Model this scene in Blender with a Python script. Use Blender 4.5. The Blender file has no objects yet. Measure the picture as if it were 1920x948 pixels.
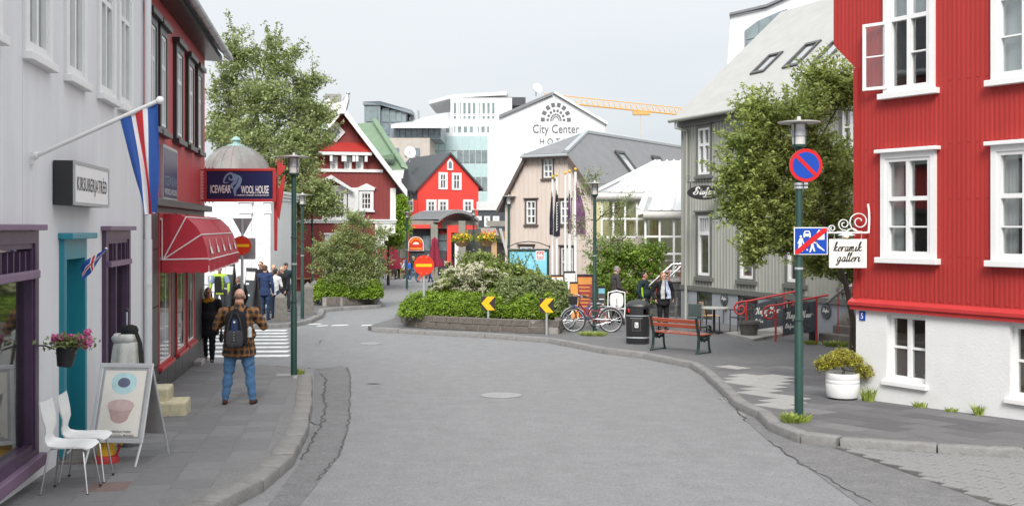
import bpy, bmesh, math, random
import numpy as np
from mathutils import Vector, Matrix
R = math.radians
random.seed(7); np.random.seed(7)
S = bpy.context.scene
# ---------------------------------------------------------------- camera
CZ, F, CX, HY = 3.0, 2000.0, 960.0, 425.0      # eye height, focal length in photo pixels, principal column, horizon row
cd = bpy.data.cameras.new('camera'); cam = bpy.data.objects.new('camera', cd)
S.collection.objects.link(cam); S.camera = cam
cam.location = (0, 0, CZ); cam.rotation_euler = (R(90), 0, 0)
cd.sensor_width = 36; cd.lens = 36 * F / 1920; cd.shift_y = -(474 - HY) / 1920
cd.clip_start = .1; cd.clip_end = 3000
# ---------------------------------------------------------------- world: overcast sky
SUN_EL, SUN_AZ = 42, 184                        # degrees; azimuth clockwise from +Y
w = bpy.data.worlds.new('World'); S.world = w; w.use_nodes = True
nt = w.node_tree; N = nt.nodes; L = nt.links; N.clear()
def nn(t, **k):
    n = N.new(t)
    for a, b in k.items(): setattr(n, a, b)
    return n
sky = nn('ShaderNodeTexSky', sky_type='NISHITA', sun_disc=False, sun_elevation=R(SUN_EL), sun_rotation=R(SUN_AZ))
tc = nn('ShaderNodeTexCoord'); mp = nn('ShaderNodeMapping'); mp.inputs['Scale'].default_value = (1, 1, 4.5)
L.new(tc.outputs['Generated'], mp.inputs[0])
no = nn('ShaderNodeTexNoise'); no.inputs['Scale'].default_value = 1.7; no.inputs['Detail'].default_value = 5
no.inputs['Roughness'].default_value = .5; L.new(mp.outputs[0], no.inputs[0])
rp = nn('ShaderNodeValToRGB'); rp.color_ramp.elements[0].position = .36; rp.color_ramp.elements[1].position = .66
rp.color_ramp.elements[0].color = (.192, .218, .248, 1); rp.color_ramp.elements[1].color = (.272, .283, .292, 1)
L.new(no.outputs['Fac'], rp.inputs[0])
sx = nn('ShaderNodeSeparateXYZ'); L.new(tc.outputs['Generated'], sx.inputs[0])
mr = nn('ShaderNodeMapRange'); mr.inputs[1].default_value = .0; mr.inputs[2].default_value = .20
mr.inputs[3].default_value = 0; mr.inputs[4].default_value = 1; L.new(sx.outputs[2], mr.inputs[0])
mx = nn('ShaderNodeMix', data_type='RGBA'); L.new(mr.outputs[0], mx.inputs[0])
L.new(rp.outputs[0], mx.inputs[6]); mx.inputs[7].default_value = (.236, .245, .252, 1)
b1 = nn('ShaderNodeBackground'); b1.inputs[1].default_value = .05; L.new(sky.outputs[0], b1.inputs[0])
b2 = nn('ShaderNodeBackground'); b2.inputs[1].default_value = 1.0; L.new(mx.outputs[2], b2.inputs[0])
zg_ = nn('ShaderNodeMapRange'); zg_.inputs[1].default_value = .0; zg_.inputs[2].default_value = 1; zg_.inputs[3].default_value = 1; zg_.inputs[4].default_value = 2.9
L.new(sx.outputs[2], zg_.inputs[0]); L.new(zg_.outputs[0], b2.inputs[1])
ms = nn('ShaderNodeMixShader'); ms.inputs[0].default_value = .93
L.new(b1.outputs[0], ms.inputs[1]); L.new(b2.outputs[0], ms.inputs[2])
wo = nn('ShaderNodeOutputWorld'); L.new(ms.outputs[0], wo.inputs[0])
sd = bpy.data.lights.new('sun', 'SUN'); sd.energy = 1.5; sd.angle = R(24); sd.color = (1, .97, .93)
so = bpy.data.objects.new('sun', sd); S.collection.objects.link(so)
az, el = R(SUN_AZ), R(SUN_EL)
so.rotation_euler = Vector((math.sin(az)*math.cos(el), math.cos(az)*math.cos(el), math.sin(el))).to_track_quat('Z', 'Y').to_euler()
S.view_settings.view_transform = 'Standard'; S.view_settings.look = 'None'
S.view_settings.exposure = 1.45; S.view_settings.gamma = 1
S.cycles.max_bounces = 7; S.cycles.transparent_max_bounces = 12
S.cycles.use_denoising = True
# ---------------------------------------------------------------- ground profile and picking
_D = [(-40, .9), (0, 2.12), (9.5, 2.48), (18, 2.79), (23, 2.92), (30, 3.0), (36, 3.08), (46, 3.25), (73, 3.58), (150, 4.7), (400, 7), (3000, 8)]
def drop(y):
    for i in range(len(_D) - 1):
        if y <= _D[i+1][0]: break
    (x0, a), (x1, b) = _D[i], _D[i+1]
    def tg(j):
        j0, j1 = max(j-1, 0), min(j+1, len(_D)-1)
        return (_D[j1][1]-_D[j0][1])/(_D[j1][0]-_D[j0][0])
    h = x1-x0; t = (y-x0)/h
    return (2*t**3-3*t*t+1)*a + (t**3-2*t*t+t)*h*tg(i) + (3*t*t-2*t**3)*b + (t**3-t*t)*h*tg(i+1)
def gz(y): return CZ - drop(y)                  # pavement level; the road lies ROAD below
ROAD = -.12
def ray(px, py): return Vector(((px-CX)/F, 1, -(py-HY)/F))
def at(px, py, Y): return Vector((0, 0, CZ)) + ray(px, py)*Y
def gp(px, py, lift=0):
    a, b = 3., 300.
    for _ in range(50):
        m = (a+b)/2
        if CZ - (py-HY)/F*m > gz(m)+lift: a = m
        else: b = m
    return at(px, py, a)
# ---------------------------------------------------------------- materials
MT = {}
def mat(name, col, rough=.6, var=.12, scale=6., stretch=(1, 1, 1), bump=0., bscale=60., metal=0., spec=.5, dirt=0., dcol=None, dscale=1.2, island=0., transl=0., col2=None, coat=0., speck=0.):
    m = bpy.data.materials.new(name); m.use_nodes = True; t = m.node_tree; n = t.nodes; l = t.links
    p = n['Principled BSDF']; p.inputs['Roughness'].default_value = rough; p.inputs['Metallic'].default_value = metal
    p.inputs['Specular IOR Level'].default_value = spec; p.inputs['Coat Weight'].default_value = coat
    c = n.new('ShaderNodeTexCoord'); mp = n.new('ShaderNodeMapping'); l.new(c.outputs['Object'], mp.inputs[0]); mp.inputs['Scale'].default_value = stretch
    no = n.new('ShaderNodeTexNoise'); no.inputs['Scale'].default_value = scale; no.inputs['Detail'].default_value = 6; no.inputs['Roughness'].default_value = .65
    l.new(mp.outputs[0], no.inputs[0])
    r = n.new('ShaderNodeValToRGB'); e = r.color_ramp.elements; e[0].position = .3; e[1].position = .7
    e[0].color = [x*(1-var) for x in col]+[1]; e[1].color = [min(1, x*(1+var)) for x in (col2 or col)]+[1]
    l.new(no.outputs['Fac'], r.inputs[0]); out = r.outputs[0]
    if island:
        g = n.new('ShaderNodeNewGeometry'); h = n.new('ShaderNodeHueSaturation'); mrr = n.new('ShaderNodeMapRange')
        mrr.inputs[3].default_value = 1-island; mrr.inputs[4].default_value = 1+island
        l.new(g.outputs['Random Per Island'], mrr.inputs[0]); l.new(mrr.outputs[0], h.inputs['Value']); l.new(out, h.inputs['Color']); out = h.outputs[0]
    if speck:
        sn = n.new('ShaderNodeTexNoise'); sn.inputs['Scale'].default_value = 42; sn.inputs['Detail'].default_value = 3; l.new(c.outputs['Object'], sn.inputs[0]); hs = n.new('ShaderNodeHueSaturation'); sm = n.new('ShaderNodeMapRange')
        sm.inputs[1].default_value = .3; sm.inputs[2].default_value = .7; sm.inputs[3].default_value = 1-speck; sm.inputs[4].default_value = 1+speck; l.new(sn.outputs['Fac'], sm.inputs[0]); l.new(sm.outputs[0], hs.inputs['Value']); l.new(out, hs.inputs['Color']); out = hs.outputs[0]
    if dirt:
        d = n.new('ShaderNodeTexNoise'); d.inputs['Scale'].default_value = dscale; d.inputs['Detail'].default_value = 8; d.inputs['Roughness'].default_value = .7
        l.new(mp.outputs[0], d.inputs[0])
        dr = n.new('ShaderNodeMapRange'); dr.inputs[1].default_value = .48; dr.inputs[2].default_value = .78; dr.inputs[4].default_value = dirt
        l.new(d.outputs['Fac'], dr.inputs[0]); q = n.new('ShaderNodeMix'); q.data_type = 'RGBA'
        l.new(dr.outputs[0], q.inputs[0]); l.new(out, q.inputs[6]); q.inputs[7].default_value = (dcol or (.09, .08, .07))+(1,); out = q.outputs[2]
    l.new(out, p.inputs['Base Color'])
    if bump:
        bn = n.new('ShaderNodeTexNoise'); bn.inputs['Scale'].default_value = bscale; bn.inputs['Detail'].default_value = 4; l.new(c.outputs['Object'], bn.inputs[0])
        bb = n.new('ShaderNodeBump'); bb.inputs['Strength'].default_value = bump; bb.inputs['Distance'].default_value = .02
        l.new(bn.outputs['Fac'], bb.inputs['Height']); l.new(bb.outputs[0], p.inputs['Normal'])
    if transl:
        tr = n.new('ShaderNodeBsdfTranslucent'); l.new(out, tr.inputs[0]); sh = n.new('ShaderNodeMixShader'); sh.inputs[0].default_value = transl
        l.new(p.outputs[0], sh.inputs[1]); l.new(tr.outputs[0], sh.inputs[2]); l.new(sh.outputs[0], n['Material Output'].inputs[0])
    MT[name] = m; return m
def glassmat(name, tint=(.9, .95, .95), refl=.18):
    m = bpy.data.materials.new(name); m.use_nodes = True; t = m.node_tree; n = t.nodes; l = t.links; n.remove(n['Principled BSDF'])
    tr = n.new('ShaderNodeBsdfTransparent'); tr.inputs[0].default_value = tint+(1,)
    gl = n.new('ShaderNodeBsdfGlossy'); gl.inputs[0].default_value = (1, 1, 1, 1); gl.inputs['Roughness'].default_value = .03
    bn = n.new('ShaderNodeTexNoise'); bn.inputs['Scale'].default_value = 1.5; bb = n.new('ShaderNodeBump'); bb.inputs['Strength'].default_value = .08
    c = n.new('ShaderNodeTexCoord'); l.new(c.outputs['Object'], bn.inputs[0]); l.new(bn.outputs['Fac'], bb.inputs['Height']); l.new(bb.outputs[0], gl.inputs['Normal'])
    fr = n.new('ShaderNodeLayerWeight'); fr.inputs[0].default_value = .35; mr = n.new('ShaderNodeMapRange'); mr.inputs[3].default_value = refl; mr.inputs[4].default_value = .62
    l.new(fr.outputs['Fresnel'], mr.inputs[0]); mxs = n.new('ShaderNodeMixShader'); l.new(mr.outputs[0], mxs.inputs[0]); l.new(tr.outputs[0], mxs.inputs[1]); l.new(gl.outputs[0], mxs.inputs[2])
    l.new(mxs.outputs[0], n['Material Output'].inputs[0]); MT[name] = m; return m
# ---------------------------------------------------------------- object helpers
COL = S.collection
def m_(x): return MT[x] if isinstance(x, str) else x
def tag(o, label=None, cat=None, group=None, kind=None):
    if label: o['label'] = label
    if cat: o['category'] = cat
    if group: o['group'] = group
    if kind: o['kind'] = kind
    return o
def thing(name, label, cat, loc=(0, 0, 0), rz=0., group=None, fr=None):
    o = bpy.data.objects.new(name, None); COL.objects.link(o); o.empty_display_size = .2
    if fr: loc, rz = fr.o, fr.a
    o.location = loc; o.rotation_euler = (0, 0, rz); return tag(o, label, cat, group)
def link(name, me, parent=None):
    o = bpy.data.objects.new(name, me); COL.objects.link(o)
    if parent: o.parent = parent
    return o
def kids(o): return [c for c in bpy.data.objects if c.parent == o]
def dup(o, parent=None, loc=None, rz=None, label=None, group=None):
    c = o.copy(); COL.objects.link(c); c.parent = parent
    if loc is not None: c.location = loc
    if rz is not None: c.rotation_euler = (0, 0, rz)
    if label: c['label'] = label
    if group: c['group'] = group
    for k in kids(o): dup(k, c)
    return c
class MB:
    def __init__(s): s.v = []; s.f = []; s.m = []; s.k = 0
    def mi(s, k): s.k = k; return s
    def face(s, pts, k=None):
        b = len(s.v); s.v += [tuple(p) for p in pts]; s.f.append(tuple(range(b, b+len(pts)))); s.m.append(s.k if k is None else k); return s
    def grid(s, rows, close=False, k=None):
        b = len(s.v); n = len(rows[0])
        for r in rows: s.v += [tuple(p) for p in r]
        for i in range(len(rows)-1):
            for j in range(n if close else n-1):
                j1 = (j+1) % n
                s.f.append((b+i*n+j, b+i*n+j1, b+(i+1)*n+j1, b+(i+1)*n+j)); s.m.append(s.k if k is None else k)
        return s
    def box(s, x0, x1, y0, y1, z0, z1, c=0.):
        if c: return s.slab([(x0, y0, z0), (x1, y0, z0), (x1, y0, z1), (x0, y0, z1)], (0, y1-y0, 0))
        V = [(x, y, z) for x in (x0, x1) for y in (y0, y1) for z in (z0, z1)]; b = len(s.v); s.v += V
        for q in ((0, 1, 3, 2), (4, 6, 7, 5), (0, 4, 5, 1), (2, 3, 7, 6), (0, 2, 6, 4), (1, 5, 7, 3)):
            s.f.append(tuple(b+i for i in q)); s.m.append(s.k)
        return s
    def cbox(s, c, d): return s.box(c[0]-d[0]/2, c[0]+d[0]/2, c[1]-d[1]/2, c[1]+d[1]/2, c[2]-d[2]/2, c[2]+d[2]/2)
    def slab(s, pts, ext):
        e = Vector(ext); P = [Vector(p) for p in pts]; n = len(P); b = len(s.v)
        s.v += [tuple(p) for p in P] + [tuple(p+e) for p in P]
        s.f.append(tuple(range(b, b+n))); s.m.append(s.k); s.f.append(tuple(range(b+2*n-1, b+n-1, -1))); s.m.append(s.k)
        for i in range(n):
            j = (i+1) % n; s.f.append((b+j, b+i, b+n+i, b+n+j)); s.m.append(s.k)
        return s
    def tube(s, pts, r, n=8, cap=True, flat=1.):
        P = [Vector(p) for p in pts]; rr = r if hasattr(r, '__len__') else [r]*len(P); rows = []; ref = None
        for i, p in enumerate(P):
            t = (P[min(i+1, len(P)-1)]-P[max(i-1, 0)]).normalized()
            if ref is None:
                ref = t.orthogonal().normalized() if abs(t.z) > .9 else Vector((0, 0, 1))
            a = (ref-t*ref.dot(t))
            if a.length < 1e-4: a = t.orthogonal()
            a.normalize(); ref = a; b = t.cross(a)
            rows.append([p+(a*math.cos(q)+b*math.sin(q)*flat)*rr[i] for q in [2*math.pi*j/n for j in range(n)]])
        s.grid(rows, True)
        if cap: s.face(rows[0][::-1]); s.face(rows[-1])
        return s
    def lathe(s, prof, n=16, c=(0, 0, 0)):
        rows = [[(c[0]+r*math.cos(2*math.pi*j/n), c[1]+r*math.sin(2*math.pi*j/n), c[2]+z) for j in range(n)] for r, z in prof]
        s.grid(rows, True)
        if prof[0][0] > .001: s.face(rows[0][::-1])
        if prof[-1][0] > .001: s.face(rows[-1])
        return s
    def ball(s, c, r, n=10, sz=(1, 1, 1)):
        m = max(4, n//2+1); c = Vector(c)
        rows = [[(c.x+r*sz[0]*math.sin(math.pi*i/m)*math.cos(2*math.pi*j/n), c.y+r*sz[1]*math.sin(math.pi*i/m)*math.sin(2*math.pi*j/n), c.z+r*sz[2]*math.cos(math.pi*i/m)) for j in range(n)] for i in range(m+1)]
        return s.grid(rows[::-1], True)
    def mesh(s, name, mats, smooth=None):
        me = bpy.data.meshes.new(name); me.from_pydata(s.v, [], s.f)
        for q in (mats if isinstance(mats, (list, tuple)) else [mats]): me.materials.append(m_(q))
        if any(s.m): me.polygons.foreach_set('material_index', s.m)
        if smooth is not None:
            bm = bmesh.new(); bm.from_mesh(me); bmesh.ops.remove_doubles(bm, verts=bm.verts, dist=1e-5); bmesh.ops.recalc_face_normals(bm, faces=bm.faces); bm.to_mesh(me); bm.free()
            me.polygons.foreach_set('use_smooth', [True]*len(me.polygons))
            me.set_sharp_from_angle(angle=R(smooth))
        me.update(); return me
    def build(s, name, mats, parent=None, smooth=None, bev=0.):
        o = link(name, s.mesh(name, mats, smooth), parent)
        if bev:
            b = o.modifiers.new('bevel', 'BEVEL'); b.width = bev; b.segments = 2; b.limit_method = 'ANGLE'
        return o
class Fr:                                        # a facade frame: x along the wall (left to right as seen), y into the building, z up
    def __init__(s, P, ang, z0): s.o = Vector((P[0], P[1], z0)); s.a = ang; s.u = Vector((math.cos(ang), math.sin(ang), 0)); s.n = Vector((-math.sin(ang), math.cos(ang), 0))
    def uz(s, px, py, off=0.):
        r = ray(px, py); c = Vector((0, 0, CZ)); p = c+r*(((s.o-c).dot(s.n)+off)/r.dot(s.n))-s.o
        return p.dot(s.u), p.z
    def rect(s, x0, x1, y0, y1, off=0.):
        ym = (y0+y1)/2; xm = (x0+x1)/2
        return s.uz(x0, ym, off)[0], s.uz(x1, ym, off)[0], s.uz(xm, y1, off)[1], s.uz(xm, y0, off)[1]
    def w(s, u, y, z): return s.o+s.u*u+s.n*y+Vector((0, 0, z))
def facade(mb, u0, u1, zb, zt, holes=(), prof=None, pitch=.076, amp=.012, samp=4, extra=()):
    """wall sheet at y=0 with rectangular holes; prof 'wave' (corrugated) or 'rib' (standing battens)"""
    zbf = zb if callable(zb) else (lambda u: zb); ztf = zt if callable(zt) else (lambda u: zt)
    us = {u0, u1, *extra}
    if prof == 'wave': us |= {u0+i*pitch/samp for i in range(int((u1-u0)/pitch*samp)+1)}
    for h in holes: us |= {h[0], h[1]}
    us = sorted(u for u in us if u0-1e-6 <= u <= u1+1e-6)
    if prof == 'rib':
        x = u0+pitch/2; rb = []
        while x < u1:
            rb += [x-.022, x-.016, x+.016, x+.022]; x += pitch
        us = sorted(set(us) | set(r for r in rb if u0 < r < u1))
        def pf(u):
            d = abs((u-u0) % pitch-pitch/2); return -amp*2 if d < .019 else 0.
    elif prof == 'wave': pf = lambda u: -amp*(.5-.5*math.cos(2*math.pi*(u-u0)/pitch))
    else: pf = lambda u: 0.
    for a, b in zip(us, us[1:]):
        if b-a < 1e-5: continue
        m = (a+b)/2; cuts = sorted((h[2], h[3]) for h in holes if h[0] < m < h[1])
        la, lb = zbf(a), zbf(b); ya, yb = pf(a), pf(b)
        for c0, c1 in cuts:
            if c0 > min(la, lb)+1e-4: mb.face([(a, ya, la), (b, yb, lb), (b, yb, c0), (a, ya, c0)])
            la = lb = max(c1, la)
        ta, tb = ztf(a), ztf(b)
        if max(ta-la, tb-lb) > 1e-4: mb.face([(a, ya, la), (b, yb, lb), (b, yb, tb), (a, ya, ta)])
    return mb
def window(parent, u0, u1, z0, z1, cm='white_paint', fm='white_paint', cw=.09, vb=(.5,), hb=(.62,), sw=.05, sill=.07, cap=.07, room='room_dark', curtain=None, blind=None, out=.045, py=.03, glass='glass', sillm=None, capm=None, lite=False, name='window', deep=.7, bars2=(), sillo=.06):
    """u0..u1, z0..z1: outer edge of the casing"""
    m = MB(); a, b, c, d = u0+cw, u1-cw, z0+cw*.5, z1-cw
    m.box(u0, a, -out, .10, z0, z1); m.box(b, u1, -out, .10, z0, z1); m.box(a, b, -out, .10, d, z1); m.box(a, b, -out, .10, z0, c)
    W = m.build(name, cm, parent)
    f = MB(); y0, y1 = -out+.02, .06
    vs = [a]+[a+(b-a)*t for t in vb]+[b]; hs = [c]+[c+(d-c)*t for t in hb]+[d]
    if sw:
        f.box(a, a+sw, y0, y1, c, d); f.box(b-sw, b, y0, y1, c, d); f.box(a+sw, b-sw, y0, y1, c, c+sw); f.box(a+sw, b-sw, y0, y1, d-sw, d)
        if lite:
            for x in vs[1:-1]: f.box(x-sw*.5, x+sw*.5, y0+.004, y1-.004, c+sw, d-sw)
            for z in hs[1:-1]: f.box(a+sw, b-sw, y0+.008, y1-.008, z-sw*.5, z+sw*.5)
        f.build('window_frame', fm, W)
    if not lite:
        for x in vs[1:-1]: MB().box(x-sw*.6, x+sw*.6, y0+.004, y1-.004, c+sw, d-sw).build('glazing_bar', fm, W)
        for z in hs[1:-1]: MB().box(a+sw, b-sw, y0+.008, y1-.008, z-sw*.6, z+sw*.6).build('glazing_bar', fm, W)
        for z, x0, x1 in bars2:
            zz = c+(d-c)*z; MB().box(a+(b-a)*x0+sw*.6, a+(b-a)*x1-sw*.6, y0+.012, y1-.012, zz-.012, zz+.012).build('glazing_bar', fm, W)
        for x, X in zip(vs, vs[1:]):
            for z, Z in zip(hs, hs[1:]): MB().face([(x, py, z), (X, py, z), (X, py, Z), (x, py, Z)]).build('pane', glass, W)
    else: MB().face([(a, .03, c), (b, .03, c), (b, .03, d), (a, .03, d)]).build('pane', glass, W)
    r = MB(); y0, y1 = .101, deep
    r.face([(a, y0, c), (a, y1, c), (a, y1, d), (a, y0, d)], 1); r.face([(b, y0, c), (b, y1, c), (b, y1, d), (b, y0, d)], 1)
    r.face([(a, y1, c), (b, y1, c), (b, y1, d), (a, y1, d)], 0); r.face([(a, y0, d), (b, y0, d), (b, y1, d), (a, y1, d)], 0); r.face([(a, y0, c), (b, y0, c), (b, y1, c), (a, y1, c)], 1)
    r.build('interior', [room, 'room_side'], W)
    if sill:
        MB().box(u0-sillo, u1+sillo, -out-.06, -.001, z0-sill, z0-.002).build('sill', sillm or cm, W, bev=.008)
    if cap: MB().box(u0-sillo, u1+sillo, -out-.07, -.001, z1+.002, z1+cap).build('cap', capm or cm, W, bev=.008)
    if curtain:
        q = MB()
        for s0, s1 in curtain:
            n = 12; X = [a+(b-a)*(s0+(s1-s0)*i/n) for i in range(n+1)]
            q.grid([[(x, .14+.02*math.sin(i*2.1), zz) for i, x in enumerate(X)] for zz in (c+.02, d)])
        q.build('curtain', 'curtain', W, smooth=60)
    if blind: MB().face([(a, .12, d-(d-c)*blind), (b, .12, d-(d-c)*blind), (b, .12, d), (a, .12, d)]).build('blind', 'blind', W)
    return W
def flatpoly(name, pts, m, parent, y=-.01, th=.004):
    """a flat printed or cut shape in the parent's x,z plane, facing -y"""
    return MB().slab([(p[0], y, p[1]) for p in pts], (0, th, 0)).build(name, m, parent)
def disc(c, r, n=28, sx=1.): return [(c[0]+r*sx*math.cos(2*math.pi*i/n), c[1]+r*math.sin(2*math.pi*i/n)) for i in range(n)]
_tmp = bpy.data.scenes.new('scratch')
def evaluated_mesh(o):
    """mesh of a text or modified object, worked out in a scratch scene that holds nothing else"""
    _tmp.collection.objects.link(o)
    with bpy.context.temp_override(scene=_tmp, view_layer=_tmp.view_layers[0]): dg = bpy.context.evaluated_depsgraph_get()
    me = bpy.data.meshes.new_from_object(o.evaluated_get(dg)); bpy.data.objects.remove(o); return me
def text(s, m, parent, x0, x1, z0, z1, y=-.012, shear=0., name='lettering', bold=0., space=1., keep=False, th=.003):
    """flat print: the words fill x0..x1, z0..z1 of the parent's x,z plane and face -y"""
    c = bpy.data.curves.new('t', 'FONT'); c.body = s; c.size = 1; c.shear = shear; c.offset = bold; c.space_character = space; c.resolution_u = 3
    me = evaluated_mesh(bpy.data.objects.new('t', c))
    n = len(me.vertices); a = np.empty(n*3, 'f'); me.vertices.foreach_get('co', a); a = a.reshape(-1, 3)
    lo, hi = a.min(0), a.max(0); k = (x1-x0)/(hi[0]-lo[0]); kz = k if keep else (z1-z0)/(hi[1]-lo[1])
    b = np.stack([x0+(a[:, 0]-lo[0])*k, np.full(n, y), z0+(a[:, 1]-lo[1])*kz], 1)
    me.vertices.foreach_set('co', b.astype('f').ravel()); me.name = name; me.materials.clear(); me.materials.append(m_(m)); me.update()
    return link(name, me, parent)
# pen-drawn script letters, on a unit x-height grid
def spl(P, n=7):
    P = [np.array(p, float) for p in P]; out = []
    for i in range(len(P)-1):
        p0, p1, p2, p3 = P[max(i-1, 0)], P[i], P[i+1], P[min(i+2, len(P)-1)]
        for t in np.linspace(0, 1, n, endpoint=False):
            out.append(.5*((2*p1)+(p2-p0)*t+(2*p0-5*p1+4*p2-p3)*t*t+(3*p1-p0-3*p2+p3)*t**3))
    out.append(P[-1]); return np.array(out)
GL = {
 'k': (.95, [[(.0, .1), (.3, 1.2), (.42, 1.9), (.25, 2.0), (.15, 1.4), (.1, .0)], [(.12, .55), (.5, 1.0), (.62, .8), (.2, .5), (.45, .3), (.6, .0), (.95, .35)]]),
 'e': (.75, [[(-.1, .2), (.2, .5), (.5, .75), (.4, 1.0), (.12, .7), (.1, .2), (.35, .0), (.75, .4)]]),
 'r': (.72, [[(-.08, .3), (.12, 1.02), (.10, .5), (.06, .0)], [(.08, .25), (.22, .75), (.42, 1.02), (.60, .98), (.58, .84)]]),
 'a': (.95, [[(.6, .85), (.35, 1.0), (.08, .5), (.15, .02), (.4, .2), (.65, 1.0), (.58, .3), (.65, .0), (.95, .4)]]),
 'm': (1.35, [[(-.05, .3), (.12, 1.0), (.08, .0)], [(.09, .1), (.35, .95), (.48, .9), (.42, .0)], [(.43, .1), (.7, .95), (.85, .9), (.82, .2), (.95, .0), (1.35, .4)]]),
 'i': (.5, [[(-.05, .35), (.15, 1.0), (.1, .2), (.2, .0), (.5, .4)], [(.2, 1.4), (.25, 1.5)]]),
 'l': (.5, [[(-.05, .3), (.3, 1.4), (.3, 2.0), (.15, 1.7), (.1, .3), (.2, .0), (.5, .4)]]),
 'g': (.95, [[(.6, .85), (.35, 1.0), (.08, .5), (.15, .05), (.4, .2), (.62, 1.0), (.5, -.2), (.2, -.8), (.0, -.6), (.4, -.1), (.95, .4)]]),
 't': (.55, [[(-.05, .3), (.25, 1.2), (.3, 1.6), (.15, .6), (.15, .1), (.3, .0), (.55, .4)], [(.0, 1.05), (.5, 1.12)]]),
 'o': (.8, [[(.35, 1.0), (.08, .5), (.3, .0), (.58, .5), (.38, 1.0), (.55, .85), (.85, .9)]]),
 'f': (.6, [[(-.05, .3), (.3, 1.2), (.42, 1.9), (.28, 1.9), (.2, .8), (.1, -.8), (.25, -.6), (.3, .1), (.65, .4)]]),
 'n': (.95, [[(-.05, .3), (.12, 1.0), (.08, .0)], [(.09, .1), (.4, .95), (.53, .9), (.48, .2), (.6, .0), (.95, .4)]]),
 'p': (.95, [[(-.05, .3), (.18, 1.0), (.1, .1), (.0, -.85)], [(.1, .3), (.35, .95), (.6, .7), (.5, .1), (.2, .1), (.95, .4)]]),
 'y': (.95, [[(-.05, .4), (.15, 1.0), (.1, .3), (.3, .05), (.55, .9), (.62, 1.0), (.5, -.2), (.2, -.85), (.0, -.6), (.4, -.1), (.95, .4)]]),
 'u': (.95, [[(-.05, .4), (.15, 1.0), (.1, .25), (.3, .02), (.6, 1.0), (.55, .2), (.68, .0), (.95, .4)]]),
 'S': (1.3, [[(1.1, 1.6), (.9, 2.05), (.45, 1.8), (.5, 1.3), (.85, .8), (.7, .1), (.2, .0), (-.1, .4), (.1, .7), (.3, .5)], [(.9, 1.1), (.3, 1.0), (.25, 1.9), (.9, 2.3)]]),
 'H': (1.7, [[(.0, 1.5), (.2, 1.95), (.5, 1.9), (.4, .9), (.1, .0), (-.2, .2)], [(1.5, 2.05), (1.2, 1.7), (1.0, .6), (1.05, .0), (1.4, .2)], [(.2, .9), (.8, 1.1), (1.3, 1.05)]]),
}
def script(s, m, parent, x0, x1, z0, zx, y=-.012, pen=.11, slant=.25, name='lettering'):
    """joined handwriting; z0 base line, zx x-height line"""
    tot = sum(GL[c][0] if c != ' ' else .8 for c in s); kx = (x1-x0)/tot; kz = zx-z0; mb = MB(); x = 0
    for c in s:
        if c == ' ': x += .8; continue
        for st in GL[c][1]:
            P = spl(st)
            Q = np.stack([x0+(P[:, 0]+x+P[:, 1]*slant)*kx, z0+P[:, 1]*kz], 1)
            d = np.gradient(Q, axis=0); ang = np.arctan2(d[:, 1], d[:, 0]); wd = kz*pen*(.32+.85*np.abs(np.sin(ang-.25))*(d[:, 1] < .01)+.12)
            nn_ = np.stack([-np.sin(ang), np.cos(ang)], 1)
            mb.grid([[(q[0]+n_[0]*w_, y, q[1]+n_[1]*w_), (q[0]-n_[0]*w_, y, q[1]-n_[1]*w_)] for q, n_, w_ in zip(Q, nn_, wd)])
        x += GL[c][0]
    return mb.build(name, m, parent)
def leafmesh(name, P, size, m, parent, seed=0, up=.35, asp=.55, nrm=None):
    """one small folded leaf per point; all leaves in one mesh"""
    rg = np.random.RandomState(seed); n = len(P); P = np.asarray(P)
    d = rg.normal(size=(n, 3)); d[:, 2] = d[:, 2]*.6+up*.0; d /= np.linalg.norm(d, axis=1)[:, None]
    q = rg.normal(size=(n, 3))
    if nrm is not None: q = q*.55+nrm
    else: q[:, 2] = np.abs(q[:, 2])+up
    q -= d*(q*d).sum(1)[:, None]; q /= np.linalg.norm(q, axis=1)[:, None]; t = np.cross(d, q)
    L_ = size*rg.uniform(.6, 1.35, n)[:, None]; W_ = L_*asp
    v = np.stack([P-d*L_*.5, P+t*W_*.5+q*L_*.08, P+d*L_*.5-q*L_*.12, P-t*W_*.5+q*L_*.08], 1).reshape(-1, 3)
    me = bpy.data.meshes.new(name); me.vertices.add(4*n); me.vertices.foreach_set('co', v.astype('f').ravel())
    b = np.arange(n)*4; f = np.stack([b, b+1, b+2, b, b+2, b+3], 1).ravel()
    me.loops.add(6*n); me.loops.foreach_set('vertex_index', f.astype('i')); me.polygons.add(2*n); me.polygons.foreach_set('loop_start', (np.arange(2*n)*3).astype('i'))
    me.materials.append(m_(m)); me.update(calc_edges=True); return link(name, me, parent)
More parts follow.
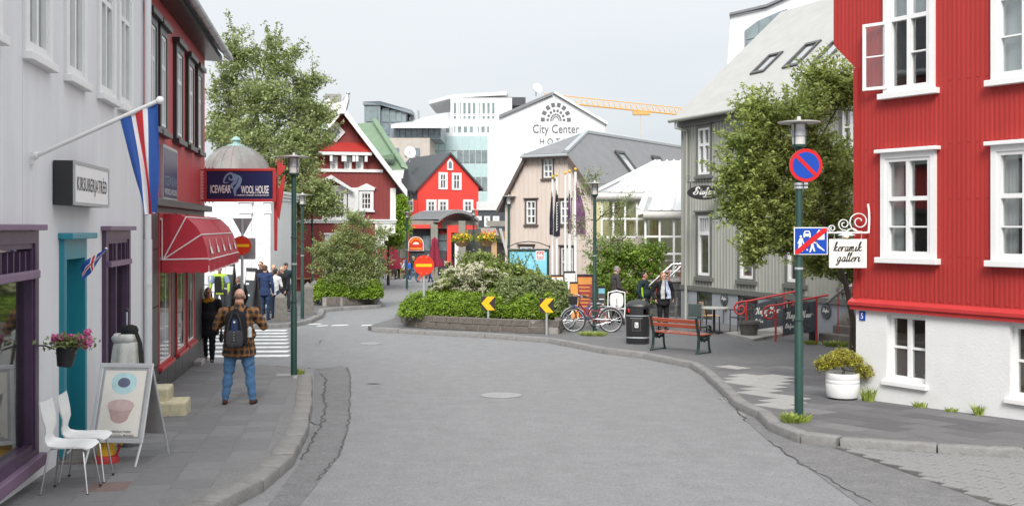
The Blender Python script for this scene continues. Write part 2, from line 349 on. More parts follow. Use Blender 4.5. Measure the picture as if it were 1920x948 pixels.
def plant(name, label, cat, base, lobes, leaf, m, bark, nleaf, spread, trunk=None, tr=.1, seed=1, group=None, limbs=True, twig=.006, shell=2.2, shoots=0, sl=.5):
    """lobes: (centre, radii, clusters) relative to base; trunk: list of points relative to base"""
    t = thing(name, label, cat, base, 0, group); rg = np.random.RandomState(seed); mb = MB(); pts = []
    trunk = [Vector(p) for p in (trunk or [(0, 0, -.1), (0, 0, .4)])]
    mb.tube(trunk, [tr*(1-.6*i/(len(trunk)-1)) for i in range(len(trunk))], 8)
    for c, rad, nc in lobes:
        c = Vector(c); st = min(trunk, key=lambda p: (p-c).length+max(0, p.z-c.z)*2)
        j = Vector(rg.normal(size=3)*.12*(c-st).length); mid = (st+c)/2+j*.5+Vector((0, 0, .08*(c-st).length)); lr = max(twig*2, tr*.32)
        if limbs: mb.tube([st, (st+mid)/2+j*.2, mid, (mid+c)/2-j*.1, c], [lr, lr*.85, lr*.65, lr*.5, lr*.3], 6)
        for _ in range(nc):
            d = rg.normal(size=3); d /= np.linalg.norm(d); r = rg.uniform(.05, 1)**(1/shell)
            p = c+Vector(d*r*np.array(rad)); pts.append(p)
            if limbs and rg.rand() < .55:
                q = c.lerp(p, .12)+Vector(rg.normal(size=3)*.05); mb.tube([q, (q+p)/2+Vector(rg.normal(size=3)*.06), p], [twig*1.4, twig, twig*.4], 4, False)
    sh = []
    for _ in range(shoots):                      # young shoots standing out of the crown, leaves along them
        c, rad, nc = lobes[rg.randint(len(lobes))]; d = rg.normal(size=3)*[1, 1, .6]+[0, 0, .55]; d /= np.linalg.norm(d); p = Vector(c)+Vector(d*np.array(rad)*.85); q = p+Vector(d*sl*rg.uniform(.5, 1.1))+Vector((0, 0, sl*.25))
        mb.tube([p, q], [twig, twig*.4], 4, False); sh += [tuple(p.lerp(q, i/15)+Vector(rg.normal(size=3)*leaf*.45)) for i in range(16) for _k in range(2)]
    mb.build('trunk', bark, t, smooth=50)
    A = np.array([tuple(p) for p in pts]); k = max(1, nleaf//len(A)); B = np.repeat(A, k, 0)
    B = B+rg.normal(size=B.shape)*np.array(spread if hasattr(spread, '__len__') else (spread, spread, spread*.8))
    leafmesh('crown', np.concatenate([B, np.array(sh)]) if sh else B, leaf, m, t, seed, up=.85); return t
# ---------------------------------------------------------------- material library
mat('asphalt', (.192, .191, .195), .85, .07, 3, bump=.6, bscale=110, dirt=.22, dcol=(.155, .155, .155), dscale=.35, speck=.22, col2=(.205, .205, .208))
mat('asphalt_old', (.163, .162, .164), .88, .16, 5, speck=.3, bump=.7, bscale=120, dirt=.4, dcol=(.09, .09, .09), dscale=.9)
mat('pavement', (.122, .120, .122), .85, .12, 4, speck=.2, bump=.4, bscale=120, dirt=.35, dcol=(.07, .07, .07), dscale=.7)
mat('pavement_left', (.165, .162, .163), .85, .10, 4, bump=.4, bscale=120, dirt=.3, dcol=(.11, .108, .106), dscale=.7, speck=.2)  # paler than 'pavement': missing sunlight put into the colour, offsets the left houses' shade
mat('crack', (.062, .060, .058), .9, .5, 9)
for i, c in enumerate([(.108, .106, .110), (.126, .124, .127), (.152, .150, .150), (.090, .088, .092)]): mat('slab%d' % i, c, .85, .10, 6, bump=.35, bscale=90, dirt=.3, dcol=(.07, .068, .066))
mat('slab4', (.150, .147, .149), .85, .10, 6, bump=.35, bscale=90, dirt=.3, dcol=(.11, .108, .105)); mat('slab5', (.172, .169, .170), .85, .10, 6, bump=.35, bscale=90, dirt=.3, dcol=(.12, .118, .115))  # slabs of the left pavement, colours lifted likewise against the house shade
mat('slab_pale', (.30, .295, .28), .85, .12, 6, bump=.3, dirt=.3, dcol=(.2, .19, .18))
mat('slab_red', (.17, .115, .105), .85, .12, 6, bump=.3)
mat('kerb_stone', (.20, .195, .188), .85, .16, 7, bump=.6, bscale=40, dirt=.5, dcol=(.10, .095, .09), dscale=2.5)
mat('cobble', (.205, .203, .20), .85, .10, 7, bump=.4, bscale=50, dirt=.3, dcol=(.13, .12, .11))
mat('road_paint', (.72, .72, .70), .75, .08, 8, dirt=.75, dcol=(.25, .25, .25), dscale=5)
mat('iron', (.29, .29, .285), .6, .2, 12, bump=.5, bscale=50, metal=.3)
mat('white_paint', (.76, .76, .75), .45, .04, 4, dirt=.12, dcol=(.5, .48, .45), dscale=3)
mat('white_wall', (.70, .70, .695), .8, .03, 2, bump=.22, bscale=30, dirt=.25, dcol=(.50, .47, .43), dscale=1.1)
mat('white_plaster', (.76, .765, .77), .8, .03, 2, bump=.1, dirt=.15, dcol=(.6, .58, .55))
mat('grey_corr', (.73, .735, .75), .5, .04, 3, stretch=(1, 1, .12), dirt=.18, dcol=(.36, .35, .34), dscale=2)
mat('red_corr', (.375, .036, .032), .5, .10, 3, spec=.25, stretch=(1, 1, .10), dirt=.45, dcol=(.36, .036, .028), dscale=2.2)
mat('red_trim', (.46, .035, .035), .45, .08)
mat('red_shop', (.47, .048, .052), .5, .08, 3, stretch=(1, 1, .15), dirt=.25, dcol=(.3, .04, .04))
mat('dark_red_wood', (.215, .034, .031), .6, .12, 4, stretch=(1, 1, .2))
mat('bright_red', (.70, .050, .035), .55, .06, 2)
mat('green_roof', (.135, .205, .125), .5, .12, 2, stretch=(1, 1, .3), dirt=.3, dcol=(.13, .19, .13))
mat('black_roof', (.055, .058, .065), .55, .2, 2, dirt=.3, dcol=(.09, .09, .095))
mat('slate_roof', (.175, .175, .182), .7, .08, 2, dirt=.25, dcol=(.27, .27, .275))
mat('felt_roof', (.37, .365, .35), .7, .06, 2, dirt=.35, dcol=(.31, .30, .285), dscale=1.5)
mat('tan_wood', (.60, .515, .455), .6, .06, 3, stretch=(1, 1, .15), dirt=.2, dcol=(.36, .3, .27))
mat('brown_trim', (.10, .075, .062), .5)
mat('stofan_grey', (.345, .35, .315), .55, .07, 3, stretch=(1, 1, .15), dirt=.25, dcol=(.17, .17, .155))
mat('stofan_trim', (.135, .135, .125), .5, .08)
mat('basement_grey', (.27, .285, .31), .7, .07, 3, bump=.15, dirt=.3, dcol=(.2, .2, .21))
mat('dark_clad', (.055, .052, .054), .45, .2, 5, dirt=.3, dcol=(.09, .085, .085))
mat('black_metal', (.018, .018, .02), .4, .2)
mat('dark_trim', (.028, .025, .025), .4, .2)
mat('purple_paint', (.075, .040, .085), .4, .15, 6, dirt=.15, dcol=(.16, .12, .17))
mat('purple_light', (.20, .125, .20), .5, .12)
mat('turquoise', (.020, .235, .30), .38, .10, 4, stretch=(1, 1, .2))
mat('turquoise_dark', (.014, .175, .23), .38, .10, 4, stretch=(1, 1, .2))
mat('zinc', (.42, .43, .44), .45, .1, metal=.5)
mat('steel', (.62, .62, .63), .28, .06, metal=.9)
mat('alu', (.62, .63, .64), .38, .05, metal=.6)
mat('galv', (.45, .47, .48), .5, .12, 20, metal=.5)
mat('lamp_green', (.018, .055, .045), .4, .18, 5, dirt=.2, dcol=(.05, .07, .06), dscale=6)
mat('bench_green', (.012, .030, .027), .4, .2, 8, bump=.2)
mat('lamp_white', (.50, .49, .46), .5, .1, dirt=.3, dcol=(.3, .29, .25), dscale=4)
mat('lamp_glass', (.60, .57, .54), .25, .1, dirt=.3, dcol=(.4, .35, .33), dscale=8)
mat('sign_red', (.55, .018, .022), .45, .04, spec=.2)
mat('sign_orange', (.62, .045, .018), .45, .04, spec=.2)
mat('sign_yellow', (.84, .46, .01), .35, .04)
mat('sign_black', (.03, .022, .022), .4)
mat('sign_blue', (.012, .060, .36), .45, .05, spec=.2)
mat('sign_white', (.80, .80, .79), .4, .03)
mat('sign_back', (.40, .41, .42), .4, .1, 12, metal=.4)
mat('cream_board', (.74, .71, .65), .6, .04, dirt=.3, dcol=(.6, .5, .4), dscale=2)
mat('ink', (.02, .02, .02), .5)
mat('grey_ink', (.12, .12, .12), .5)
mat('navy', (.012, .020, .085), .35, .06)
mat('logo_blue', (.20, .29, .42), .4)
mat('awning_red', (.50, .024, .045), .6, .10, 6, dirt=.2, dcol=(.55, .12, .13), transl=.12)
mat('awning_white', (.78, .74, .73), .6)
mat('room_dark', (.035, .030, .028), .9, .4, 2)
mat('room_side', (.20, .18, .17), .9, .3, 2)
mat('room_white', (.45, .44, .42), .9, .1)
mat('room_shop', (.10, .085, .075), .9, .8, 3, dirt=.6, dcol=(.3, .25, .2), dscale=4)
mat('curtain', (.74, .74, .72), .8, .08, 5, transl=.2)
mat('blind', (.74, .77, .78), .8, .03, transl=.15)
mat('wood', (.30, .17, .08), .55, .2, 6, stretch=(1, 1, .1))
mat('pale_wood', (.52, .33, .17), .55, .12, 8)
mat('bench_wood', (.33, .062, .025), .32, .22, 7, stretch=(.15, 1, 1), coat=.3)
mat('bark_pale', (.25, .225, .19), .85, .25, 8, stretch=(1, 1, .4), bump=.6, bscale=25)
mat('bark_dark', (.075, .06, .048), .9, .3, 10, stretch=(1, 1, .4), bump=.6, bscale=25)
mat('leaf_poplar', (.27, .34, .11), .5, .22, .8, island=.45, transl=.42, col2=(.34, .385, .17))
mat('leaf_willow', (.31, .41, .11), .5, .25, .9, island=.5, transl=.52, col2=(.40, .45, .15))
mat('leaf_hedge', (.22, .345, .035), .5, .24, 1.6, island=.40, transl=.38, col2=(.24, .36, .035))
mat('leaf_shrub', (.215, .29, .09), .5, .28, 1.2, island=.42, transl=.38, col2=(.25, .29, .12))
mat('leaf_juniper', (.17, .245, .055), .55, .3, 1.5, island=.42, transl=.3, col2=(.27, .32, .08))
mat('leaf_rose', (.15, .245, .035), .5, .26, 1.5, island=.42, transl=.38, col2=(.24, .34, .055))
mat('leaf_golden', (.36, .32, .03), .5, .25, 5, island=.35, transl=.25, col2=(.42, .40, .06))
mat('grass', (.15, .20, .04), .6, .3, 5, island=.4, transl=.25, col2=(.26, .32, .05))
mat('blossom', (.72, .68, .52), .6, .1, island=.15, transl=.2)
mat('pink_flower', (.72, .20, .42), .6, .15, 20, island=.25, transl=.25)
mat('yellow_flower', (.75, .50, .03), .6, .2, 10, island=.3, transl=.2)
mat('red_flower', (.60, .09, .04), .6, .2, 10, island=.3, transl=.2)
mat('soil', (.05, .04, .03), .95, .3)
mat('stone_block', (.135, .118, .102), .9, .30, 5, bump=.9, bscale=28, dirt=.5, dcol=(.09, .082, .072), dscale=3)
mat('mortar', (.27, .255, .235), .9, .2)
mat('stone_pillar', (.17, .162, .145), .9, .25, 6, bump=1., bscale=22, dirt=.5, dcol=(.10, .095, .085), dscale=4)
mat('concrete', (.30, .29, .275), .85, .14, 4, bump=.3, bscale=40, dirt=.5, dcol=(.19, .18, .165), dscale=1.5)
mat('brown_stone', (.16, .145, .13), .9, .2, 5, bump=.5, bscale=30, dirt=.4, dcol=(.10, .09, .08))
mat('yellow_step', (.55, .50, .33), .8, .1, 5, bump=.4, dirt=.95, dcol=(.26, .23, .19), dscale=3)
mat('yellow_post', (.72, .42, .015), .5, .1, dirt=.3, dcol=(.5, .3, .05), dscale=6)
mat('red_post', (.45, .03, .03), .5, .1)
mat('plastic_white', (.72, .72, .71), .35, .03)
mat('plastic_black', (.022, .022, .024), .38, .15, 8, bump=.12, bscale=80)
mat('pot_black', (.02, .02, .021), .5, .2)
mat('pot_grey', (.085, .08, .074), .75, .2, 8, bump=.3)
mat('planter_white', (.72, .72, .71), .55, .05, dirt=.25, dcol=(.5, .48, .42), dscale=5)
mat('wool_white', (.66, .64, .60), .95, .10, 40, bump=.25, bscale=260)
mat('wool_black', (.02, .02, .02), .95, .3, 30, bump=.6, bscale=90)
mat('copper', (.175, .155, .145), .55, .22, 2, stretch=(1, 1, .3), metal=.0, dirt=.55, dcol=(.27, .36, .34), dscale=1.6)
mat('copper_green', (.25, .38, .36), .6, .15, 4)
mat('hotel_white', (.66, .665, .67), .7, .02, 1)
mat('aqua_panel', (.42, .56, .56), .3, .06, 2)
mat('aqua_glass', (.19, .235, .24), .12, .25, 1.5, spec=.7)
mat('far_glass', (.16, .20, .22), .12, .4, 1.2, spec=.7)
mat('steel_grey', (.20, .235, .26), .45, .1)
mat('beige_wall', (.47, .42, .37), .8, .08, 2)
mat('white_roof', (.58, .58, .575), .6, .05, 2, dirt=.2, dcol=(.6, .6, .6))
mat('crane_yellow', (.62, .34, .10), .5, .1)
mat('billboard_blue', (.16, .48, .62), .4, .12, 1.3, col2=(.25, .60, .72))
mat('board_green', (.020, .040, .035), .4, .15)
mat('logo_red', (.62, .06, .06), .4)
mat('orange_board', (.74, .30, .05), .5, .12, 5)
mat('red_board', (.36, .035, .025), .5, .15, 6)
mat('chalk_black', (.048, .056, .064), .6, .25, 6)
mat('chalk', (.68, .68, .66), .8)
mat('flag_blue', (.022, .085, .33), .7, .08, transl=.25)
mat('flag_white', (.78, .78, .79), .7, .03, transl=.25)
mat('flag_red', (.60, .035, .045), .7, .06, transl=.25)
mat('flag_grey', (.045, .042, .06), .7, .1, transl=.15)
mat('flag_purple', (.20, .085, .20), .7, .2, 3, transl=.2, dirt=.4, dcol=(.35, .25, .33), dscale=4)
mat('parasol', (.22, .012, .035), .8, .12)
mat('lime', (.30, .34, .04), .5, .1)
mat('chair_red', (.26, .04, .03), .5, .1)
mat('dark_shop', (.055, .062, .072), .5, .15)
mat('kiosk_concrete', (.235, .225, .195), .8, .12, 2, dirt=.35, dcol=(.16, .15, .13))
mat('kiosk_roof', (.19, .195, .20), .5, .1)
mat('skin', (.56, .32, .235), .5, .08, 12, spec=.3)
mat('skin_tan', (.40, .215, .14), .5, .08, 12, spec=.3)
mat('rubber', (.022, .022, .022), .7)
mat('chrome', (.7, .7, .7), .18, .05, metal=1.)
mat('bike_red', (.17, .015, .02), .3, .1)
mat('bike_blue', (.03, .09, .26), .3, .1)
mat('slate_block', (.075, .074, .074), .8, .2, 6, bump=.4)
mat('yellow_curtain', (.55, .50, .28), .8, .1, 4)
glassmat('glass'); glassmat('glass_sky', (.9, .95, .96), .32); glassmat('glass_shop', (.85, .9, .88), .25); glassmat('roof_glass', (.85, .9, .9), .45)
bulb = bpy.data.materials.new('bulb'); bulb.use_nodes = True
bulb.node_tree.nodes['Principled BSDF'].inputs['Emission Color'].default_value = (1, .62, .25, 1); bulb.node_tree.nodes['Principled BSDF'].inputs['Emission Strength'].default_value = 4; MT['bulb'] = bulb
# ---------------------------------------------------------------- ground
mb = MB(); ys = [-30+i for i in range(0, 180)]+[160, 180, 220, 300, 400, 700, 1200, 2500]
xs = [-2500, -600, -120, -40, -20, -10, -5, 0, 5, 10, 20, 40, 120, 600, 2500]
mb.grid([[(x, y, gz(y)+ROAD) for x in xs] for y in ys]); road = mb.build('road', 'asphalt', smooth=60); tag(road, kind='structure')
from mathutils.geometry import tessellate_polygon
def patch(name, poly, lift, m, skirt=.2, parent=None):
    """a sheet laid on the sloping ground: outline in plan, cut every metre to follow the slope"""
    bm = bmesh.new(); vs = [bm.verts.new((p[0], p[1], 0)) for p in poly]
    for q in tessellate_polygon([[Vector((p[0], p[1], 0)) for p in poly]]):
        if len({*q}) == 3: bm.faces.new([vs[i] for i in q])
    y0 = min(p[1] for p in poly); y1 = max(p[1] for p in poly); y = math.floor(y0)+1
    st = 1 if y1-y0 > 3 else .5
    while y < y1:
        bmesh.ops.bisect_plane(bm, geom=bm.verts[:]+bm.edges[:]+bm.faces[:], plane_co=(0, y, 0), plane_no=(0, 1, 0)); y += st
    for f in bm.faces:
        if f.normal.z < 0: f.normal_flip()
    for v in bm.verts: v.co.z = gz(v.co.y)+lift
    if skirt:
        be = [e for e in bm.edges if e.is_boundary]; r = bmesh.ops.extrude_edge_only(bm, edges=be)
        for v in r['geom']:
            if isinstance(v, bmesh.types.BMVert): v.co.z -= skirt
    me = bpy.data.meshes.new(name); bm.to_mesh(me); bm.free(); me.materials.append(m_(m)); return link(name, me, parent)
def P2(px, lift=0.): return [tuple(gp(x, y, lift)[:2]) for x, y in px]
LK = P2([(150, 1060), (300, 985), (385, 940), (470, 898), (528, 852), (558, 800), (569, 750), (572, 705), (560, 689), (525, 685), (398, 680)])
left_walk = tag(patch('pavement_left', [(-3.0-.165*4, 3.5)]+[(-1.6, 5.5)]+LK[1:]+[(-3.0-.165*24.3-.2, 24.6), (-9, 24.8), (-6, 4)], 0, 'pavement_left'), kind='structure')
RK = P2([(2250, 856), (1920, 840), (1756, 832), (1575, 820), (1508, 812), (1452, 790), (1432, 770), (1391, 752), (1364, 728), (1328, 695), (1301, 679), (1212, 662), (1136, 653), (1033, 634), (912, 625), (800, 619), (700, 614)])
right_walk = tag(patch('pavement_right', RK+P2([(690, 611), (712, 604), (740, 596), (744, 582)])+[(-2.5, 45.5), (45, 45.5), (45, 5)], 0, 'pavement'), kind='structure')
FK = P2([(340, 612), (450, 609), (540, 606), (575, 600), (598, 590), (604, 579), (640, 576), (705, 572), (716, 568)])
far_walk = tag(patch('pavement_far', FK+[(-5.6, 46), (-7.5, 56), (-40, 56), (-40, 36)], 0, 'pavement'), kind='structure')
def kerb(parent, line, n=300, step=.85, wd=.24, seed=3):
    rg = random.Random(seed); P = [Vector((p[0], p[1], 0)) for p in line]; seg = []; done = 0
    for a, b in zip(P, P[1:]):
        k = max(1, round((b-a).length/step))
        for i in range(k): seg.append((a.lerp(b, i/k), a.lerp(b, (i+1)/k)))
    for a, b in seg:
        l = (b-a).length-.012; hw = wd/2; m = MB(); h = rg.uniform(-.008, .012); e = .018
        pr = [(-hw, -.16), (-hw, h-e), (-hw+e, h), (hw-e, h), (hw, h-e), (hw, -.16)]; xs_ = [-l/2, -l/2+.02, l/2-.02, l/2]
        m.grid([[(x, y*(1 if 0 < i < 3 else .985), z-(0 if 0 < i < 3 else .012)) for y, z in pr] for i, x in enumerate(xs_)]); m.face([(-l/2, y*.985, z-.012) for y, z in pr]); m.face([(l/2, y*.985, z-.012) for y, z in pr][::-1])
        o = m.build('kerb_stone', 'kerb_stone', parent, smooth=50); c = (a+b)/2; d = b-a
        o.location = (c.x+rg.uniform(-.008, .008), c.y, gz(c.y)+.012); o.rotation_euler = (0, math.atan2(gz(a.y)-gz(b.y), d.length), math.atan2(d.y, d.x)+rg.uniform(-.012, .012))
kerb(left_walk, LK[1:10], step=.75, wd=.26); kerb(right_walk, RK[:17], step=.95, wd=.19); kerb(far_walk, FK, step=1.1, seed=5)
# paving slabs
def slabset(parent, org, ang, su, sv, inside, mats, wts, seed=1, jit=.004, th=.03, lift=.006, name='paving_slab', gap=.012, brick=0., umax=60, vmax=60, pick=None, limit=300):
    rg = random.Random(seed); c, s = math.cos(ang), math.sin(ang); ms = []; n = 0
    for k in mats:
        m = MB(); a, b, e = su/2-gap/2, sv/2-gap/2, .008
        m.grid([[(-a, -b, -th), (a, -b, -th), (a, b, -th), (-a, b, -th)], [(-a, -b, -e), (a, -b, -e), (a, b, -e), (-a, b, -e)], [(-a+e, -b+e, 0), (a-e, -b+e, 0), (a-e, b-e, 0), (-a+e, b-e, 0)]], True).face([(-a+e, -b+e, 0), (a-e, -b+e, 0), (a-e, b-e, 0), (-a+e, b-e, 0)])
        ms.append(m.mesh(name, k))
    for i in range(-umax, umax):
        for j in range(-vmax, vmax):
            u = i*su+(j % 2)*brick*su; v = j*sv; x = org[0]+u*c-v*s; y = org[1]+u*s+v*c
            if not inside(x, y) or n >= limit: continue
            n += 1; k = pick(x, y, rg) if pick else rg.choices(range(len(mats)), wts)[0]
            o = link(name, ms[k], parent); o.location = (x, y, gz(y)+lift+rg.uniform(-jit, jit)); sl = math.atan((gz(y+.2)-gz(y-.2))/.4)
            o.rotation_mode = 'XYZ'; q = Matrix.Rotation(sl+rg.uniform(-.006, .006), 4, 'X') @ Matrix.Rotation(ang, 4, 'Z'); o.rotation_euler = q.to_euler()
def inpoly(poly):
    def f(x, y):
        r = False; n = len(poly)
        for i in range(n):
            (x0, y0), (x1, y1) = poly[i], poly[(i+1) % n]
            if (y0 > y) != (y1 > y) and x < (x1-x0)*(y-y0)/(y1-y0)+x0: r = not r
        return r
    return f
def offs(line, d):
    out = []
    for i, p in enumerate(line):
        a = Vector(line[max(i-1, 0)][:2]); b = Vector(line[min(i+1, len(line)-1)][:2]); t = (b-a).normalized(); out.append((p[0]-t.y*d, p[1]+t.x*d))
    return out
lp = inpoly([(-3.35-.165*9, 8.5)]+offs(LK, .33)[1:8]+P2([(540, 700), (400, 692)])+[(-3.35-.165*22, 22)])
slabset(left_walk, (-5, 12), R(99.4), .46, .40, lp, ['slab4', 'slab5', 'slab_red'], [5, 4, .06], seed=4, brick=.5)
HA = math.atan2(-2000, 1260)                     # right house facade direction
hp = gp(1605, 746)
rp_ = inpoly(offs(RK, -.30)[1:10]+P2([(1335, 680), (1480, 682), (1590, 700), (1606, 748), (1920, 788)]))
def rpick(x, y, rg):
    px = CX+F*x/y; return (4 if px < 1482 and y < 20.6 else rg.choices([0, 1, 2, 3, 4], [4, 4, 2, 4, .25])[0])
slabset(right_walk, (hp.x, hp.y), HA, .66, .44, rp_, ['slab0', 'slab1', 'slab2', 'slab3', 'slab_pale'], None, seed=8, brick=.5, pick=rpick)
cob = inpoly(P2([(1548, 832), (1729, 893), (1873, 946), (1960, 985), (1990, 850), (1800, 842)], ROAD))
c0, c1 = P2([(1548, 829), (1990, 900)], ROAD)
cobbles = tag(patch('cobbled_strip', P2([(1535, 829), (1729, 897), (1873, 950), (1980, 996), (2060, 855), (1800, 842)], ROAD), ROAD+.004, 'crack', skirt=0), kind='structure')
slabset(cobbles, c0, math.atan2(c1[1]-c0[1], c1[0]-c0[0]), .23, .155, cob, ['cobble', 'cobble'], [1, 1], seed=3, lift=ROAD+.022, name='cobble', gap=.022, brick=.5, umax=40, vmax=40)
# road surface: repairs, cracks, covers, markings
tag(patch('asphalt_repair', P2([(588, 692), (640, 685), (655, 693), (656, 760), (654, 800), (640, 850), (560, 950), (500, 950), (560, 870), (590, 790)], ROAD), ROAD+.004, 'asphalt_old', 0), kind='structure')
tag(patch('asphalt_strip', P2([(1395, 757), (1442, 783), (1455, 806), (1535, 830), (1700, 886), (1873, 950), (1700, 1010), (1520, 880), (1440, 826), (1400, 790)], ROAD), ROAD+.004, 'asphalt_old', 0), kind='structure')
def crack(px, wd, seed=1, lift=.009):
    rg = random.Random(seed); P = [gp(x, y, ROAD) for x, y in px]; Q = []
    for a, b in zip(P, P[1:]):
        k = max(2, int((b-a).length/.12)); Q += [a.lerp(b, i/k)+Vector((rg.uniform(-.03, .03), rg.uniform(-.03, .03), 0)) for i in range(k)]
    m = MB(); m.grid([[(q.x-wd*rg.uniform(.2, 1), q.y-wd*.3, gz(q.y)+ROAD+lift), (q.x+wd*rg.uniform(.2, 1), q.y+wd*.3, gz(q.y)+ROAD+lift)] for q in Q])
    return tag(m.build('road_crack', 'crack'), kind='structure')
crack([(600, 700), (612, 712), (606, 740), (610, 760), (600, 800), (575, 850), (560, 866)], .020, 1)
crack([(575, 690), (600, 692), (650, 688), (656, 700)], .018, 2); crack([(656, 700), (655, 780), (650, 812), (636, 850), (590, 905)], .012, 3)
crack([(585, 790), (600, 800), (612, 782)], .018, 4); crack([(1440, 826), (1500, 868), (1560, 900), (1640, 948)], .014, 5)
crack([(690, 719), (725, 720)], .10, 6); crack([(606, 635), (594, 648)], .012, 7); crack([(1400, 790), (1380, 765)], .02, 8); crack([(770, 804), (850, 801)], .008, 9)
for px, r, l in (((940, 741), .31, 'round iron manhole cover in the middle of the road'), ((694, 644), .22, 'small iron cover far up the road near the crossing')):
    q = gp(px[0], px[1], ROAD); t = thing('manhole_cover', l, 'manhole cover', (q.x, q.y, q.z+.006)); t.rotation_euler = (math.atan((gz(q.y+.3)-gz(q.y-.3))/.6), 0, 0)
    MB().lathe([(r+.05, 0), (r+.045, .006), (r, .006)], 32).build('rim', 'iron', t); m = MB(); m.lathe([(r-.006, .0), (r-.006, .004), (0, .004)], 32)
    for i in range(-4, 5):
        for j in range(-4, 5):
            if math.hypot(i, j)*r/5 < r*.85 and (i+j) % 2 == 0: m.cbox((i*r/5, j*r/5, .006), (r/9, r/9, .005))
    m.build('lid', 'iron', t)
q = gp(1372, 750, ROAD); t = thing('drain_grate', 'small iron drain grate against the right kerb', 'drain', (q.x, q.y, q.z+.006)); m = MB()
for i in range(6): m.cbox((i*.06-.15, 0, 0), (.03, .3, .012))
m.box(-.2, .2, -.2, -.16, 0, .008).box(-.2, .2, .16, .2, 0, .008); m.build('grate', 'iron', t)
for i in range(8):
    y0 = 25.1+i*1.0; x0 = (370-CX)/F*y0; x1 = (537-i*.6-CX)/F*y0
    o = patch('crossing_stripe', [(x0, y0), (x1, y0+.12), (x1, y0+.58), (x0, y0+.46)], ROAD+.004, 'road_paint', 0, road)
for (x, y, wd) in ((583, 608, 34), (603, 611, 18), (636, 610, 30), (690, 610, 26)):
    p = gp(x, y, ROAD); k = wd/F*p.y/2; patch('lane_dash', [(p.x-k, p.y-.14), (p.x+k*.9, p.y+.1), (p.x+k, p.y+.42), (p.x-k*.9, p.y+.2)], ROAD+.004, 'road_paint', 0, road)
# ---------------------------------------------------------------- weeds along the edges
def tuft(px, py, h=.16, n=70, r=.10, label='', m='grass', lift=0.):
    p = gp(px, py, lift); t = thing('grass_tuft', label, 'weeds', (p.x, p.y, p.z)); b = MB(); rg = random.Random(px)
    for _ in range(n):
        a = rg.uniform(0, 6.28); d = r*math.sqrt(rg.random()); x, y = d*math.cos(a), d*math.sin(a); hh = h*rg.uniform(.4, 1.1); lx, ly = rg.uniform(-.6, .6)*hh+x*.5, rg.uniform(-.6, .6)*hh+y*.5; wv = .004+.006*rg.random()
        b.grid([[(x-wv, y, -.01), (x+wv, y, -.01)], [(x+lx*.4-wv, y+ly*.4, hh*.6), (x+lx*.4+wv, y+ly*.4, hh*.6)], [(x+lx, y+ly, hh), (x+lx+.001, y+ly, hh)]])
    b.build('blade', m, t); return t
for a in ((1492, 790, .12, 260, .17, 'bright green weeds round the foot of the no parking sign post'), (1628, 752, .24, 60, .08, 'tall grass tuft beside the white planter at the white wall'), (1835, 778, .17, 40, .05, 'lone leafy weed at the foot of the white wall under the right window'), (1726, 763, .1, 50, .09, 'low grass tuft at the white wall under the cellar window'), (1784, 771, .07, 40, .08, 'smallest grass tuft along the white wall'), (1112, 628, .10, 300, .34, 'patch of weeds round the lamp post by the bicycles'), (1521, 645, .10, 160, .15, 'yellow green weeds at the foot of the black bollard'), (562, 702, .12, 60, .07, 'tiny tuft at the kerb beside the left lamp post'), (1568, 648, .13, 240, .3, 'weeds growing at the corner of the red house by the stone steps'), (1415, 634, .08, 160, .35, 'thin moss and weeds round the grey flower pot')): tuft(*a[:5], a[5])
# ================================================================ LEFT ROW
LA = math.atan2(2000, -330)
LF = Fr((-3.0-.165*4, 4), LA, gz(17)-.35); z0L = LF.o.z
U = lambda px, off=0.: LF.uz(px, 500, off)[0]
uP = U(268)                                      # joint of the two houses
gh = thing('grey_house', 'pale grey corrugated shop house with purple windows and turquoise door', 'house', fr=LF)
up = [LF.rect(a, b, -60, y) for a, b, y in ((41, 92, 116), (119, 158, 150), (181, 213, 180), (219, 245, 195))]
up = [(a, b, c, c+1.95) for a, b, c, d in up]; z_ = sum(h[2] for h in up)/4; up = [(a, b, z_, z_+1.95) for a, b, c, d in up]
up.insert(0, (up[0][0]-1.75, up[0][0]-.72, z_, z_+1.95))
pw1 = LF.rect(-150, 60, 432, 866); d_ = LF.uz(35, 868)[1]; t_ = LF.uz(50, 432)[1]; pw1 = (LF.uz(-260, 600)[0], U(61), d_, t_)
dr = (U(110), U(153), LF.uz(130, 842)[1], LF.uz(130, 448)[1]); pw2 = (U(190), U(237), LF.uz(213, 790)[1], LF.uz(213, 432)[1])
m = MB(); facade(m, -3, uP, -1, 9.2-z0L, up+[pw1, dr, pw2], 'wave', .05, .008, 4); m.build('wall', 'grey_corr', gh, smooth=70)
MB().box(-3, uP, 1.2, 7, -.5, 9).build('back_wall', 'grey_corr', gh)
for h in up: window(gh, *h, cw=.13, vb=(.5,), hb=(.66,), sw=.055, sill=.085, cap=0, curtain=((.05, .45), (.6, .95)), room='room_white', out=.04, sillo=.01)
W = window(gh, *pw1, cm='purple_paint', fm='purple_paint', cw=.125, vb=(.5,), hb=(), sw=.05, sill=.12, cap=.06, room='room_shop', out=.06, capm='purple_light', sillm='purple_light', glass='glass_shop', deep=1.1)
a, b, c, d = pw1[0]+.125, pw1[1]-.125, pw1[2], pw1[3]; zt = LF.uz(30, 515)[1]; MB().box(a, b, -.11, -.03, zt-.05, zt+.03).build('transom', 'purple_light', W, bev=.01)
n = int((b-a)/.19)
for i in range(n): x = b-.05-i*.19; MB().box(x-.016, x+.016, -.035, .05, zt+.03, d-.2).build('glazing_bar', 'purple_paint', W)
W = window(gh, *pw2, cm='purple_paint', fm='purple_paint', cw=.12, vb=(.45,), hb=(), sw=.05, sill=.08, cap=.06, room='room_shop', out=.06, capm='purple_light', sillm='purple_light', glass='glass_shop', deep=1.1, curtain=((.03, .3),))
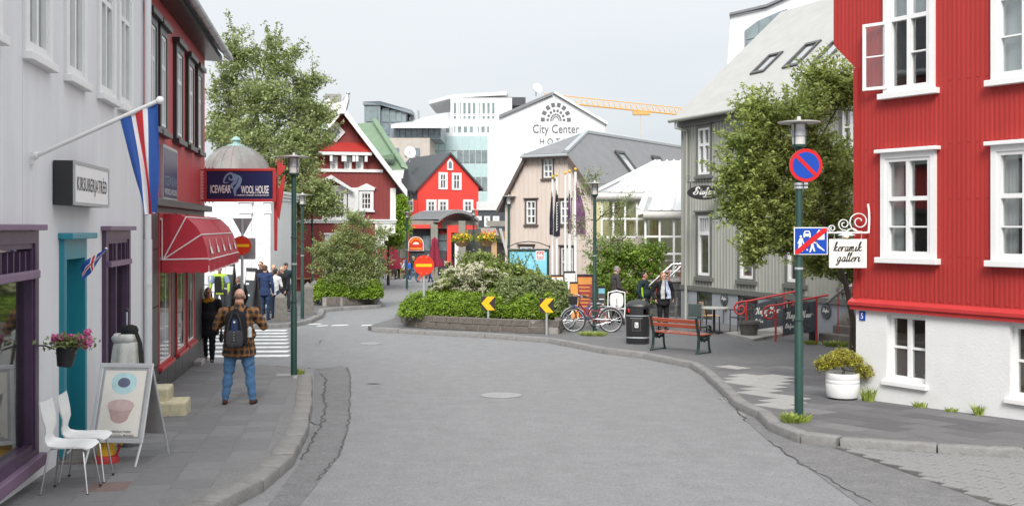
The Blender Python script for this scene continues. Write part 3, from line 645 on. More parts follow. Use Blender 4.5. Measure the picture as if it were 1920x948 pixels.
zt = LF.uz(213, 492)[1]; a, b = pw2[0]+.12, pw2[1]-.12; MB().box(a, b, -.10, -.03, zt-.04, zt+.03).build('transom', 'purple_light', W)
for i in range(5): x = a+(b-a)*(i+.5)/5; MB().box(x-.014, x+.014, -.035, .05, zt+.03, pw2[3]-.17).build('glazing_bar', 'purple_paint', W)
# turquoise door, standing open inwards, with its casing
D = MB(); a, b, c, d = dr; D.box(a, a+.10, -.06, .12, c, d).box(b-.10, b, -.06, .12, c, d).box(a+.1, b-.1, -.06, .12, d-.22, d); dd = D.build('door_frame', 'turquoise', gh)
MB().box(a-.06, b+.10, -.16, -.001, d+.002, d+.07).build('cap', 'turquoise', dd, bev=.01)
q = MB(); q.box(a+.10, b-.10, .22, .27, c+.02, d-.22); dl = q.build('door', 'turquoise', gh)
k = (b-a-.2)/3
for i in range(3): MB().box(a+.105+i*k, a+.095+(i+1)*k, .20, .218, c+.03, d-.24).build('plank', 'turquoise_dark', dl, bev=.006)
MB().box(a+.1, a+.12, .12, .22, c, d-.22).box(b-.12, b-.10, .12, .22, c, d-.22).build('jamb', 'turquoise', dl)
MB().tube([(b-.2, .18, c+1.0), (b-.2, .14, c+1.0), (b-.28, .14, c+1.0)], .012, 6).build('handle', 'steel', dl)
MB().box(a+.1, b-.1, .28, .9, c, d).build('hall', 'room_dark', dl)
st = MB(); st.box(a-.08, b+.18, -.42, -.01, -1, c-.02); st.build('doorstep', 'brown_stone', gh, bev=.02)
# downpipe and white door post at the joint
pp = MB(); pp.tube([(uP-.09, -.09, -.2), (uP-.09, -.09, 6.45-z0L+.2)], .052, 10)
for z in (.9, 2.2, 3.6, 4.9): pp.tube([(uP-.09, -.09, z), (uP-.09, -.09, z+.05)], .062, 10)
pp.build('downpipe', 'grey_corr', gh, smooth=40)
e0, e1 = U(269.5), U(277); MB().box(e0, e1, -.07, .02, LF.uz(273, 760)[1], LF.uz(273, 449)[1]).build('door_post', 'white_paint', gh, bev=.01)
# ---- red woollens shop
rs = thing('red_shop', 'red corrugated wool shop with black window frames and dark panelled ground floor', 'shop', fr=LF)
u1 = U(383.5); zc = LF.uz(328, 385)[1]; ze = LF.uz(330, 15, -.2)[1]
rw = [LF.rect(a, b, y0, y1) for a, b, y0, y1 in ((273, 288, 24, 215), (293, 308, 52, 248), (324, 338, 90, 262), (347, 358.5, 112, 272), (365, 374.5, 133, 284))]
zw0 = sum(h[2] for h in rw[1:])/4; zw1 = sum(h[3] for h in rw[1:])/4; rw = [(h[0], h[1], zw0, zw1) for h in rw]
lw = [LF.rect(a, b, y0, y1) for a, b, y0, y1 in ((295, 320, 500, 682), (329, 346, 500, 656), (349, 363, 500, 640))]
zb0 = sum(h[2] for h in lw)/3; lw = [(h[0], h[1], zb0, zc-.15) for h in lw]
m = MB(); facade(m, uP, u1, zc, ze+.3, rw, 'wave', .065, .009, 4); m.build('wall', 'red_shop', rs, smooth=70)
m = MB(); facade(m, uP, u1, -1, zc, lw); m.build('ground_floor_wall', 'dark_clad', rs)
MB().box(uP+.02, u1, 1.0, 7, -1, ze).build('back_wall', 'dark_clad', rs); MB().face([(u1, 0, -1), (u1, 1, -1), (u1, 1, ze), (u1, 0, ze)]).build('end_wall', 'red_shop', rs)
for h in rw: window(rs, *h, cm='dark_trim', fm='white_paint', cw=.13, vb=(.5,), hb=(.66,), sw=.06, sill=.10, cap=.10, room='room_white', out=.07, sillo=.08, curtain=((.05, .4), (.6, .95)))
for h in lw: window(rs, *h, cm='red_trim', fm='white_paint', cw=.09, vb=(.6,), hb=(), sw=.04, sill=.06, cap=0, room='room_dark', out=.03, py=-.004, glass='glass_shop', sillo=.03)
# dark cladding panels (each proud of the wall)
def panel(a, b, c, d): MB().box(a+.012, b-.012, -.025, -.001, c+.012, d-.012).build('panel', 'dark_clad', rs, bev=.004)
us = [uP+.3]+[lw[0][0]-.03]; zs = [-.4, .55, zb0+.05, zb0+1.05, zb0+2.0, zc-.1]
for a, b in zip(zs, zs[1:]): panel(us[0]+.05, us[1], a, b)
xs = [lw[0][0]+i*(u1-lw[0][0])/7 for i in range(8)]
for a, b in zip(xs, xs[1:]): panel(a, b, -.5, zb0-.09)
MB().box(uP+.1, u1+.12, -.16, -.001, zc-.06, zc+.07).build('cornice', 'dark_clad', rs, bev=.015)
# eaves: soffit, gutter
sf = MB(); sf.slab([(uP-.1, -.36, ze), (u1+.35, -.36, ze), (u1+.35, .1, ze+.02), (uP-.1, .1, ze+.02)], (0, 0, .12)); sf.build('eaves_board', 'dark_trim', rs)
MB().slab([(uP-.1, -.44, ze+.121), (u1+.36, -.44, ze+.121), (u1+.36, 3.2, ze+3.4), (uP-.1, 3.2, ze+3.4)], (0, .02, .05)).build('roof', 'black_roof', rs)
g = MB(); g.tube([(uP-.1, -.52, ze+.10), (u1+.42, -.52, ze+.10)], .075, 10); gr = g.build('gutter', 'galv', rs, smooth=50)
for i in range(9): x = uP+.3+i*.95; MB().tube([(x, -.52, ze+.10), (x+.03, -.52, ze+.10)], .085, 10).build('gutter_bracket', 'galv', gr)
MB().tube([(uP+.25, -.5, ze+.06), (uP+.2, -.35, ze-.12), (uP-.06, -.1, ze-.16), (uP-.09, -.09, ze-.4)], .05, 8).build('downpipe', 'galv', rs, smooth=50)
sp = gp(381, 683); s_ = thing('doorstep', 'grey stone step at the far corner of the red shop', 'step', (sp.x-.12, sp.y, sp.z), LA-R(90)+.0)
MB().box(-.32, .12, -.3, .35, -.1, .10).box(-.32, -.08, -.22, .27, .10, .22).build('step', 'concrete', s_, bev=.015)
# blue poster board on the red wall
a, b, c, d = LF.rect(300, 327, 276, 376); pb = thing('poster_board', 'dark blue poster board fixed to the red shop wall above the awning', 'sign', LF.w(a, -.035, c), LA)
pb.location.z = z0L+c; MB().box(0, b-a, -.02, .03, 0, d-c).build('board', 'zinc', pb); MB().box(.05, b-a-.05, -.024, -.0201, .05, d-c-.05).build('print', 'navy', pb)
text('ICEWEAR', 'logo_blue', pb, .12, b-a-.12, .26, .42, -.027); text('WOOL HOUSE', 'sign_white', pb, .12, b-a-.12, .1, .2, -.027)
# awnings: folded hood frames of three ribs
def awning(ua, ub, nm, grp):
    zp = LF.uz(306, 487)[1]; t = thing('awning', nm, 'awning', LF.w(ua, 0, zp), LA, grp); Wd = ub-ua
    pr = [(0, .76), (-.40, .74), (-.66, .44), (-.78, .02)]; cor = [(0, .79)]+[(-.12, .80), (-.30, .785), (-.44, .71), (-.58, .57), (-.68, .40), (-.745, .2), (-.78, .0)]
    m = MB(); n = 9; rows = []
    for i in range(n+1):
        s = i/n; k = min(1, .86+.14*math.sin(math.pi*min(1, s*1.0))) if False else 1; rows.append([(Wd*s, y, z-.012*math.sin(math.pi*s)*(1 if z > .1 else 0)) for y, z in cor])
    m.grid(rows)
    for x in (0, Wd): m.face([(x, y, z) for y, z in cor]+[(x, 0, 0)])
    m.build('canvas', 'awning_red', t, smooth=35)
    v = MB(); k = 14
    v.grid([[(Wd*i/(k*6), -.782-.01*math.sin(i), 0) for i in range(k*6+1)], [(Wd*i/(k*6), -.79-.012*math.sin(i*1.3), -.20-.022*abs(math.sin(math.pi*i/6))) for i in range(k*6+1)]])
    for x in (0, Wd): v.grid([[(x, -.78*j/24, 0) for j in range(25)], [(x, -.785*j/24, -.20-.03*abs(math.sin(math.pi*j/6))) for j in range(25)]])
    v.build('valance', 'awning_red', t)
    for x in (-.004, Wd+.004):
        for y, z in pr[1:]: MB().tube([(x, -.02, .01), (x, y, z)], .012, 5).build('rib', 'awning_white', t)
        MB().tube([(x, 0, 0), (x, 0, .79)], .014, 5).build('rib', 'awning_white', t)
    for y, z in ((-.405, .735), (-.665, .432), (-.786, .0)): MB().tube([(0, y, z+.006), (Wd, y, z+.006)], .011, 5).build('piping', 'awning_white', t)
    e = MB(); e.tube([(Wd*i/84, -.796, -.20-.026*abs(math.sin(math.pi*i/6))) for i in range(85)], .007, 4); e.build('piping', 'awning_white', t)
    for j in range(max(1, round(Wd/1.1))):
        x = Wd*(j+.5)/max(1, round(Wd/1.1)); l = MB()
        for z, zz, y, yy, wd in ((.36, .22, -.715, -.745, .02), (.22, .10, -.745, -.775, .10)): l.face([(x-wd, y-.012, z), (x+wd, y-.012, z), (x+wd*1.5, yy-.012, zz), (x-wd*1.5, yy-.012, zz)])
        l.build('emblem', 'awning_white', t)
    return t
awning(U(303.5), U(352), 'nearer of the two red canvas awnings with white piping', 'red awnings over the shop windows')
awning(U(353), U(379), 'farther of the two red canvas awnings, beside the white domed building', 'red awnings over the shop windows')
# projecting shop sign with its red frame
Ys = 23.6; p0 = at(388, 373, Ys); p1 = at(512, 321, Ys); ws, hs = p1.x-p0.x, p1.z-p0.z
sg = thing('shop_sign', 'navy projecting sign with white ICEWEAR WOOLHOUSE lettering in a red frame', 'sign', p0, 0)
f = MB(); f.box(-.06, ws+.06, -.05, .05, -.06, .0).box(-.06, ws+.06, -.05, .05, hs, hs+.06).box(-.06, 0, -.05, .05, 0, hs).box(ws, ws+.06, -.05, .05, 0, hs); f.build('frame', 'red_trim', sg, bev=.008)
MB().box(0, ws, -.03, .03, 0, hs).build('board', 'navy', sg)
text('ICEWEAR', 'sign_white', sg, .06*ws, .37*ws, .21*hs, .50*hs, -.034, bold=.02, space=.95); text('WOOL HOUSE', 'sign_white', sg, .52*ws, .94*ws, .19*hs, .48*hs, -.034, bold=.02, space=.95)
text('Uniform Icelandic wool products', 'sign_white', sg, .46*ws, .94*ws, .10*hs, .165*hs, -.034, bold=.03)
lg = MB()
def ribbon(b, P, w0, y=-.034):
    P = spl(P, 8); d = np.gradient(P, axis=0); d /= np.linalg.norm(d, axis=1)[:, None]; n = len(P)
    b.grid([[(p[0]*ws-t[1]*k, y, p[1]*hs+t[0]*k), (p[0]*ws+t[1]*k, y, p[1]*hs-t[0]*k)] for p, t, k in [(P[i], d[i], w0*(.15+math.sin(math.pi*(.08+.84*i/(n-1))))) for i in range(n)]])
ribbon(lg, [(.33, .60), (.26, .60), (.30, .84), (.37, .92), (.41, .80), (.39, .69), (.34, .72), (.35, .80)], .022)
ribbon(lg, [(.41, .90), (.45, .82), (.43, .62), (.38, .48), (.40, .36)], .034); ribbon(lg, [(.47, .86), (.51, .72), (.48, .50), (.43, .32), (.435, .10)], .036)
lg.build('ram_emblem', 'logo_blue', sg)
br = MB()
for z in (-.03, hs+.03):
    br.tube([(-.06, 0, z), (-.36, 0, z)], .018, 6)
br.build('bracket', 'red_trim', sg)
tq = MB()
for i in range(8):
    tq.cbox((-.08, 0, .06+i*(hs-.12)/7), (.03, .02, .025))
    if i < 3: tq.cbox((-.03+i*.08, 0, -.075), (.02, .02, .03)); tq.cbox((-.03+i*.08, 0, hs+.075), (.02, .02, .03)); tq.cbox((ws-.1+i*.05, 0, hs+.075), (.015, .02, .03))
tq.build('stud', 'red_trim', sg)
# the tall red wooden figure standing behind the sign's outer end
rf = at(524, 470, 23.75); hd = thing('carved_figure', 'tall red wooden figure with a raised hand beside the navy sign', 'sculpture', (rf.x, rf.y, rf.z)); k = 23.75/F
def fig(pts, y=0, th=.06): MB().slab([((x-524)*k, y, (470-z)*k) for x, z in pts], (0, th, 0)).build('arm' if y else 'body', 'red_trim', hd, bev=.012)
fig([(514, 470), (519, 470), (521, 330), (516, 326), (513, 340)]); fig([(517, 400), (522, 412), (531, 350), (533, 327), (529, 330), (522, 352), (519, 352)], .065)
fig([(518, 326), (523, 330), (532, 318), (534, 309), (529, 311), (527, 296), (525, 308), (521, 293), (521, 308), (516, 297), (518, 312)], .065)
MB().tube([(-.09, .03, (470-345)*k), (-.26, .03, (470-345)*k)], .022, 6).tube([(-.07, .03, (470-372)*k), (-.26, .03, (470-372)*k)], .022, 6).build('bracket', 'red_trim', hd)
# ---- light box sign on the grey wall
a, z1 = LF.uz(97, 300); _, zq = LF.uz(97, 384); of = -.2; b = LF.uz(200, 350, of)[0]
lb = thing('box_sign', 'black box sign with white face reading KIRSUBERJATRÉÐ on the grey wall', 'sign', LF.w(a, -.012, zq), LA); lb.location.z = z0L+zq
l, h = b-a, z1-zq; MB().box(0, l, of, -.001, 0, h).build('case', 'black_metal', lb, bev=.006); MB().box(.035, l-.035, of-.012, of-.001, .035, h-.035).build('face', 'sign_white', lb)
text('KIRSUBERJATRÉÐ', 'ink', lb, .13, l-.13, h*.24, h*.74, of-.016, space=1.15, bold=.006)
f = MB(); f.box(0, l, of-.02, of, -.001, .035).box(0, l, of-.02, of, h-.035, h+.001).box(0, .035, of-.02, of, .035, h-.035).box(l-.035, l, of-.02, of, .035, h-.035); f.build('rim', 'zinc', lb)
# ---- flags
def flagmesh(parent, P, mcols, name='flag', bar=True):
    """P[i][j] grid of points: i along the fly, j along the hoist; colours from the cross layout"""
    ni, nj = len(P)-1, len(P[0])-1; m = MB(); m.grid(P)
    def colour(i, j):
        x = (i+.5)/ni*25 if bar else 99; y = (j+.5)/nj*18
        if not bar: return 2 if 7 <= y < 11 else 1 if 5.2 <= y < 12.8 else 0
        if 8 <= x < 10 or 8 <= y < 10: return 2
        if 7 <= x < 11 or 7 <= y < 11: return 1
        return 0
    m.m = [colour(i, j) for i in range(ni) for j in range(nj)]
    return m.build(name, mcols, parent, smooth=80)
IC = ['flag_blue', 'flag_white', 'flag_red']
bu, bz = LF.uz(57, 297); B = LF.w(bu, 0, 0); B.z = z0L+bz; T = at(300, 188, 10.05); dv = T-B
fp = thing('flagpole', 'white slanting flagpole fixed to the grey house wall', 'flagpole', B); MB().tube([(0, 0, 0), dv], .022, 8).build('pole', 'white_paint', fp, smooth=60)
MB().ball(dv, .038, 10, (1, 1, 1)).build('finial', 'white_paint', fp, smooth=60); MB().cbox((.02, 0, 0), (.05, .07, .12)).tube([(0, 0, 0), dv*.06], .035, 8).build('bracket', 'white_paint', fp)
fg = thing('national_flag', 'long blue flag with white edged red stripe hanging from the white pole', 'flag', B); h0, h1 = dv*.70, dv*.985; tip = at(294, 398, 10.05)-B; tp2 = at(272, 404, 10.0)-B
rows = []; ni, nj = 50, 36
for i in range(ni+1):
    s = i/ni; row = []
    for j in range(nj+1):
        q = j/nj; top = h1.lerp(h0, q); end = tip.lerp(tp2, q*1.0); e = s**.85; p = top.lerp(end, e); p.x += .012*math.sin(q*9+s*4)*(.25+s); p.y += .045*math.sin(q*12+s*2.5)*(.3+s); p.z -= .0
        row.append(p)
    rows.append(row)
flagmesh(fg, rows, IC, bar=False)
b2 = LF.w(LF.uz(158, 480)[0], -.01, 0); b2.z = at(158, 505, 11.6).z; t2 = at(199, 466, 11.75)
sf_ = thing('small_flag', 'small blue red and white flag on a stick beside the turquoise door', 'flag', b2); dv = t2-b2; MB().tube([(0, 0, 0), dv], .007, 6).build('stick', 'white_paint', sf_); MB().ball(dv, .016, 8).build('finial', 'white_paint', sf_)
ea = [at(x, y, 11.72)-b2 for x, y in ((199, 465), (177, 478), (158, 491), (149, 504))]; eb = [at(x, y, 11.62)-b2 for x, y in ((197, 473), (174, 507), (162, 518), (157, 527))]; rows = []; pl = lambda e, s: e[min(2, int(s*3))].lerp(e[min(2, int(s*3))+1], s*3-min(2, int(s*3)))
for i in range(26):
    s = i/25; row = []
    for j in range(19):
        q = j/18; p = pl(ea, s).lerp(pl(eb, s), q); p.y += .03*math.sin(s*7+q*4); row.append(p)
    rows.append(row)
flagmesh(sf_, rows, IC)
# ---- hanging pot of pink geraniums
pc = at(121, 686, 10.55); hp_ = thing('hanging_pot', 'black hanging pot of pink geraniums beside the turquoise door', 'plant pot', pc, 0); k = 10.55/F
m = MB(); m.lathe([(.066, 0), (.07, .0), (.105, .19), (.112, .19), (.112, .21), (.098, .21), (.095, .17), (0, .17)], 20); o = m.build('pot', 'pot_black', hp_, smooth=40); o.rotation_euler = (0, R(7), 0)
MB().tube([(-.1, 0, .17), (-.2, .02, .2), (-.3, .04, .2)], .008, 6).build('hook', 'black_metal', hp_)
rg = np.random.RandomState(3); leafmesh('foliage', rg.normal(size=(420, 3))*[.10, .07, .035]+[.06, 0, .24], .055, 'leaf_shrub', hp_, 1)
for i, (x, z, r) in enumerate(((-.07, .28, .05), (.0, .27, .055), (.05, .27, .05), (.24, .25, .065), (.20, .22, .055), (.22, .33, .042), (.17, .27, .04))):
    d = rg.normal(size=(160, 3)); d /= np.linalg.norm(d, axis=1)[:, None]; leafmesh('blossom', d*r*rg.uniform(.5, 1, (160, 1))+[x, -.04+.03*(i % 3), z], .026, 'pink_flower', hp_, i, asp=.8)
sm = MB()
for x, z in ((.24, .23), (.22, .3), (0, .25)): sm.tube([(.03, 0, .18), (x*.6, -.01, .24), (x, -.02, z)], .006, 4)
sm.build('stem', 'leaf_shrub', hp_)
# ---- two white chairs
def chair(name, label, px, py, rz, grp):
    p = gp(px, py); t = thing('chair', label, 'chair', p, rz, grp); m = MB()
    # moulded shell: profile in x (front +x), swept across y with a waist
    prof = [(-.235, .86, .155), (-.225, .80, .17), (-.205, .70, .165), (-.19, .62, .14), (-.20, .56, .105), (-.21, .52, .10), (-.195, .475, .13), (-.15, .448, .19), (-.05, .438, .21), (.08, .440, .205), (.17, .435, .195), (.205, .415, .18)]
    top = []; bot = []
    for i, (x, z, hw) in enumerate(prof):
        a, b = prof[max(i-1, 0)], prof[min(i+1, len(prof)-1)]; tx, tz = b[0]-a[0], b[1]-a[1]; l = math.hypot(tx, tz); nx, nz = -tz/l*.007, tx/l*.007
        yy = [hw*v for v in (-1, -.8, -.4, 0, .4, .8, 1)]; cu = [.012, .004, 0, -.003, 0, .004, .012]
        top.append([(x-nx, y, z-nz+c) for y, c in zip(yy, cu)]); bot.append([(x+nx, y, z+nz+c) for y, c in zip(yy, cu)])
    loop = [r+q[::-1] for r, q in zip(top, bot)]; m.grid(loop, True); m.face(loop[0]); m.face(loop[-1]); m.build('seat_shell', 'plastic_white', t, smooth=50)
    for sx in (-1, 1):
        for sy in (-1, 1):
            x = .15*sx; l_ = MB(); l_.tube([(x*.3, .02*sy, .428), (x*.9, .12*sy, .424), (x*1.05, .135*sy, .40), (x*1.42, .19*sy, .012)], .0095, 8); lg = l_.build('leg', 'steel', t, smooth=60)
            MB().tube([(x*1.42, .19*sy, .0), (x*1.42, .19*sy, .02)], .013, 8).build('foot', 'rubber', lg)
    return t
chair('chair', 'white moulded chair on thin steel legs, nearest the camera', 133, 920, R(4), 'white chairs by the grey shop'); chair('chair', 'white moulded chair on steel legs, the one behind beside the turquoise door', 162, 899, R(8), 'white chairs by the grey shop')
# ---- poster A-board
p = gp(216, 872); ab = thing('poster_stand', 'aluminium framed poster stand with two painted bowls on white paper', 'sign', p, R(-6)); k = p.y/F
Wd, Ht, zb = 106*k, 144*k, 42*k; tl = .012
def onb(x, z, y=0): return (x+tl*1.2*(z/Ht), y+.24*z/Ht, zb+z)
fb = MB()
for (x0, x1, a, b) in ((-Wd/2, Wd/2, -.0, .045), (-Wd/2, Wd/2, Ht-.045, Ht), (-Wd/2, -Wd/2+.045, .045, Ht-.045), (Wd/2-.045, Wd/2, .045, Ht-.045)): fb.slab([onb(x0, a), onb(x1, a), onb(x1, b), onb(x0, b)], (0, .028, 0))
fb.build('frame', 'alu', ab, bev=.006); e = .05; MB().slab([onb(-Wd/2+.045, .045, .008), onb(Wd/2-.045, .045, .008), onb(Wd/2-.045, Ht-.045, .008), onb(-Wd/2+.045, Ht-.045, .008)], (0, .01, 0)).build('backing', 'zinc', ab)
MB().face([onb(-Wd/2+.075, .07, .004), onb(Wd/2-.065, .07, .004), onb(Wd/2-.065, Ht-.075, .004), onb(-Wd/2+.075, Ht-.075, .004)]).build('poster', 'cream_board', ab)
mat('bowl_blue', (.45, .66, .68), .8, .15, 9); mat('bowl_dark', (.13, .14, .22), .8, .2, 9); mat('bowl_pink', (.46, .33, .31), .8, .15, 9); mat('bowl_pink_light', (.56, .42, .40), .8, .1, 9)
def pr(name, pts, m_n, y=0.): MB().face([onb(x*Wd, z*Ht, y) for x, z in pts]).build(name, m_n, ab)
el = lambda cx, cz, rx, rz, a0=0, a1=360, n=28: [(cx+rx*math.cos(R(a0+(a1-a0)*i/n)), cz+rz*math.sin(R(a0+(a1-a0)*i/n))) for i in range(n+1)]
pr('bowl_print', el(0, .785, .235, .095, 0, 180)+el(0, .76, .235, .155, 180, 360)[1:-1], 'bowl_blue', .0025); pr('bowl_print', el(0, .755, .115, .062)[:-1], 'bowl_dark', .001)
pr('bowl_print', [(-.25, .47)]+el(0, .335, .17, .09, 180, 360)+[(.25, .47)], 'bowl_pink', .0025); pr('bowl_print', el(0, .47, .25, .075)[:-1], 'bowl_pink_light', .001)
tw = Matrix.Rotation(math.atan2(.24, Ht), 4, 'X')
for s_t, za, zb_, x0, x1 in (('KIRSUBERJATRÉÐ', .125, .165, -.26, .26), ('CREATIVE LOCAL MAKERS', .088, .112, -.32, .32)):
    o = text(s_t, 'grey_ink', ab, x0*Wd, x1*Wd, 0, (zb_-za)*Ht, 0, bold=.012); q = onb(0, za*Ht, 0); o.location = (q[0], q[1]-.003, q[2]); o.rotation_euler = (-math.atan2(.24, Ht), 0, 0)
for sx in (-1, 1):
    MB().tube([onb(sx*(Wd/2-.02), .01, .02), (sx*(Wd/2-.02)-.02, -.09, 0)], .013, 6).build('leg', 'alu', ab); MB().tube([onb(sx*(Wd/2-.02), Ht-.03, .02), (sx*(Wd/2+.02), .62, 0)], .014, 6).build('leg', 'alu', ab)
MB().slab([(-Wd/2+.03, .33, Ht+zb-.05), (Wd/2-.03, .33, Ht+zb-.05), (Wd/2, .56, zb), (-Wd/2, .56, zb)], (0, .012, 0)).build('back_board', 'zinc', ab)
# yellow post with its red base and lever
p = gp(200, 866); k = p.y/F; yp = thing('hydrant_post', 'short yellow post with a red base behind the poster stand', 'hydrant', p)
MB().lathe([(.088, .06), (.088, .34), (.078, .37), (.05, .39), (0, .395)], 18).build('post', 'yellow_post', yp, smooth=40); MB().lathe([(.13, -.02), (.135, .03), (.12, .075), (.09, .085)], 18).build('base', 'red_post', yp, smooth=40)
MB().tube([(.10, -.02, .05), (.17, -.03, .22)], .014, 6).build('lever', 'red_post', yp); MB().tube([(.165, -.03, .2), (.178, -.03, .235)], .02, 6).build('lever_tip', 'yellow_post', yp)
# mannequin in white poncho
p = gp(238, 800); p.y = 12.7; p.x = (238-CX)/F*12.7; p.z = gz(12.7); mn = thing('mannequin', 'dressmaker stand wearing a white knitted poncho and black scarf', 'mannequin', p); k = 12.7/F
zt = CZ-(578-HY)*k-p.z; zs = CZ-(632-HY)*k-p.z; MB().tube([(0, 0, .02), (0, 0, zt-.03)], .012, 8).build('pole', 'steel', mn); MB().ball((0, 0, zt-.02), .024, 10).build('knob', 'black_metal', mn); MB().lathe([(.17, 0), (.16, .02), (.02, .05), (.02, .08)], 16).build('foot', 'black_metal', mn)
def cape(name, prof, m_n, fold, nf, n=72, ox=0):
    b = MB(); b.grid([[((r+fold*t*math.sin(nf*a+t*1.5))*math.cos(a)+ox, (r*.72+fold*t*math.sin(nf*a+t*1.5))*math.sin(a), z) for a in [2*math.pi*j/n for j in range(n)]] for r, z, t in prof], True); return b.build(name, m_n, mn, smooth=70)
cape('poncho', [(.055, zs-.01, 0), (.10, zs-.03, .1), (.155, zs-.07, .2), (.17, zs-.15, .4), (.18, zs-.3, .7), (.20, zs-.5, 1), (.225, zs-.72, 1.2), (.23, zs-.735, 1.2)], 'wool_white', .020, 7)
cape('collar', [(.075, zs-.07, 0), (.15, zs-.05, .3), (.165, zs+.0, .6), (.13, zs+.045, .4), (.07, zs+.04, .0)], 'wool_white', .012, 5, ox=-.02)
cape('scarf', [(.04, zs+.15, 0), (.08, zs+.135, .4), (.10, zs+.09, .6), (.09, zs+.03, .4), (.05, zs+.02, 0)], 'wool_black', .012, 4, ox=.03)
MB().grid([[(.10, -.07, zs+.09), (.15, -.05, zs+.07)], [(.16, -.10, zs-.05), (.20, -.05, zs-.06)], [(.19, -.13, zs-.3), (.23, -.06, zs-.3)], [(.21, -.15, zs-.55), (.235, -.09, zs-.56)]]).build('scarf_end', 'wool_black', mn, smooth=70)
# yellow painted steps in front of the red shop
p = gp(300, 780); ys = thing('yellow_steps', 'pair of worn yellow painted stone steps against the red shop', 'steps', (p.x, p.y, p.z), LA-R(90))
k = p.y/F; MB().box(-.10, .36, -.05, .50, -.1, .20).build('step', 'yellow_step', ys, bev=.03); MB().box(-.30, .10, .08, .62, .0, .38).build('step', 'yellow_step', ys, bev=.03)
# ---- street lamps
def lamp(px, py, ptop, label, grp, lift=0., head=1.):
    p = gp(px, py, lift); k = p.y/F; H = (py-ptop)*k; t = thing('street_lamp', label, 'street lamp', p, 0, grp); s = H/4.2*head*.68; hr = H/4.2*head
    MB().lathe([(.062, -.05), (.062, 1.3*H/4.2), (.052, 1.33*H/4.2), (.047, H-.62*s)], 14).build('pole', 'lamp_green', t, smooth=30)
    for z in (.33, .5, .62): MB().lathe([(.055, z*H), (.062, z*H+.005), (.062, z*H+.03), (.055, z*H+.035)], 12).build('collar', 'galv' if z == .5 else 'lamp_green', t)
    h = MB(); h.lathe([(.05, H-.62*s), (.075, H-.58*s), (.105*hr, H-.56*s), (.105*hr, H-.52*s), (.04, H-.52*s)], 16); hd = h.build('lamp_holder', 'lamp_green', t, smooth=30)
    MB().lathe([(.090*hr, H-.515*s), (.100*hr, H-.35*s), (.102*hr, H-.10*s)], 16).build('lamp_glass', 'lamp_glass', t, smooth=30)
    MB().lathe([(.112*hr, H-.35*s), (.112*hr, H-.22*s), (.106*hr, H-.22*s), (.106*hr, H-.35*s), (.112*hr, H-.35*s)], 16).build('band', 'zinc', t, smooth=30)
    for a in (45, 135, 225, 315): MB().tube([(.112*hr*math.cos(R(a)), .112*hr*math.sin(R(a)), H-.53*s), (.112*hr*math.cos(R(a)), .112*hr*math.sin(R(a)), H-.06*s)], .009, 5).build('strut', 'lamp_green', t)
    MB().lathe([(.0, H-.09*s), (.29*hr, H-.075*s), (.295*hr, H-.05*s), (.12*hr, H-.025*s), (.03, H-.01*s), (.025, H+.06*s), (0, H+.06*s)], 24).build('lamp_shade', 'lamp_white', t, smooth=30)
    return t
G = 'green street lamps with flat round shades'
lamp(551, 703, 290, 'dark green street lamp at the left kerb beside the man in plaid', G)
lamp(567, 597, 363, 'green street lamp behind the left one, between the stone bollards', G)
l3 = lamp(585, 560, 372, 'green street lamp with hanging cables in front of the dark red house', G)
lamp(1115, 620, 341, 'green street lamp standing among the parked bicycles', G); lamp(954, 560, 366, 'green street lamp at the left corner of the tan house', G)
rl = lamp(1498, 787, 224, 'dark green street lamp carrying the round no parking sign', G)
lamp(682, 545, 395, 'small far street lamp above the round bush', G, head=.9); lamp(763, 540, 397, 'far street lamp in front of the kiosk, left end of its roof', G, head=.9); fl2 = lamp(888, 545, 392, 'far street lamp carrying two flower baskets', G, head=.9)
k = l3.location.y/F; cb = MB()
for i in range(5):
    r_ = (5+2.6*i)*k; cb.tube([(r_*math.cos(a), -.05, (560-408-6*i)*k-r_*1.3*math.sin(a)) for a in [math.pi*j/12 for j in range(13)]], .012, 4)
cb.build('cable', 'black_metal', l3)
# concrete pad under the left lamp
patch('lamp_base', P2([(514, 708), (520, 701), (560, 700), (556, 709)]), .008, 'slab_pale', .03, left_walk)
# ================================================================ RIGHT: red house with white cellar
RF = Fr((hp.x, hp.y), HA, gz(hp.y)-.1); z0R = RF.o.z
rh = thing('red_house', 'bright red corrugated house with white plastered cellar and white windows', 'house', fr=RF)
c1_ = RF.rect(1640, 1756, -78, 172); c2_ = RF.rect(1859, 2000, -78, 150); zs_ = RF.uz(1705, 171)[1]; zt_ = zs_+1.95
zc_ = RF.uz(1605, 565)[1]
Ur = lambda px, py=400: RF.uz(px, py)[0]
upw = [(Ur(1660), Ur(1755), zs_, zt_), (Ur(1862), Ur(1862)+.985, zs_, zt_)]
zl0, zl1 = RF.uz(1703, 483)[1], RF.uz(1703, 285)[1]; low = [(Ur(1655), Ur(1757), zl0, zl1), (Ur(1862), Ur(1862)+1.0, zl0, zl1)]
ze_ = 10.5-z0R; ub = -.42
m = MB(); zf = RF.uz(1607, 128)[1]; zg = RF.uz(1563, 84)[1]
facade(m, Ur(1563, 60), 4.6, lambda u: zc_ if u >= 0 else zf+(zg-zf)*(u/Ur(1563, 60)) if u < -.0001 else zc_, ze_, upw+low, 'wave', .076, .011, 4, extra=(-.0002, 0)); m.build('wall', 'red_corr', rh, smooth=70)
sw_ = MB(); sw_.box(0, .02, .03, 6, zc_, ze_).box(4.58, 4.6, .03, 6, zc_, ze_).box(.02, 4.58, 5.98, 6, zc_, ze_); sw_.build('side_wall', 'red_corr', rh)
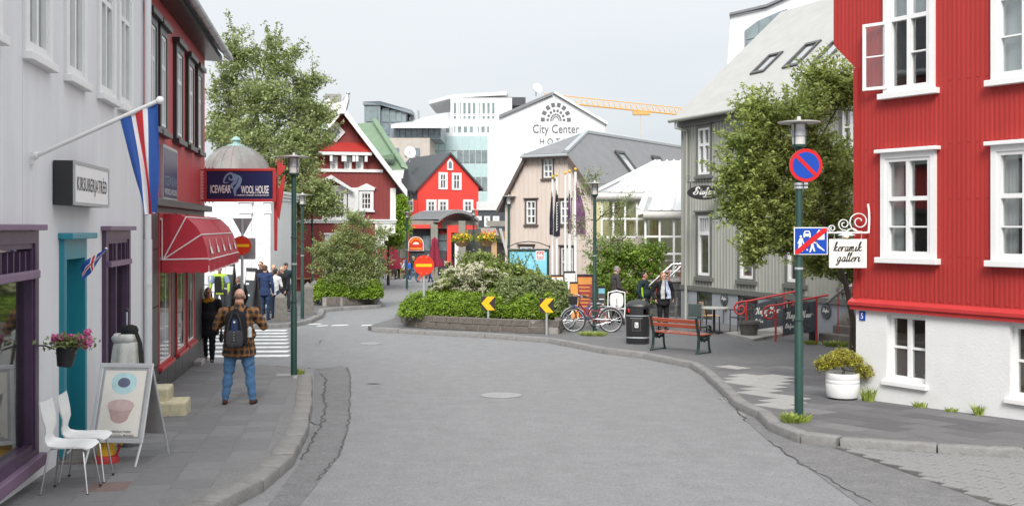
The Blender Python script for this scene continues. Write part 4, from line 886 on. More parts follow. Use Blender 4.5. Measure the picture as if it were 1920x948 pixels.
MB().box(-.03, .055, -.03, .002, zc_+.02, zf).box(-.03, -.012, .002, .09, zc_+.02, zf).build('corner_board', 'red_corr', rh); MB().box(-.06, -.012, .095, .2, zc_+.1, zl1+.05).box(-.06, -.012, .095, .2, zl1+.35, zf).build('corner_trim', 'white_paint', rh)
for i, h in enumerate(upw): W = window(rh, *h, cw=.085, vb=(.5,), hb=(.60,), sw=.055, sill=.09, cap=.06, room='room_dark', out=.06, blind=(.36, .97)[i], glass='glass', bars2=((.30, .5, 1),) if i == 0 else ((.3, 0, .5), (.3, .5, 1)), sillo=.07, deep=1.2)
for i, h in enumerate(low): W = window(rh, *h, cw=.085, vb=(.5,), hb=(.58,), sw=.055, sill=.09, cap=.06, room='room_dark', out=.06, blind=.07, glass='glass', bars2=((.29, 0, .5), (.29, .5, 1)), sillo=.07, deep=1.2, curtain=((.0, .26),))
# the open casement, swung out to the left on its hinge
h = upw[0]; a, c, d = h[0]+.10, h[2]+.07, h[2]+.07+(zt_-zs_-.15)*.585; wl = .42; op = bpy.data.objects.new('open_casement', None); COL.objects.link(op); op.parent = rh; op.location = (a-.01, -.05, 0); op.rotation_euler = (0, 0, R(-168))
f = MB(); f.box(0, .05, -.02, .02, c, d).box(wl-.05, wl, -.02, .02, c, d).box(.05, wl-.05, -.02, .02, c, c+.05).box(.05, wl-.05, -.02, .02, d-.05, d).box(.05, wl-.05, -.012, .012, (c+d)/2-.012, (c+d)/2+.012); f.build('casement_frame', 'white_paint', op, bev=.005)
MB().face([(.05, 0, c+.05), (wl-.05, 0, c+.05), (wl-.05, 0, d-.05), (.05, 0, d-.05)]).build('pane', 'glass', op)
rv = MB(); lap = MB(); u_ = .02
while u_ < 4.5:
    for z in (RF.uz(1780, 372)[1], RF.uz(1780, 480)[1], RF.uz(1780, 268)[1], RF.uz(1780, 150)[1], zc_+.10):
        if not any(h[0]-.08 < u_ < h[1]+.08 and h[2]-.1 < z < h[3]+.08 for h in upw+low): rv.ball((u_+.038, -.012, z), .011, 5)
    u_ += .152
rv.build('rivet', 'red_corr', rh)['kind'] = 'stuff'
# trim, cellar
MB().slab([(-.09, -.10, zc_), (4.62, -.10, zc_), (4.62, -.10, zc_-.05), (-.09, -.10, zc_-.05)], (0, .12, 0)).box(-.07, 4.61, -.07, .02, zc_-.12, zc_-.051).slab([(-.09, -.10, zc_), (4.62, -.10, zc_), (4.62, -.0, zc_+.06), (-.09, -.0, zc_+.06)], (0, .01, -.01)).build('trim_board', 'red_trim', rh)
cel = []
for (x0, x1, y0, y1) in ((1662, 1735, 583, 713), (1893, 1990, 600, 738)):
    u0, u1_ = Ur(x0, 650), Ur(x1, 650); cel.append((u0, u1_, 0, 0))
zq0, zq1 = RF.uz(1700, 715)[1], zc_-.16; cel = [(cel[0][0], cel[0][1], zq0, zq1), (cel[1][0], cel[1][0]+(cel[0][1]-cel[0][0]), zq0, zq1)]
m = MB(); facade(m, 0, 4.6, -1.2, zc_-.06, cel)
for a, b, c, d in cel: m.face([(a, 0, c), (a, .16, c), (a, .16, d), (a, 0, d)]).face([(b, 0, c), (b, .16, c), (b, .16, d), (b, 0, d)]).face([(a, 0, d), (b, 0, d), (b, .16, d), (a, .16, d)]).face([(a, 0, c), (b, 0, c), (b, .16, c), (a, .16, c)])
m.face([(0, 0, -1.2), (0, 6, -1.2), (0, 6, zc_), (0, 0, zc_)]); m.build('cellar_wall', 'white_wall', rh)
for a, b, c, d in cel:
    g = bpy.data.objects.new('cellar_window', None); COL.objects.link(g); g.parent = rh; g.location = (0, .10, 0)
    f = MB(); w_ = .06; mid = (a+b)/2
    f.box(a, a+w_, 0, .07, c, d).box(b-w_, b, 0, .07, c, d).box(a+w_, b-w_, 0, .07, d-w_, d).box(a+w_, b-w_, 0, .07, c, c+w_).box(mid-.04, mid+.04, -.004, .066, c+w_, d-w_); f.build('window_frame', 'white_paint', g, bev=.005)
    for x0, x1 in ((a+w_, mid-.04), (mid+.04, b-w_)):
        MB().box(x0, x1, .01, .055, c+(d-c)*.5-.018, c+(d-c)*.5+.018).build('glazing_bar', 'white_paint', g)
        for z0_, z1_ in ((c+w_, c+(d-c)*.5-.018), (c+(d-c)*.5+.018, d-w_)): MB().face([(x0, .03, z0_), (x1, .03, z0_), (x1, .03, z1_), (x0, .03, z1_)]).build('pane', 'glass', g)
    r = MB(); r.box(a, b, .9, .92, c, d).face([(a, .08, c), (a, .9, c), (a, .9, d), (a, .08, d)], 1).face([(b, .08, c), (b, .9, c), (b, .9, d), (b, .08, d)], 1).face([(a, .08, d), (b, .08, d), (b, .9, d), (a, .9, d)]).face([(a, .08, c), (b, .08, c), (b, .9, c), (a, .9, c)], 1); r.build('interior', ['room_shop', 'wood'], g)
    MB().slab([(a-.06, -.16, c-.09), (b+.05, -.16, c-.09), (b+.05, -.16, c-.02), (a-.06, -.16, c-.02)], (0, .2, .02)).build('sill', 'white_paint', g, bev=.008)
    v = MB(); v.lathe([(.05, 0), (.07, .03), (.03, .12), (.035, .2)], 12, (mid-.12, .2, c+w_-.03)).lathe([(.04, 0), (.08, .06), (.07, .07), (0, .02)], 12, (mid+.17, .22, c+w_-.03)); v.build('ceramics', 'cream_board', g, smooth=40)
a, b, c, d = RF.rect(1612, 1623, 583, 600); hn = thing('house_number', 'blue enamel house number 5 on the white cellar wall', 'sign', RF.w(a, -.004, c), HA); hn.location.z = z0R+c
MB().box(0, b-a, -.012, 0, 0, d-c).build('plate', 'sign_blue', hn, bev=.003); text('5', 'sign_white', hn, (b-a)*.3, (b-a)*.72, (d-c)*.18, (d-c)*.82, -.015, bold=.01)
# ---- keramik galleri hanging sign on a white scroll bracket, square to the wall (turned towards the street)
kp = RF.w(Ur(1634, 440), -.02, 0); kp.z = CZ-(430-HY)/F*kp.y; k = kp.y/F
kb = thing('scroll_bracket', 'white wrought iron scroll bracket holding the keramik galleri board', 'bracket', kp)
K = lambda x, z: ((x-1632)*k, (430-z)*k)
def iron(name, pts, wd=.012, th=.02, m='white_paint', par=None, yo=0.):
    P = spl([K(*p) for p in pts], 8); d = np.gradient(P, axis=0); d /= np.linalg.norm(d, axis=1)[:, None]; b = MB(); rows = []
    for p, t in zip(P, d): x, z, nx, nz = p[0], p[1], -t[1]*wd/2, t[0]*wd/2; rows.append([(x+nx, yo-th, z+nz), (x-nx, yo-th, z-nz), (x-nx, yo+th, z-nz), (x+nx, yo+th, z+nz)])
    b.grid(rows, True); b.face(rows[0]); b.face(rows[-1][::-1]); return b.build(name, m, par)
iron('backplate', [(1627, 382), (1629, 400), (1629, 420), (1628, 437)], .028, .015, par=kb); iron('bar', [(1550, 436), (1590, 436), (1628, 436)], .022, .015, par=kb)
def spiral(cx, cz, r0, r1, a0, turns, n=14): return [(cx+(r0+(r1-r0)*i/n)*math.cos(a0+turns*6.283*i/n), cz+(r0+(r1-r0)*i/n)*math.sin(a0+turns*6.283*i/n)) for i in range(n+1)]
iron('scroll', spiral(1611, 415, 20, 4, 1.3, 1.75)+[], par=kb); iron('scroll', spiral(1583, 420, 11.5, 2.5, 1.3, 1.6), par=kb); iron('scroll', spiral(1561, 428, 7.5, 2, 1.3, 1.5), par=kb); iron('scroll', [(1628, 434), (1612, 435), (1600, 428), (1592, 430), (1585, 434), (1570, 434)], par=kb)
MB().tube([(.05, .0, K(0, 399)[1]), (-.02, .0, K(0, 399)[1])], .008, 5).tube([(.08, .0, K(0, 421)[1]), (-.02, .0, K(0, 421)[1])], .008, 5).build('wall_pin', 'red_trim', kb)
lf = MB(); c_ = K(1588, 434); lf.lathe([(.02, .0), (.03, -.03), (.12, -.045), (.13, -.06), (.02, -.05)], 18, (c_[0], 0, c_[1])); lf.build('lamp_shade', 'white_paint', kb, smooth=40); MB().ball((c_[0], 0, c_[1]-.065), .028, 10).build('bulb', 'bulb', kb)
kb.rotation_euler = (0, 0, R(-4))
k0 = K(1554, 502); kw, kh = 69*k, 54*k
ks = thing('hanging_sign', 'cream hanging board reading keramik galleri in black script', 'sign', kp+Vector((k0[0], -.0, k0[1])), R(-4)); MB().box(0, kw, -.018, .018, 0, kh).build('board', 'cream_board', ks, bev=.006)
script('keramik', 'ink', ks, .11*kw, .86*kw, .58*kh, .74*kh, -.021, pen=.10, slant=.22); script('galleri', 'ink', ks, .20*kw, .82*kw, .22*kh, .38*kh, -.021, pen=.10, slant=.22)
for x in (.13, .85): MB().tube([(x*kw, 0, kh-.01), (x*kw+.01, 0, kh+.05), (x*kw, 0, kh+.10)], .006, 5).build('chain', 'galv', ks)
# ---- signs on the right lamp post
def post_sign(lampo, name, label, px, py, dy=-.075):
    p = lampo.location; k = p.y/F; return thing(name, label, 'sign', ((px-CX)*k, p.y+dy, CZ-(py-HY)*k), 0)
k = rl.location.y/F; r = 31*k; n1 = post_sign(rl, 'no_parking_sign', 'round blue no parking sign with red rim and red bar', 1508, 310.5)
MB().lathe([(r, 0), (r, .006), (0, .006)], 40).build('plate', 'sign_back', n1).rotation_euler = (R(90), 0, 0)
flatpoly('face', disc((0, 0), r), 'sign_red', n1, -.010, .002); flatpoly('face', disc((0, 0), r*.80), 'sign_blue', n1, -.013, .002); q = r*.80
flatpoly('bar', [(-q*.80, q*.60), (-q*.60, q*.80), (q*.80, -q*.60), (q*.60, -q*.80)], 'sign_red', n1, -.016, .002)
cl = MB()
for z in (-r*1.18, -r*1.4): cl.lathe([(.062, z), (.066, z), (.066, z+.035), (.062, z+.035)], 14, (rl.location.x-n1.location.x, .075, 0)).cbox((0, .0, z+.018), (.05, .04, .03))
cl.build('clamp', 'galv', n1)
n2 = post_sign(rl, 'zone_sign', 'square blue end of home zone sign with red diagonal bar', 1517.5, 451.5, -.07); a, b = 31.5*k, 25.5*k
MB().box(-a, a, -.004, .004, -b, b).build('plate', 'sign_white', n2, bev=.003); flatpoly('face', [(-a+.012, -b+.012), (a-.012, -b+.012), (a-.012, b-.012), (-a+.012, b-.012)], 'sign_blue', n2, -.007, .002)
def zp(name, pts): flatpoly(name, [(x*a, z*b) for x, z in pts], 'sign_white', n2, -.010, .002)
zp('house_symbol', [(.30, .10), (.80, .10), (.80, .62), (.62, .78), (.46, .82), (.30, .50)]); zp('car_symbol', [(-.44, .26), (-.36, .26), (-.36, .33), (-.10, .33), (-.10, .26), (-.02, .26), (-.02, .55), (-.10, .75), (-.36, .75), (-.44, .55)]); flatpoly('window_symbol', [(-.36*a, .55*b), (-.10*a, .55*b), (-.14*a, .68*b), (-.32*a, .68*b)], 'sign_blue', n2, -.012, .001)
zp('person_symbol', [(-.80, -.78), (-.72, -.78), (-.64, -.35), (-.58, -.78), (-.48, -.78), (-.56, -.2), (-.50, .0), (-.44, -.3), (-.38, -.28), (-.50, .22), (-.66, .22), (-.80, -.18), (-.74, -.2), (-.68, -.02)]); zp('person_symbol', disc((-.60, .34), .085, 14, .8))
zp('child_symbol', [(-.10, -.82), (-.02, -.82), (.08, -.5), (.18, -.78), (.26, -.74), (.16, -.35), (.14, -.1), (.28, -.2), (.30, -.12), (.12, .06), (.02, .06), (-.16, -.2), (-.10, -.26), (.02, -.1), (.0, -.42)]); zp('child_symbol', disc((.05, .16), .075, 14, .8)); zp('ball_symbol', disc((-.22, -.64), .06, 12, .8))
zp('street_symbol', [(.18, .05), (.26, .05), (.40, -.45), (.80, -.74), (.80, -.66), (.50, -.35), (.34, -.05)])
flatpoly('bar', [(-a+.01, -b+.01), (-a*.72, -b+.01), (a-.01, b*.72), (a-.01, b-.01), (a*.72, b-.01), (-a+.01, -b*.72)], 'sign_red', n2, -.015, .002)
# ---- white planter with golden conifer
p = gp(1580, 748); k = p.y/F; r = 31*k; pl = thing('planter', 'round white ribbed concrete planter at the corner of the red house', 'planter', p); h = 50*k
MB().lathe([(r*.72, -.02), (r*.72, .05)], 24).build('foot', 'stone_block', pl); pr_ = [(r*.9, .045), (r*.95, .08)]
for f_ in (.62, .76): pr_ += [(r, h*f_-.015), (r*.975, h*f_), (r, h*f_+.015)]
MB().lathe(pr_+[(r, h-.02), (r*.98, h), (r*.86, h), (r*.86, h-.08), (0, h-.09)], 32).build('pot', 'planter_white', pl, smooth=30)
plant('golden_conifer', 'golden green spreading conifer growing in the white planter', 'shrub', p+Vector((0, 0, h-.08)), [((-.18, 0, .26), (.20, .16, .09), 60), ((.12, -.05, .28), (.18, .2, .10), 60), ((.34, -.08, .12), (.16, .15, .11), 50), ((-.33, 0, .20), (.13, .13, .07), 36), ((.02, .1, .36), (.16, .16, .07), 36)], .030, 'leaf_golden', 'bark_dark', 9500, .030, [(0, 0, 0), (.02, 0, .12), (-.03, 0, .2)], .03, 11, twig=.004)
# ================================================================ Stofan: grey wooden house
SA = math.atan2(-2000, 860); SF = Fr(at(1277, 600, 36)[:2], SA, gz(30)-.15); z0S = SF.o.z
sh = thing('grey_cafe_house', 'grey ribbed cafe house with pale steep roof behind the leafy tree', 'house', fr=SF); Us = lambda x, y=400: SF.uz(x, y)[0]
zeS = SF.uz(1285, 226)[1]; zbS = SF.uz(1320, 540)[1]; W_ = 12.
ww = [SF.rect(1307, 1336, 234, 330)]; wl_ = [SF.rect(1307, 1336, 398, 519)]
dx = Us(1401)-Us(1321); zA, zB = ww[0][2:], wl_[0][2:]; wid = ww[0][1]-ww[0][0]; u_ = ww[0][0]
allw = [(u_+dx*i, u_+dx*i+wid, *zA) for i in range(4)]; alll = [(u_+dx*i, u_+dx*i+wid, *zB) for i in range(4)]
m = MB(); facade(m, 0, W_, zbS, zeS, allw+alll, 'rib', .165, .015); m.build('wall', 'stofan_grey', sh)
bw = [(Us(1307), Us(1335), -.9+SF.uz(1320, 585)[1]*0, zbS-.14), (Us(1384), Us(1420), 0, zbS-.14)]
bw = [(a, b, zbS-1.0, zbS-.12) for a, b, c, d in bw]+[(Us(1477), Us(1520), -.3, zbS-.12)]
m = MB(); facade(m, -.0, W_, -1, zbS, bw); m.build('cellar_wall', 'basement_grey', sh)
for i, h in enumerate(bw): window(sh, *h, cm='stofan_trim', fm='stofan_trim' if i < 2 else 'bright_red', cw=.06, vb=(.5,), hb=(), sw=.05 if i < 2 else .12, sill=0, cap=0, lite=True, out=-.04, name='cellar_window' if i < 2 else 'cellar_door')
MB().box(-.03, W_, -.05, -.0, zbS-.10, zbS+.05).build('base_board', 'stofan_trim', sh)
MB().box(-.002, .0, .0, 8.5, -1, zeS).box(W_, W_+.02, 0, 8.5, -1, zeS).box(0, W_, 8.4, 8.5, -1, zeS).build('side_wall', 'stofan_grey', sh); MB().slab([(0, .0, zeS), (0, 8.5, zeS), (0, 4.25, zeS+3.8)], (W_, 0, 0)).build('gable', 'stofan_grey', sh)
for i, h in enumerate(allw): window(sh, *h, cm='stofan_trim', fm='white_paint', cw=.10, vb=(.5,), hb=(.64,), sw=.075, sill=.09, cap=.05, room='room_dark', out=.05, bars2=((.3, 0, .5), (.3, .5, 1)), curtain=((.0, .2), (.82, 1)), sillo=.05)
for i, h in enumerate(alll): 
    W = window(sh, *h, cm='stofan_trim', fm='white_paint', cw=.10, vb=(), hb=(.70,), sw=.085, sill=.13, cap=.06, room='room_dark', out=.05, sillo=.06)
    for j in range(1, 4): x = h[0]+.185+(wid-.37)*j/4; MB().box(x-.016, x+.016, -.02, .05, h[2]+.05+(zB[1]-zB[0]-.15)*.70+.05, zB[1]-.19).build('glazing_bar', 'white_paint', W)
    pd = MB(); pd.lathe([(.0, .09), (.04, .08), (.09, .0), (.0, .0)], 12, ((h[0]+h[1])/2+.1, .35, h[2]+(zB[1]-zB[0])*.62)); pd.tube([((h[0]+h[1])/2+.1, .35, h[2]+(zB[1]-zB[0])*.62+.08), ((h[0]+h[1])/2+.1, .35, zB[1]-.1)], .006, 4)
    pd.build('pendant_lamp', 'orange_board', W)
    MB().ball(((h[0]+h[1])/2+.1, .35, h[2]+(zB[1]-zB[0])*.62), .035, 8).build('bulb', 'bulb', W)
MB().box(-.1, W_, -.10, .0, zeS-.22, zeS-.01).build('eaves_board', 'stofan_trim', sh)
MB().slab([(-.12, -.30, zeS-.03), (W_, -.30, zeS-.03), (W_, 4.25, zeS+3.98), (-.12, 4.25, zeS+3.98)], (0, -.04, .06)).slab([(-.12, 8.8, zeS-.03), (W_, 8.8, zeS-.03), (W_, 4.26, zeS+3.98), (-.12, 4.26, zeS+3.98)], (0, .04, .06)).build('roof', 'felt_roof', sh)
MB().tube([(-.14, -.38, zeS+.0), (W_, -.38, zeS+.0)], .07, 8).build('gutter', 'stofan_grey', sh, smooth=50); MB().tube([(.22, -.36, zeS-.05), (.22, -.36, zeS-.25), (.5, -.09, zeS-.36), (.5, -.09, zeS-.6), (.42, -.09, 0)], .045, 8).build('downpipe', 'stofan_grey', sh, smooth=50)
def rline(u, t): s = 4.55/4.55; return Vector((u, -.30+4.55*t, zeS-.03+4.01*t))
for j in range(6):
    t = (j+.6)/6.3; a = rline(-.12, t); MB().box(-.11, W_, a.y-.012, a.y+.012, a.z+.045, a.z+.062).build('roof_seam', 'felt_roof', sh)
def skylight(par, f, u0, u1_, t0, t1, off=.05):
    s = bpy.data.objects.new('skylight', None); COL.objects.link(s); s.parent = par; A, B, C, D = f(u0, t0), f(u1_, t0), f(u1_, t1), f(u0, t1); n = (B-A).cross(D-A).normalized()*off
    if n.z < 0: n = -n
    fr_ = MB(); e = .07; ia, ib, ic, id_ = A.lerp(C, e*1.4)+(B-A)*.04, B.lerp(D, e*1.4)-(B-A)*.04, C.lerp(A, e*1.4)-(B-A)*.04, D.lerp(B, e*1.4)+(B-A)*.04
    for p, q, r_, s_ in ((A, B, ib, ia), (B, C, ic, ib), (C, D, id_, ic), (D, A, ia, id_)): fr_.slab([p+n, q+n, r_+n, s_+n], n*1.6)
    fr_.build('skylight_frame', 'dark_clad', s); MB().face([ia+n*1.7, ib+n*1.7, ic+n*1.7, id_+n*1.7]).build('pane', 'roof_glass', s); MB().face([ia+n*1.1, ib+n*1.1, ic+n*1.1, id_+n*1.1]).build('blind', 'blind', s)
    fl = MB(); g0 = A+(A-D)*.18; g1 = B+(B-C)*.18; fl.slab([g0+n*.9, g1+n*.9, B+n*.9, A+n*.9], n*.4); fl.build('flashing', 'slate_roof', s)
for u, ta, tb in ((2.35, .32, .49), (4.05, .31, .515), (5.5, .285, .47)): skylight(sh, rline, u, u+.72, ta, tb)
# oval hanging sign and plates
op_ = SF.w(Us(1362, 358), -.10, 0); kq = op_.y/F; oc = Vector((op_.x, op_.y, CZ-(361-HY)*kq)); og = thing('oval_sign', 'black oval hanging sign with white Stofan script on the grey house', 'sign', oc, 0)
rx, rz_ = 33*kq, 13.5*kq; cx_ = -36*kq; o = flatpoly('board', [(cx_+x, z) for x, z in disc((0, 0), rz_, 36, rx/rz_)], 'plastic_black', og, -.02, .04); script('Stofan', 'chalk', og, cx_-.62*rx, cx_+.66*rx, -.25*rz_, .22*rz_, -.024, pen=.16, slant=.15); script('a u o', 'chalk', og, cx_-.1*rx, cx_+.3*rx, -.65*rz_, -.50*rz_, -.024, pen=.2)
b_ = MB(); b_.tube([(0, 0, rz_+.1), (cx_-rx, 0, rz_+.1)], .013, 6).tube([(cx_-.8*rx, 0, rz_+.1), (cx_-.8*rx, 0, rz_*.6)], .013, 6).tube([(cx_+.8*rx, 0, rz_+.1), (cx_+.8*rx, 0, rz_*.6)], .013, 6).tube([(0, 0, rz_+.5), (0, 0, -.3)], .02, 6)
for cx2, r2 in ((-.95, .10), (-.1, .09), (.35, .08)): b_.tube([(cx_+cx2*rx+r2*(1-i/18)*math.cos(i*.6), 0, rz_+.22+r2*(1-i/18)*math.sin(i*.6)) for i in range(15)], .006, 4)
b_.build('bracket', 'black_metal', og)
def plate(name, label, rect, off=-.012, m='sign_blue', txt=None, rim='sign_white'):
    a, b, c, d = rect; t = thing(name, label, 'sign', SF.w(a, off, 0), SA); t.location.z = z0S+c; MB().box(0, b-a, -.012, .0, 0, d-c).build('plate', rim, t); MB().box(.03, b-a-.03, -.016, -.0121, .03, d-c-.03).build('face', m, t)
    if txt: text(txt, 'sign_white', t, .06, b-a-.06, (d-c)*.33, (d-c)*.67, -.019)
    return t
plate('street_sign', 'small navy street name plate with white rim on the grey house', SF.rect(1338, 1357, 403, 414), m='navy', txt='Vesturgata 3')
for x, y, l in ((1358, 560, 'round black logo plate on the cellar wall behind the cafe chairs'), (1549, 583, 'round black logo plate on the cellar wall beside the stone steps'), (1494, 543, 'round grey logo plate above the red cellar door')):
    a, z = SF.uz(x, y, -.02); t = thing('logo_plate', l, 'sign', SF.w(a, -.02, 0), SA, 'round logo plates of the cafe'); t.location.z = z0S+z; flatpoly('plate', disc((0, 0), .20), 'chalk_black', t, -.012, .012); flatpoly('ring', disc((0, 0), .17)+[], 'stofan_trim', t, -.015, .002); flatpoly('face', disc((0, 0), .15), 'chalk_black', t, -.018, .002)
    script('Stofan', 'chalk', t, -.12, .12, -.02, .025, -.021, pen=.2)
# ---- ramp, rails and chalk boards
pa = gp(1405, 634); pb_ = gp(1525, 612); RA = math.atan2(pb_.y-pa.y, pb_.x-pa.x)
p1 = gp(1375, 620); p2 = gp(1435, 636)
rm = tag(patch('ramp', [tuple(gp(1360, 628)[:2]), tuple(gp(1412, 640)[:2]), tuple(gp(1530, 618)[:2]), tuple(gp(1480, 606)[:2])], .07, 'concrete', .25), kind='structure')
ln = (gp(1530, 620)-gp(1425, 637)).length; TH = R(16)
def rail(p, label, blabel, L_):
    r0 = .98; t = thing('handrail', label, 'railing', p, R(-12), 'red scroll handrails of the ramp'); z1 = .93; rise = .30
    pts = [(-.20+.17*math.cos(a)*(1-.0*a)+.0, 0, z1-.30+.0) for a in ()]
    sc = [(-.14+(.045+.022*i/2.2)*math.cos(R(-60+i*38)), 0, z1-.22+(.045+.022*i/2.2)*math.sin(R(-60+i*38))) for i in range(14)][::1]
    sp_ = []
    for i in range(17):
        a = R(90+ i*40*-1); rr = .20-.010*i; sp_.append((-.05+rr*math.cos(math.pi/2+i*.55), 0, z1-.20+rr*math.sin(math.pi/2+i*.55)))
    MB().tube(sp_[::-1]+[(.2, 0, z1+.03), (L_*.5, 0, z1+rise*.5), (L_, 0, z1+rise)], .026, 8).build('rail', 'red_trim', t, smooth=60); MB().tube([(.10, 0, -.2), (.10, 0, z1+.01)], .026, 8).build('post', 'red_trim', t, smooth=60); MB().tube([(L_-.3, 0, -.1), (L_-.3, 0, z1+rise-.04)], .026, 8).build('post', 'red_trim', t, smooth=60)
    c = thing('chalk_board', blabel, 'sign', p, R(-12), 'chalk boards reading Happy Hour on the ramp rails'); x0, x1 = .28, L_-.32; z = z1-.10
    MB().slab([(x0, -.035, .16), (x1, -.035, .30), (x1, -.035, z+rise*.82), (x0, -.035, z+.03)], (0, .02, 0)).build('board', 'chalk_black', c); w_ = x1-x0
    for o in (script('Happy Hour', 'chalk', c, x0+.18*w_, x0+.95*w_, .60, .685, -.039, pen=.13, slant=.2), script('Stofan', 'chalk', c, x0+.12*w_, x0+.38*w_, .36, .41, -.039, pen=.16, slant=.2)): o.rotation_euler = (0, R(-5), 0); o.location = (0, 0, -.03)
    d_ = MB(); d_.box(x0+.5*w_, x0+.62*w_, -.039, -.036, .42, .435).box(x0+.72*w_, x0+.86*w_, -.039, -.036, .43, .445).slab([(x0+.14*w_, -.039, z-.05), (x0+.9*w_, -.039, z+.1), (x0+.9*w_, -.039, z+.105), (x0+.14*w_, -.039, z-.045)], (0, .002, 0))
    rg = random.Random(4)
    for cx2 in (.08, .93):
        for _ in range(9): a = rg.uniform(0, 6.28); q = rg.uniform(.03, .09); d_.tube([(x0+cx2*w_, -.039, z-.10), (x0+cx2*w_+q*math.cos(a), -.039, z-.1+q*math.sin(a))], .003, 3)
    d_.build('chalk_drawing', 'stofan_trim', c)['kind'] = 'stuff'
    for x in (.35, L_-.5): MB().box(x-.02, x+.02, -.045, .01, z-.06, z+.14).build('strap', 'black_metal', c)
rail(gp(1392, 629), 'farther red tube handrail ending in a scroll, nearer the house wall', 'farther chalk board with Happy Hour and a white note, behind the nearer board', 1.40)
rail(gp(1447, 640), 'nearer red tube handrail ending in a scroll, right by the lamp post', 'nearer chalk board with Happy Hour, beside the black bollard', 1.42)
p = gp(1404, 632); k = p.y/F; fp_ = thing('flower_pot', 'dark grey empty flower pot with moulded rim at the foot of the ramp', 'flower pot', p); MB().lathe([(.20, 0), (.27, .36), (.30, .37), (.30, .44), (.26, .44), (.25, .38), (0, .37)], 20).build('pot', 'pot_grey', fp_, smooth=35)
gr_ = MB()
for i in range(20): a = i*.314; gr_.ball((.262*math.cos(a), .262*math.sin(a), .31), .02, 6)
gr_.build('garland', 'pot_grey', fp_)
p = gp(1523, 638); bl = thing('bollard', 'black bollard with silver ball top beside the stone steps', 'bollard', p); MB().lathe([(.09, -.05), (.085, .85), (.06, .87)], 14).build('post', 'black_metal', bl, smooth=40); MB().ball((0, 0, .93), .08, 12).build('knob', 'steel', bl, smooth=60)
# ---- stone steps with rails between the two houses
p = gp(1553, 640); stp = thing('stone_steps', 'brown stone steps with iron rails rising to the door behind the red house', 'steps', p, SA+R(8))
for i in range(5): MB().box(-.35 if i == 0 else -.18, 1.5, .02+i*.34, .02+(i+1)*.34-.004 if i < 4 else 3.0, -.3 if i == 0 else (i)*.20-.02, (i+1)*.20).build('step', 'brown_stone', stp, bev=.02)
for sx, l in ((.1, 0), (1.30, 1)):
    h_ = MB(); h_.slab([(sx-.03, -.15, .98), (sx+.03, -.15, .98), (sx+.03, 1.7, 2.06), (sx-.03, 1.7, 2.06)], (0, -.03, .05)); h_.build('handrail', 'stofan_trim', stp)
    for j in range(3): y = .25+j*.55; b_ = MB(); b_.tube([(sx, y, .2+j*.32), (sx, y, 1.19+(y)*.585)], .014, 6); b_.ball((sx, y, .85+y*.5), .03, 8, (1, 1, 1.5)); b_.build('baluster', 'red_trim', stp)
p = gp(1592, 636); rk = thing('boulder', 'rough brown boulder at the corner of the white cellar wall', 'rock', p); bm = bmesh.new(); bmesh.ops.create_icosphere(bm, subdivisions=3, radius=1)
from mathutils import noise as mno
for v in bm.verts: v.co *= 1+.25*mno.noise(v.co*1.3)+.08*mno.noise(v.co*4); v.co.x *= .30; v.co.y *= .3; v.co.z = v.co.z*.42+.30
me = bpy.data.meshes.new('stone'); bm.to_mesh(me); bm.free(); me.materials.append(MT['brown_stone']); link('stone', me, rk)
# ---- bench
ba, bb = gp(1222, 656), gp(1311, 664); BA = math.atan2(bb.y-ba.y, bb.x-ba.x); bl_ = (bb-ba).length; bc = (ba+bb)/2
bn = thing('park_bench', 'park bench of red brown slats on dark green cast iron ends, seen from behind', 'bench', bc, BA)
# local: x along the bench, +y the way it faces
for sx in (-1, 1):
    x = sx*(bl_/2-.03); e = MB(); w_ = .045
    def bar(P, r): e.tube([(x, y, z) for y, z in spl(P, 5)], r, 6, flat=1.5)
    bar([(-.06, 0), (.0, .12), (.02, .28), (.03, .42), (-.02, .6), (-.07, .80)], .026); bar([(.50, .0), (.46, .10), (.44, .25), (.44, .38), (.50, .43)], .026); bar([(-.10, .012), (.2, .02), (.52, .012)], .016); bar([(.02, .40), (.2, .385), (.40, .40)], .03)
    bar([(-.03, .64), (.10, .62), (.30, .62), (.42, .64), (.50, .60), (.47, .54), (.41, .57)], .024); bar([(.50, .43), (.53, .48), (.50, .54)], .02); bar([(.10, .36), (.14, .30), (.2, .34), (.26, .28), (.32, .34), (.38, .30), (.40, .36)], .02)
    e.ball((x, -.075, .83), .035, 8); o = e.build('cast_iron_end', 'bench_green', bn, smooth=50)
for (y0, z0_, dy, dz, th) in ((-.025, .585, -.018, .085, .03), (-.052, .70, -.022, .09, .03)): MB().slab([(-bl_/2-.04, y0, z0_), (bl_/2+.02, y0, z0_), (bl_/2+.02, y0+dy, z0_+dz), (-bl_/2-.04, y0+dy, z0_+dz)], (0, .03, .006)).build('back_slat', 'bench_wood', bn, bev=.006)
for i in range(5): MB().box(-bl_/2-.03, bl_/2+.02, .045+i*.088, .12+i*.088, .425-.004*i*(2-i if i < 2 else 0), .455).build('seat_slat', 'bench_wood', bn, bev=.006)
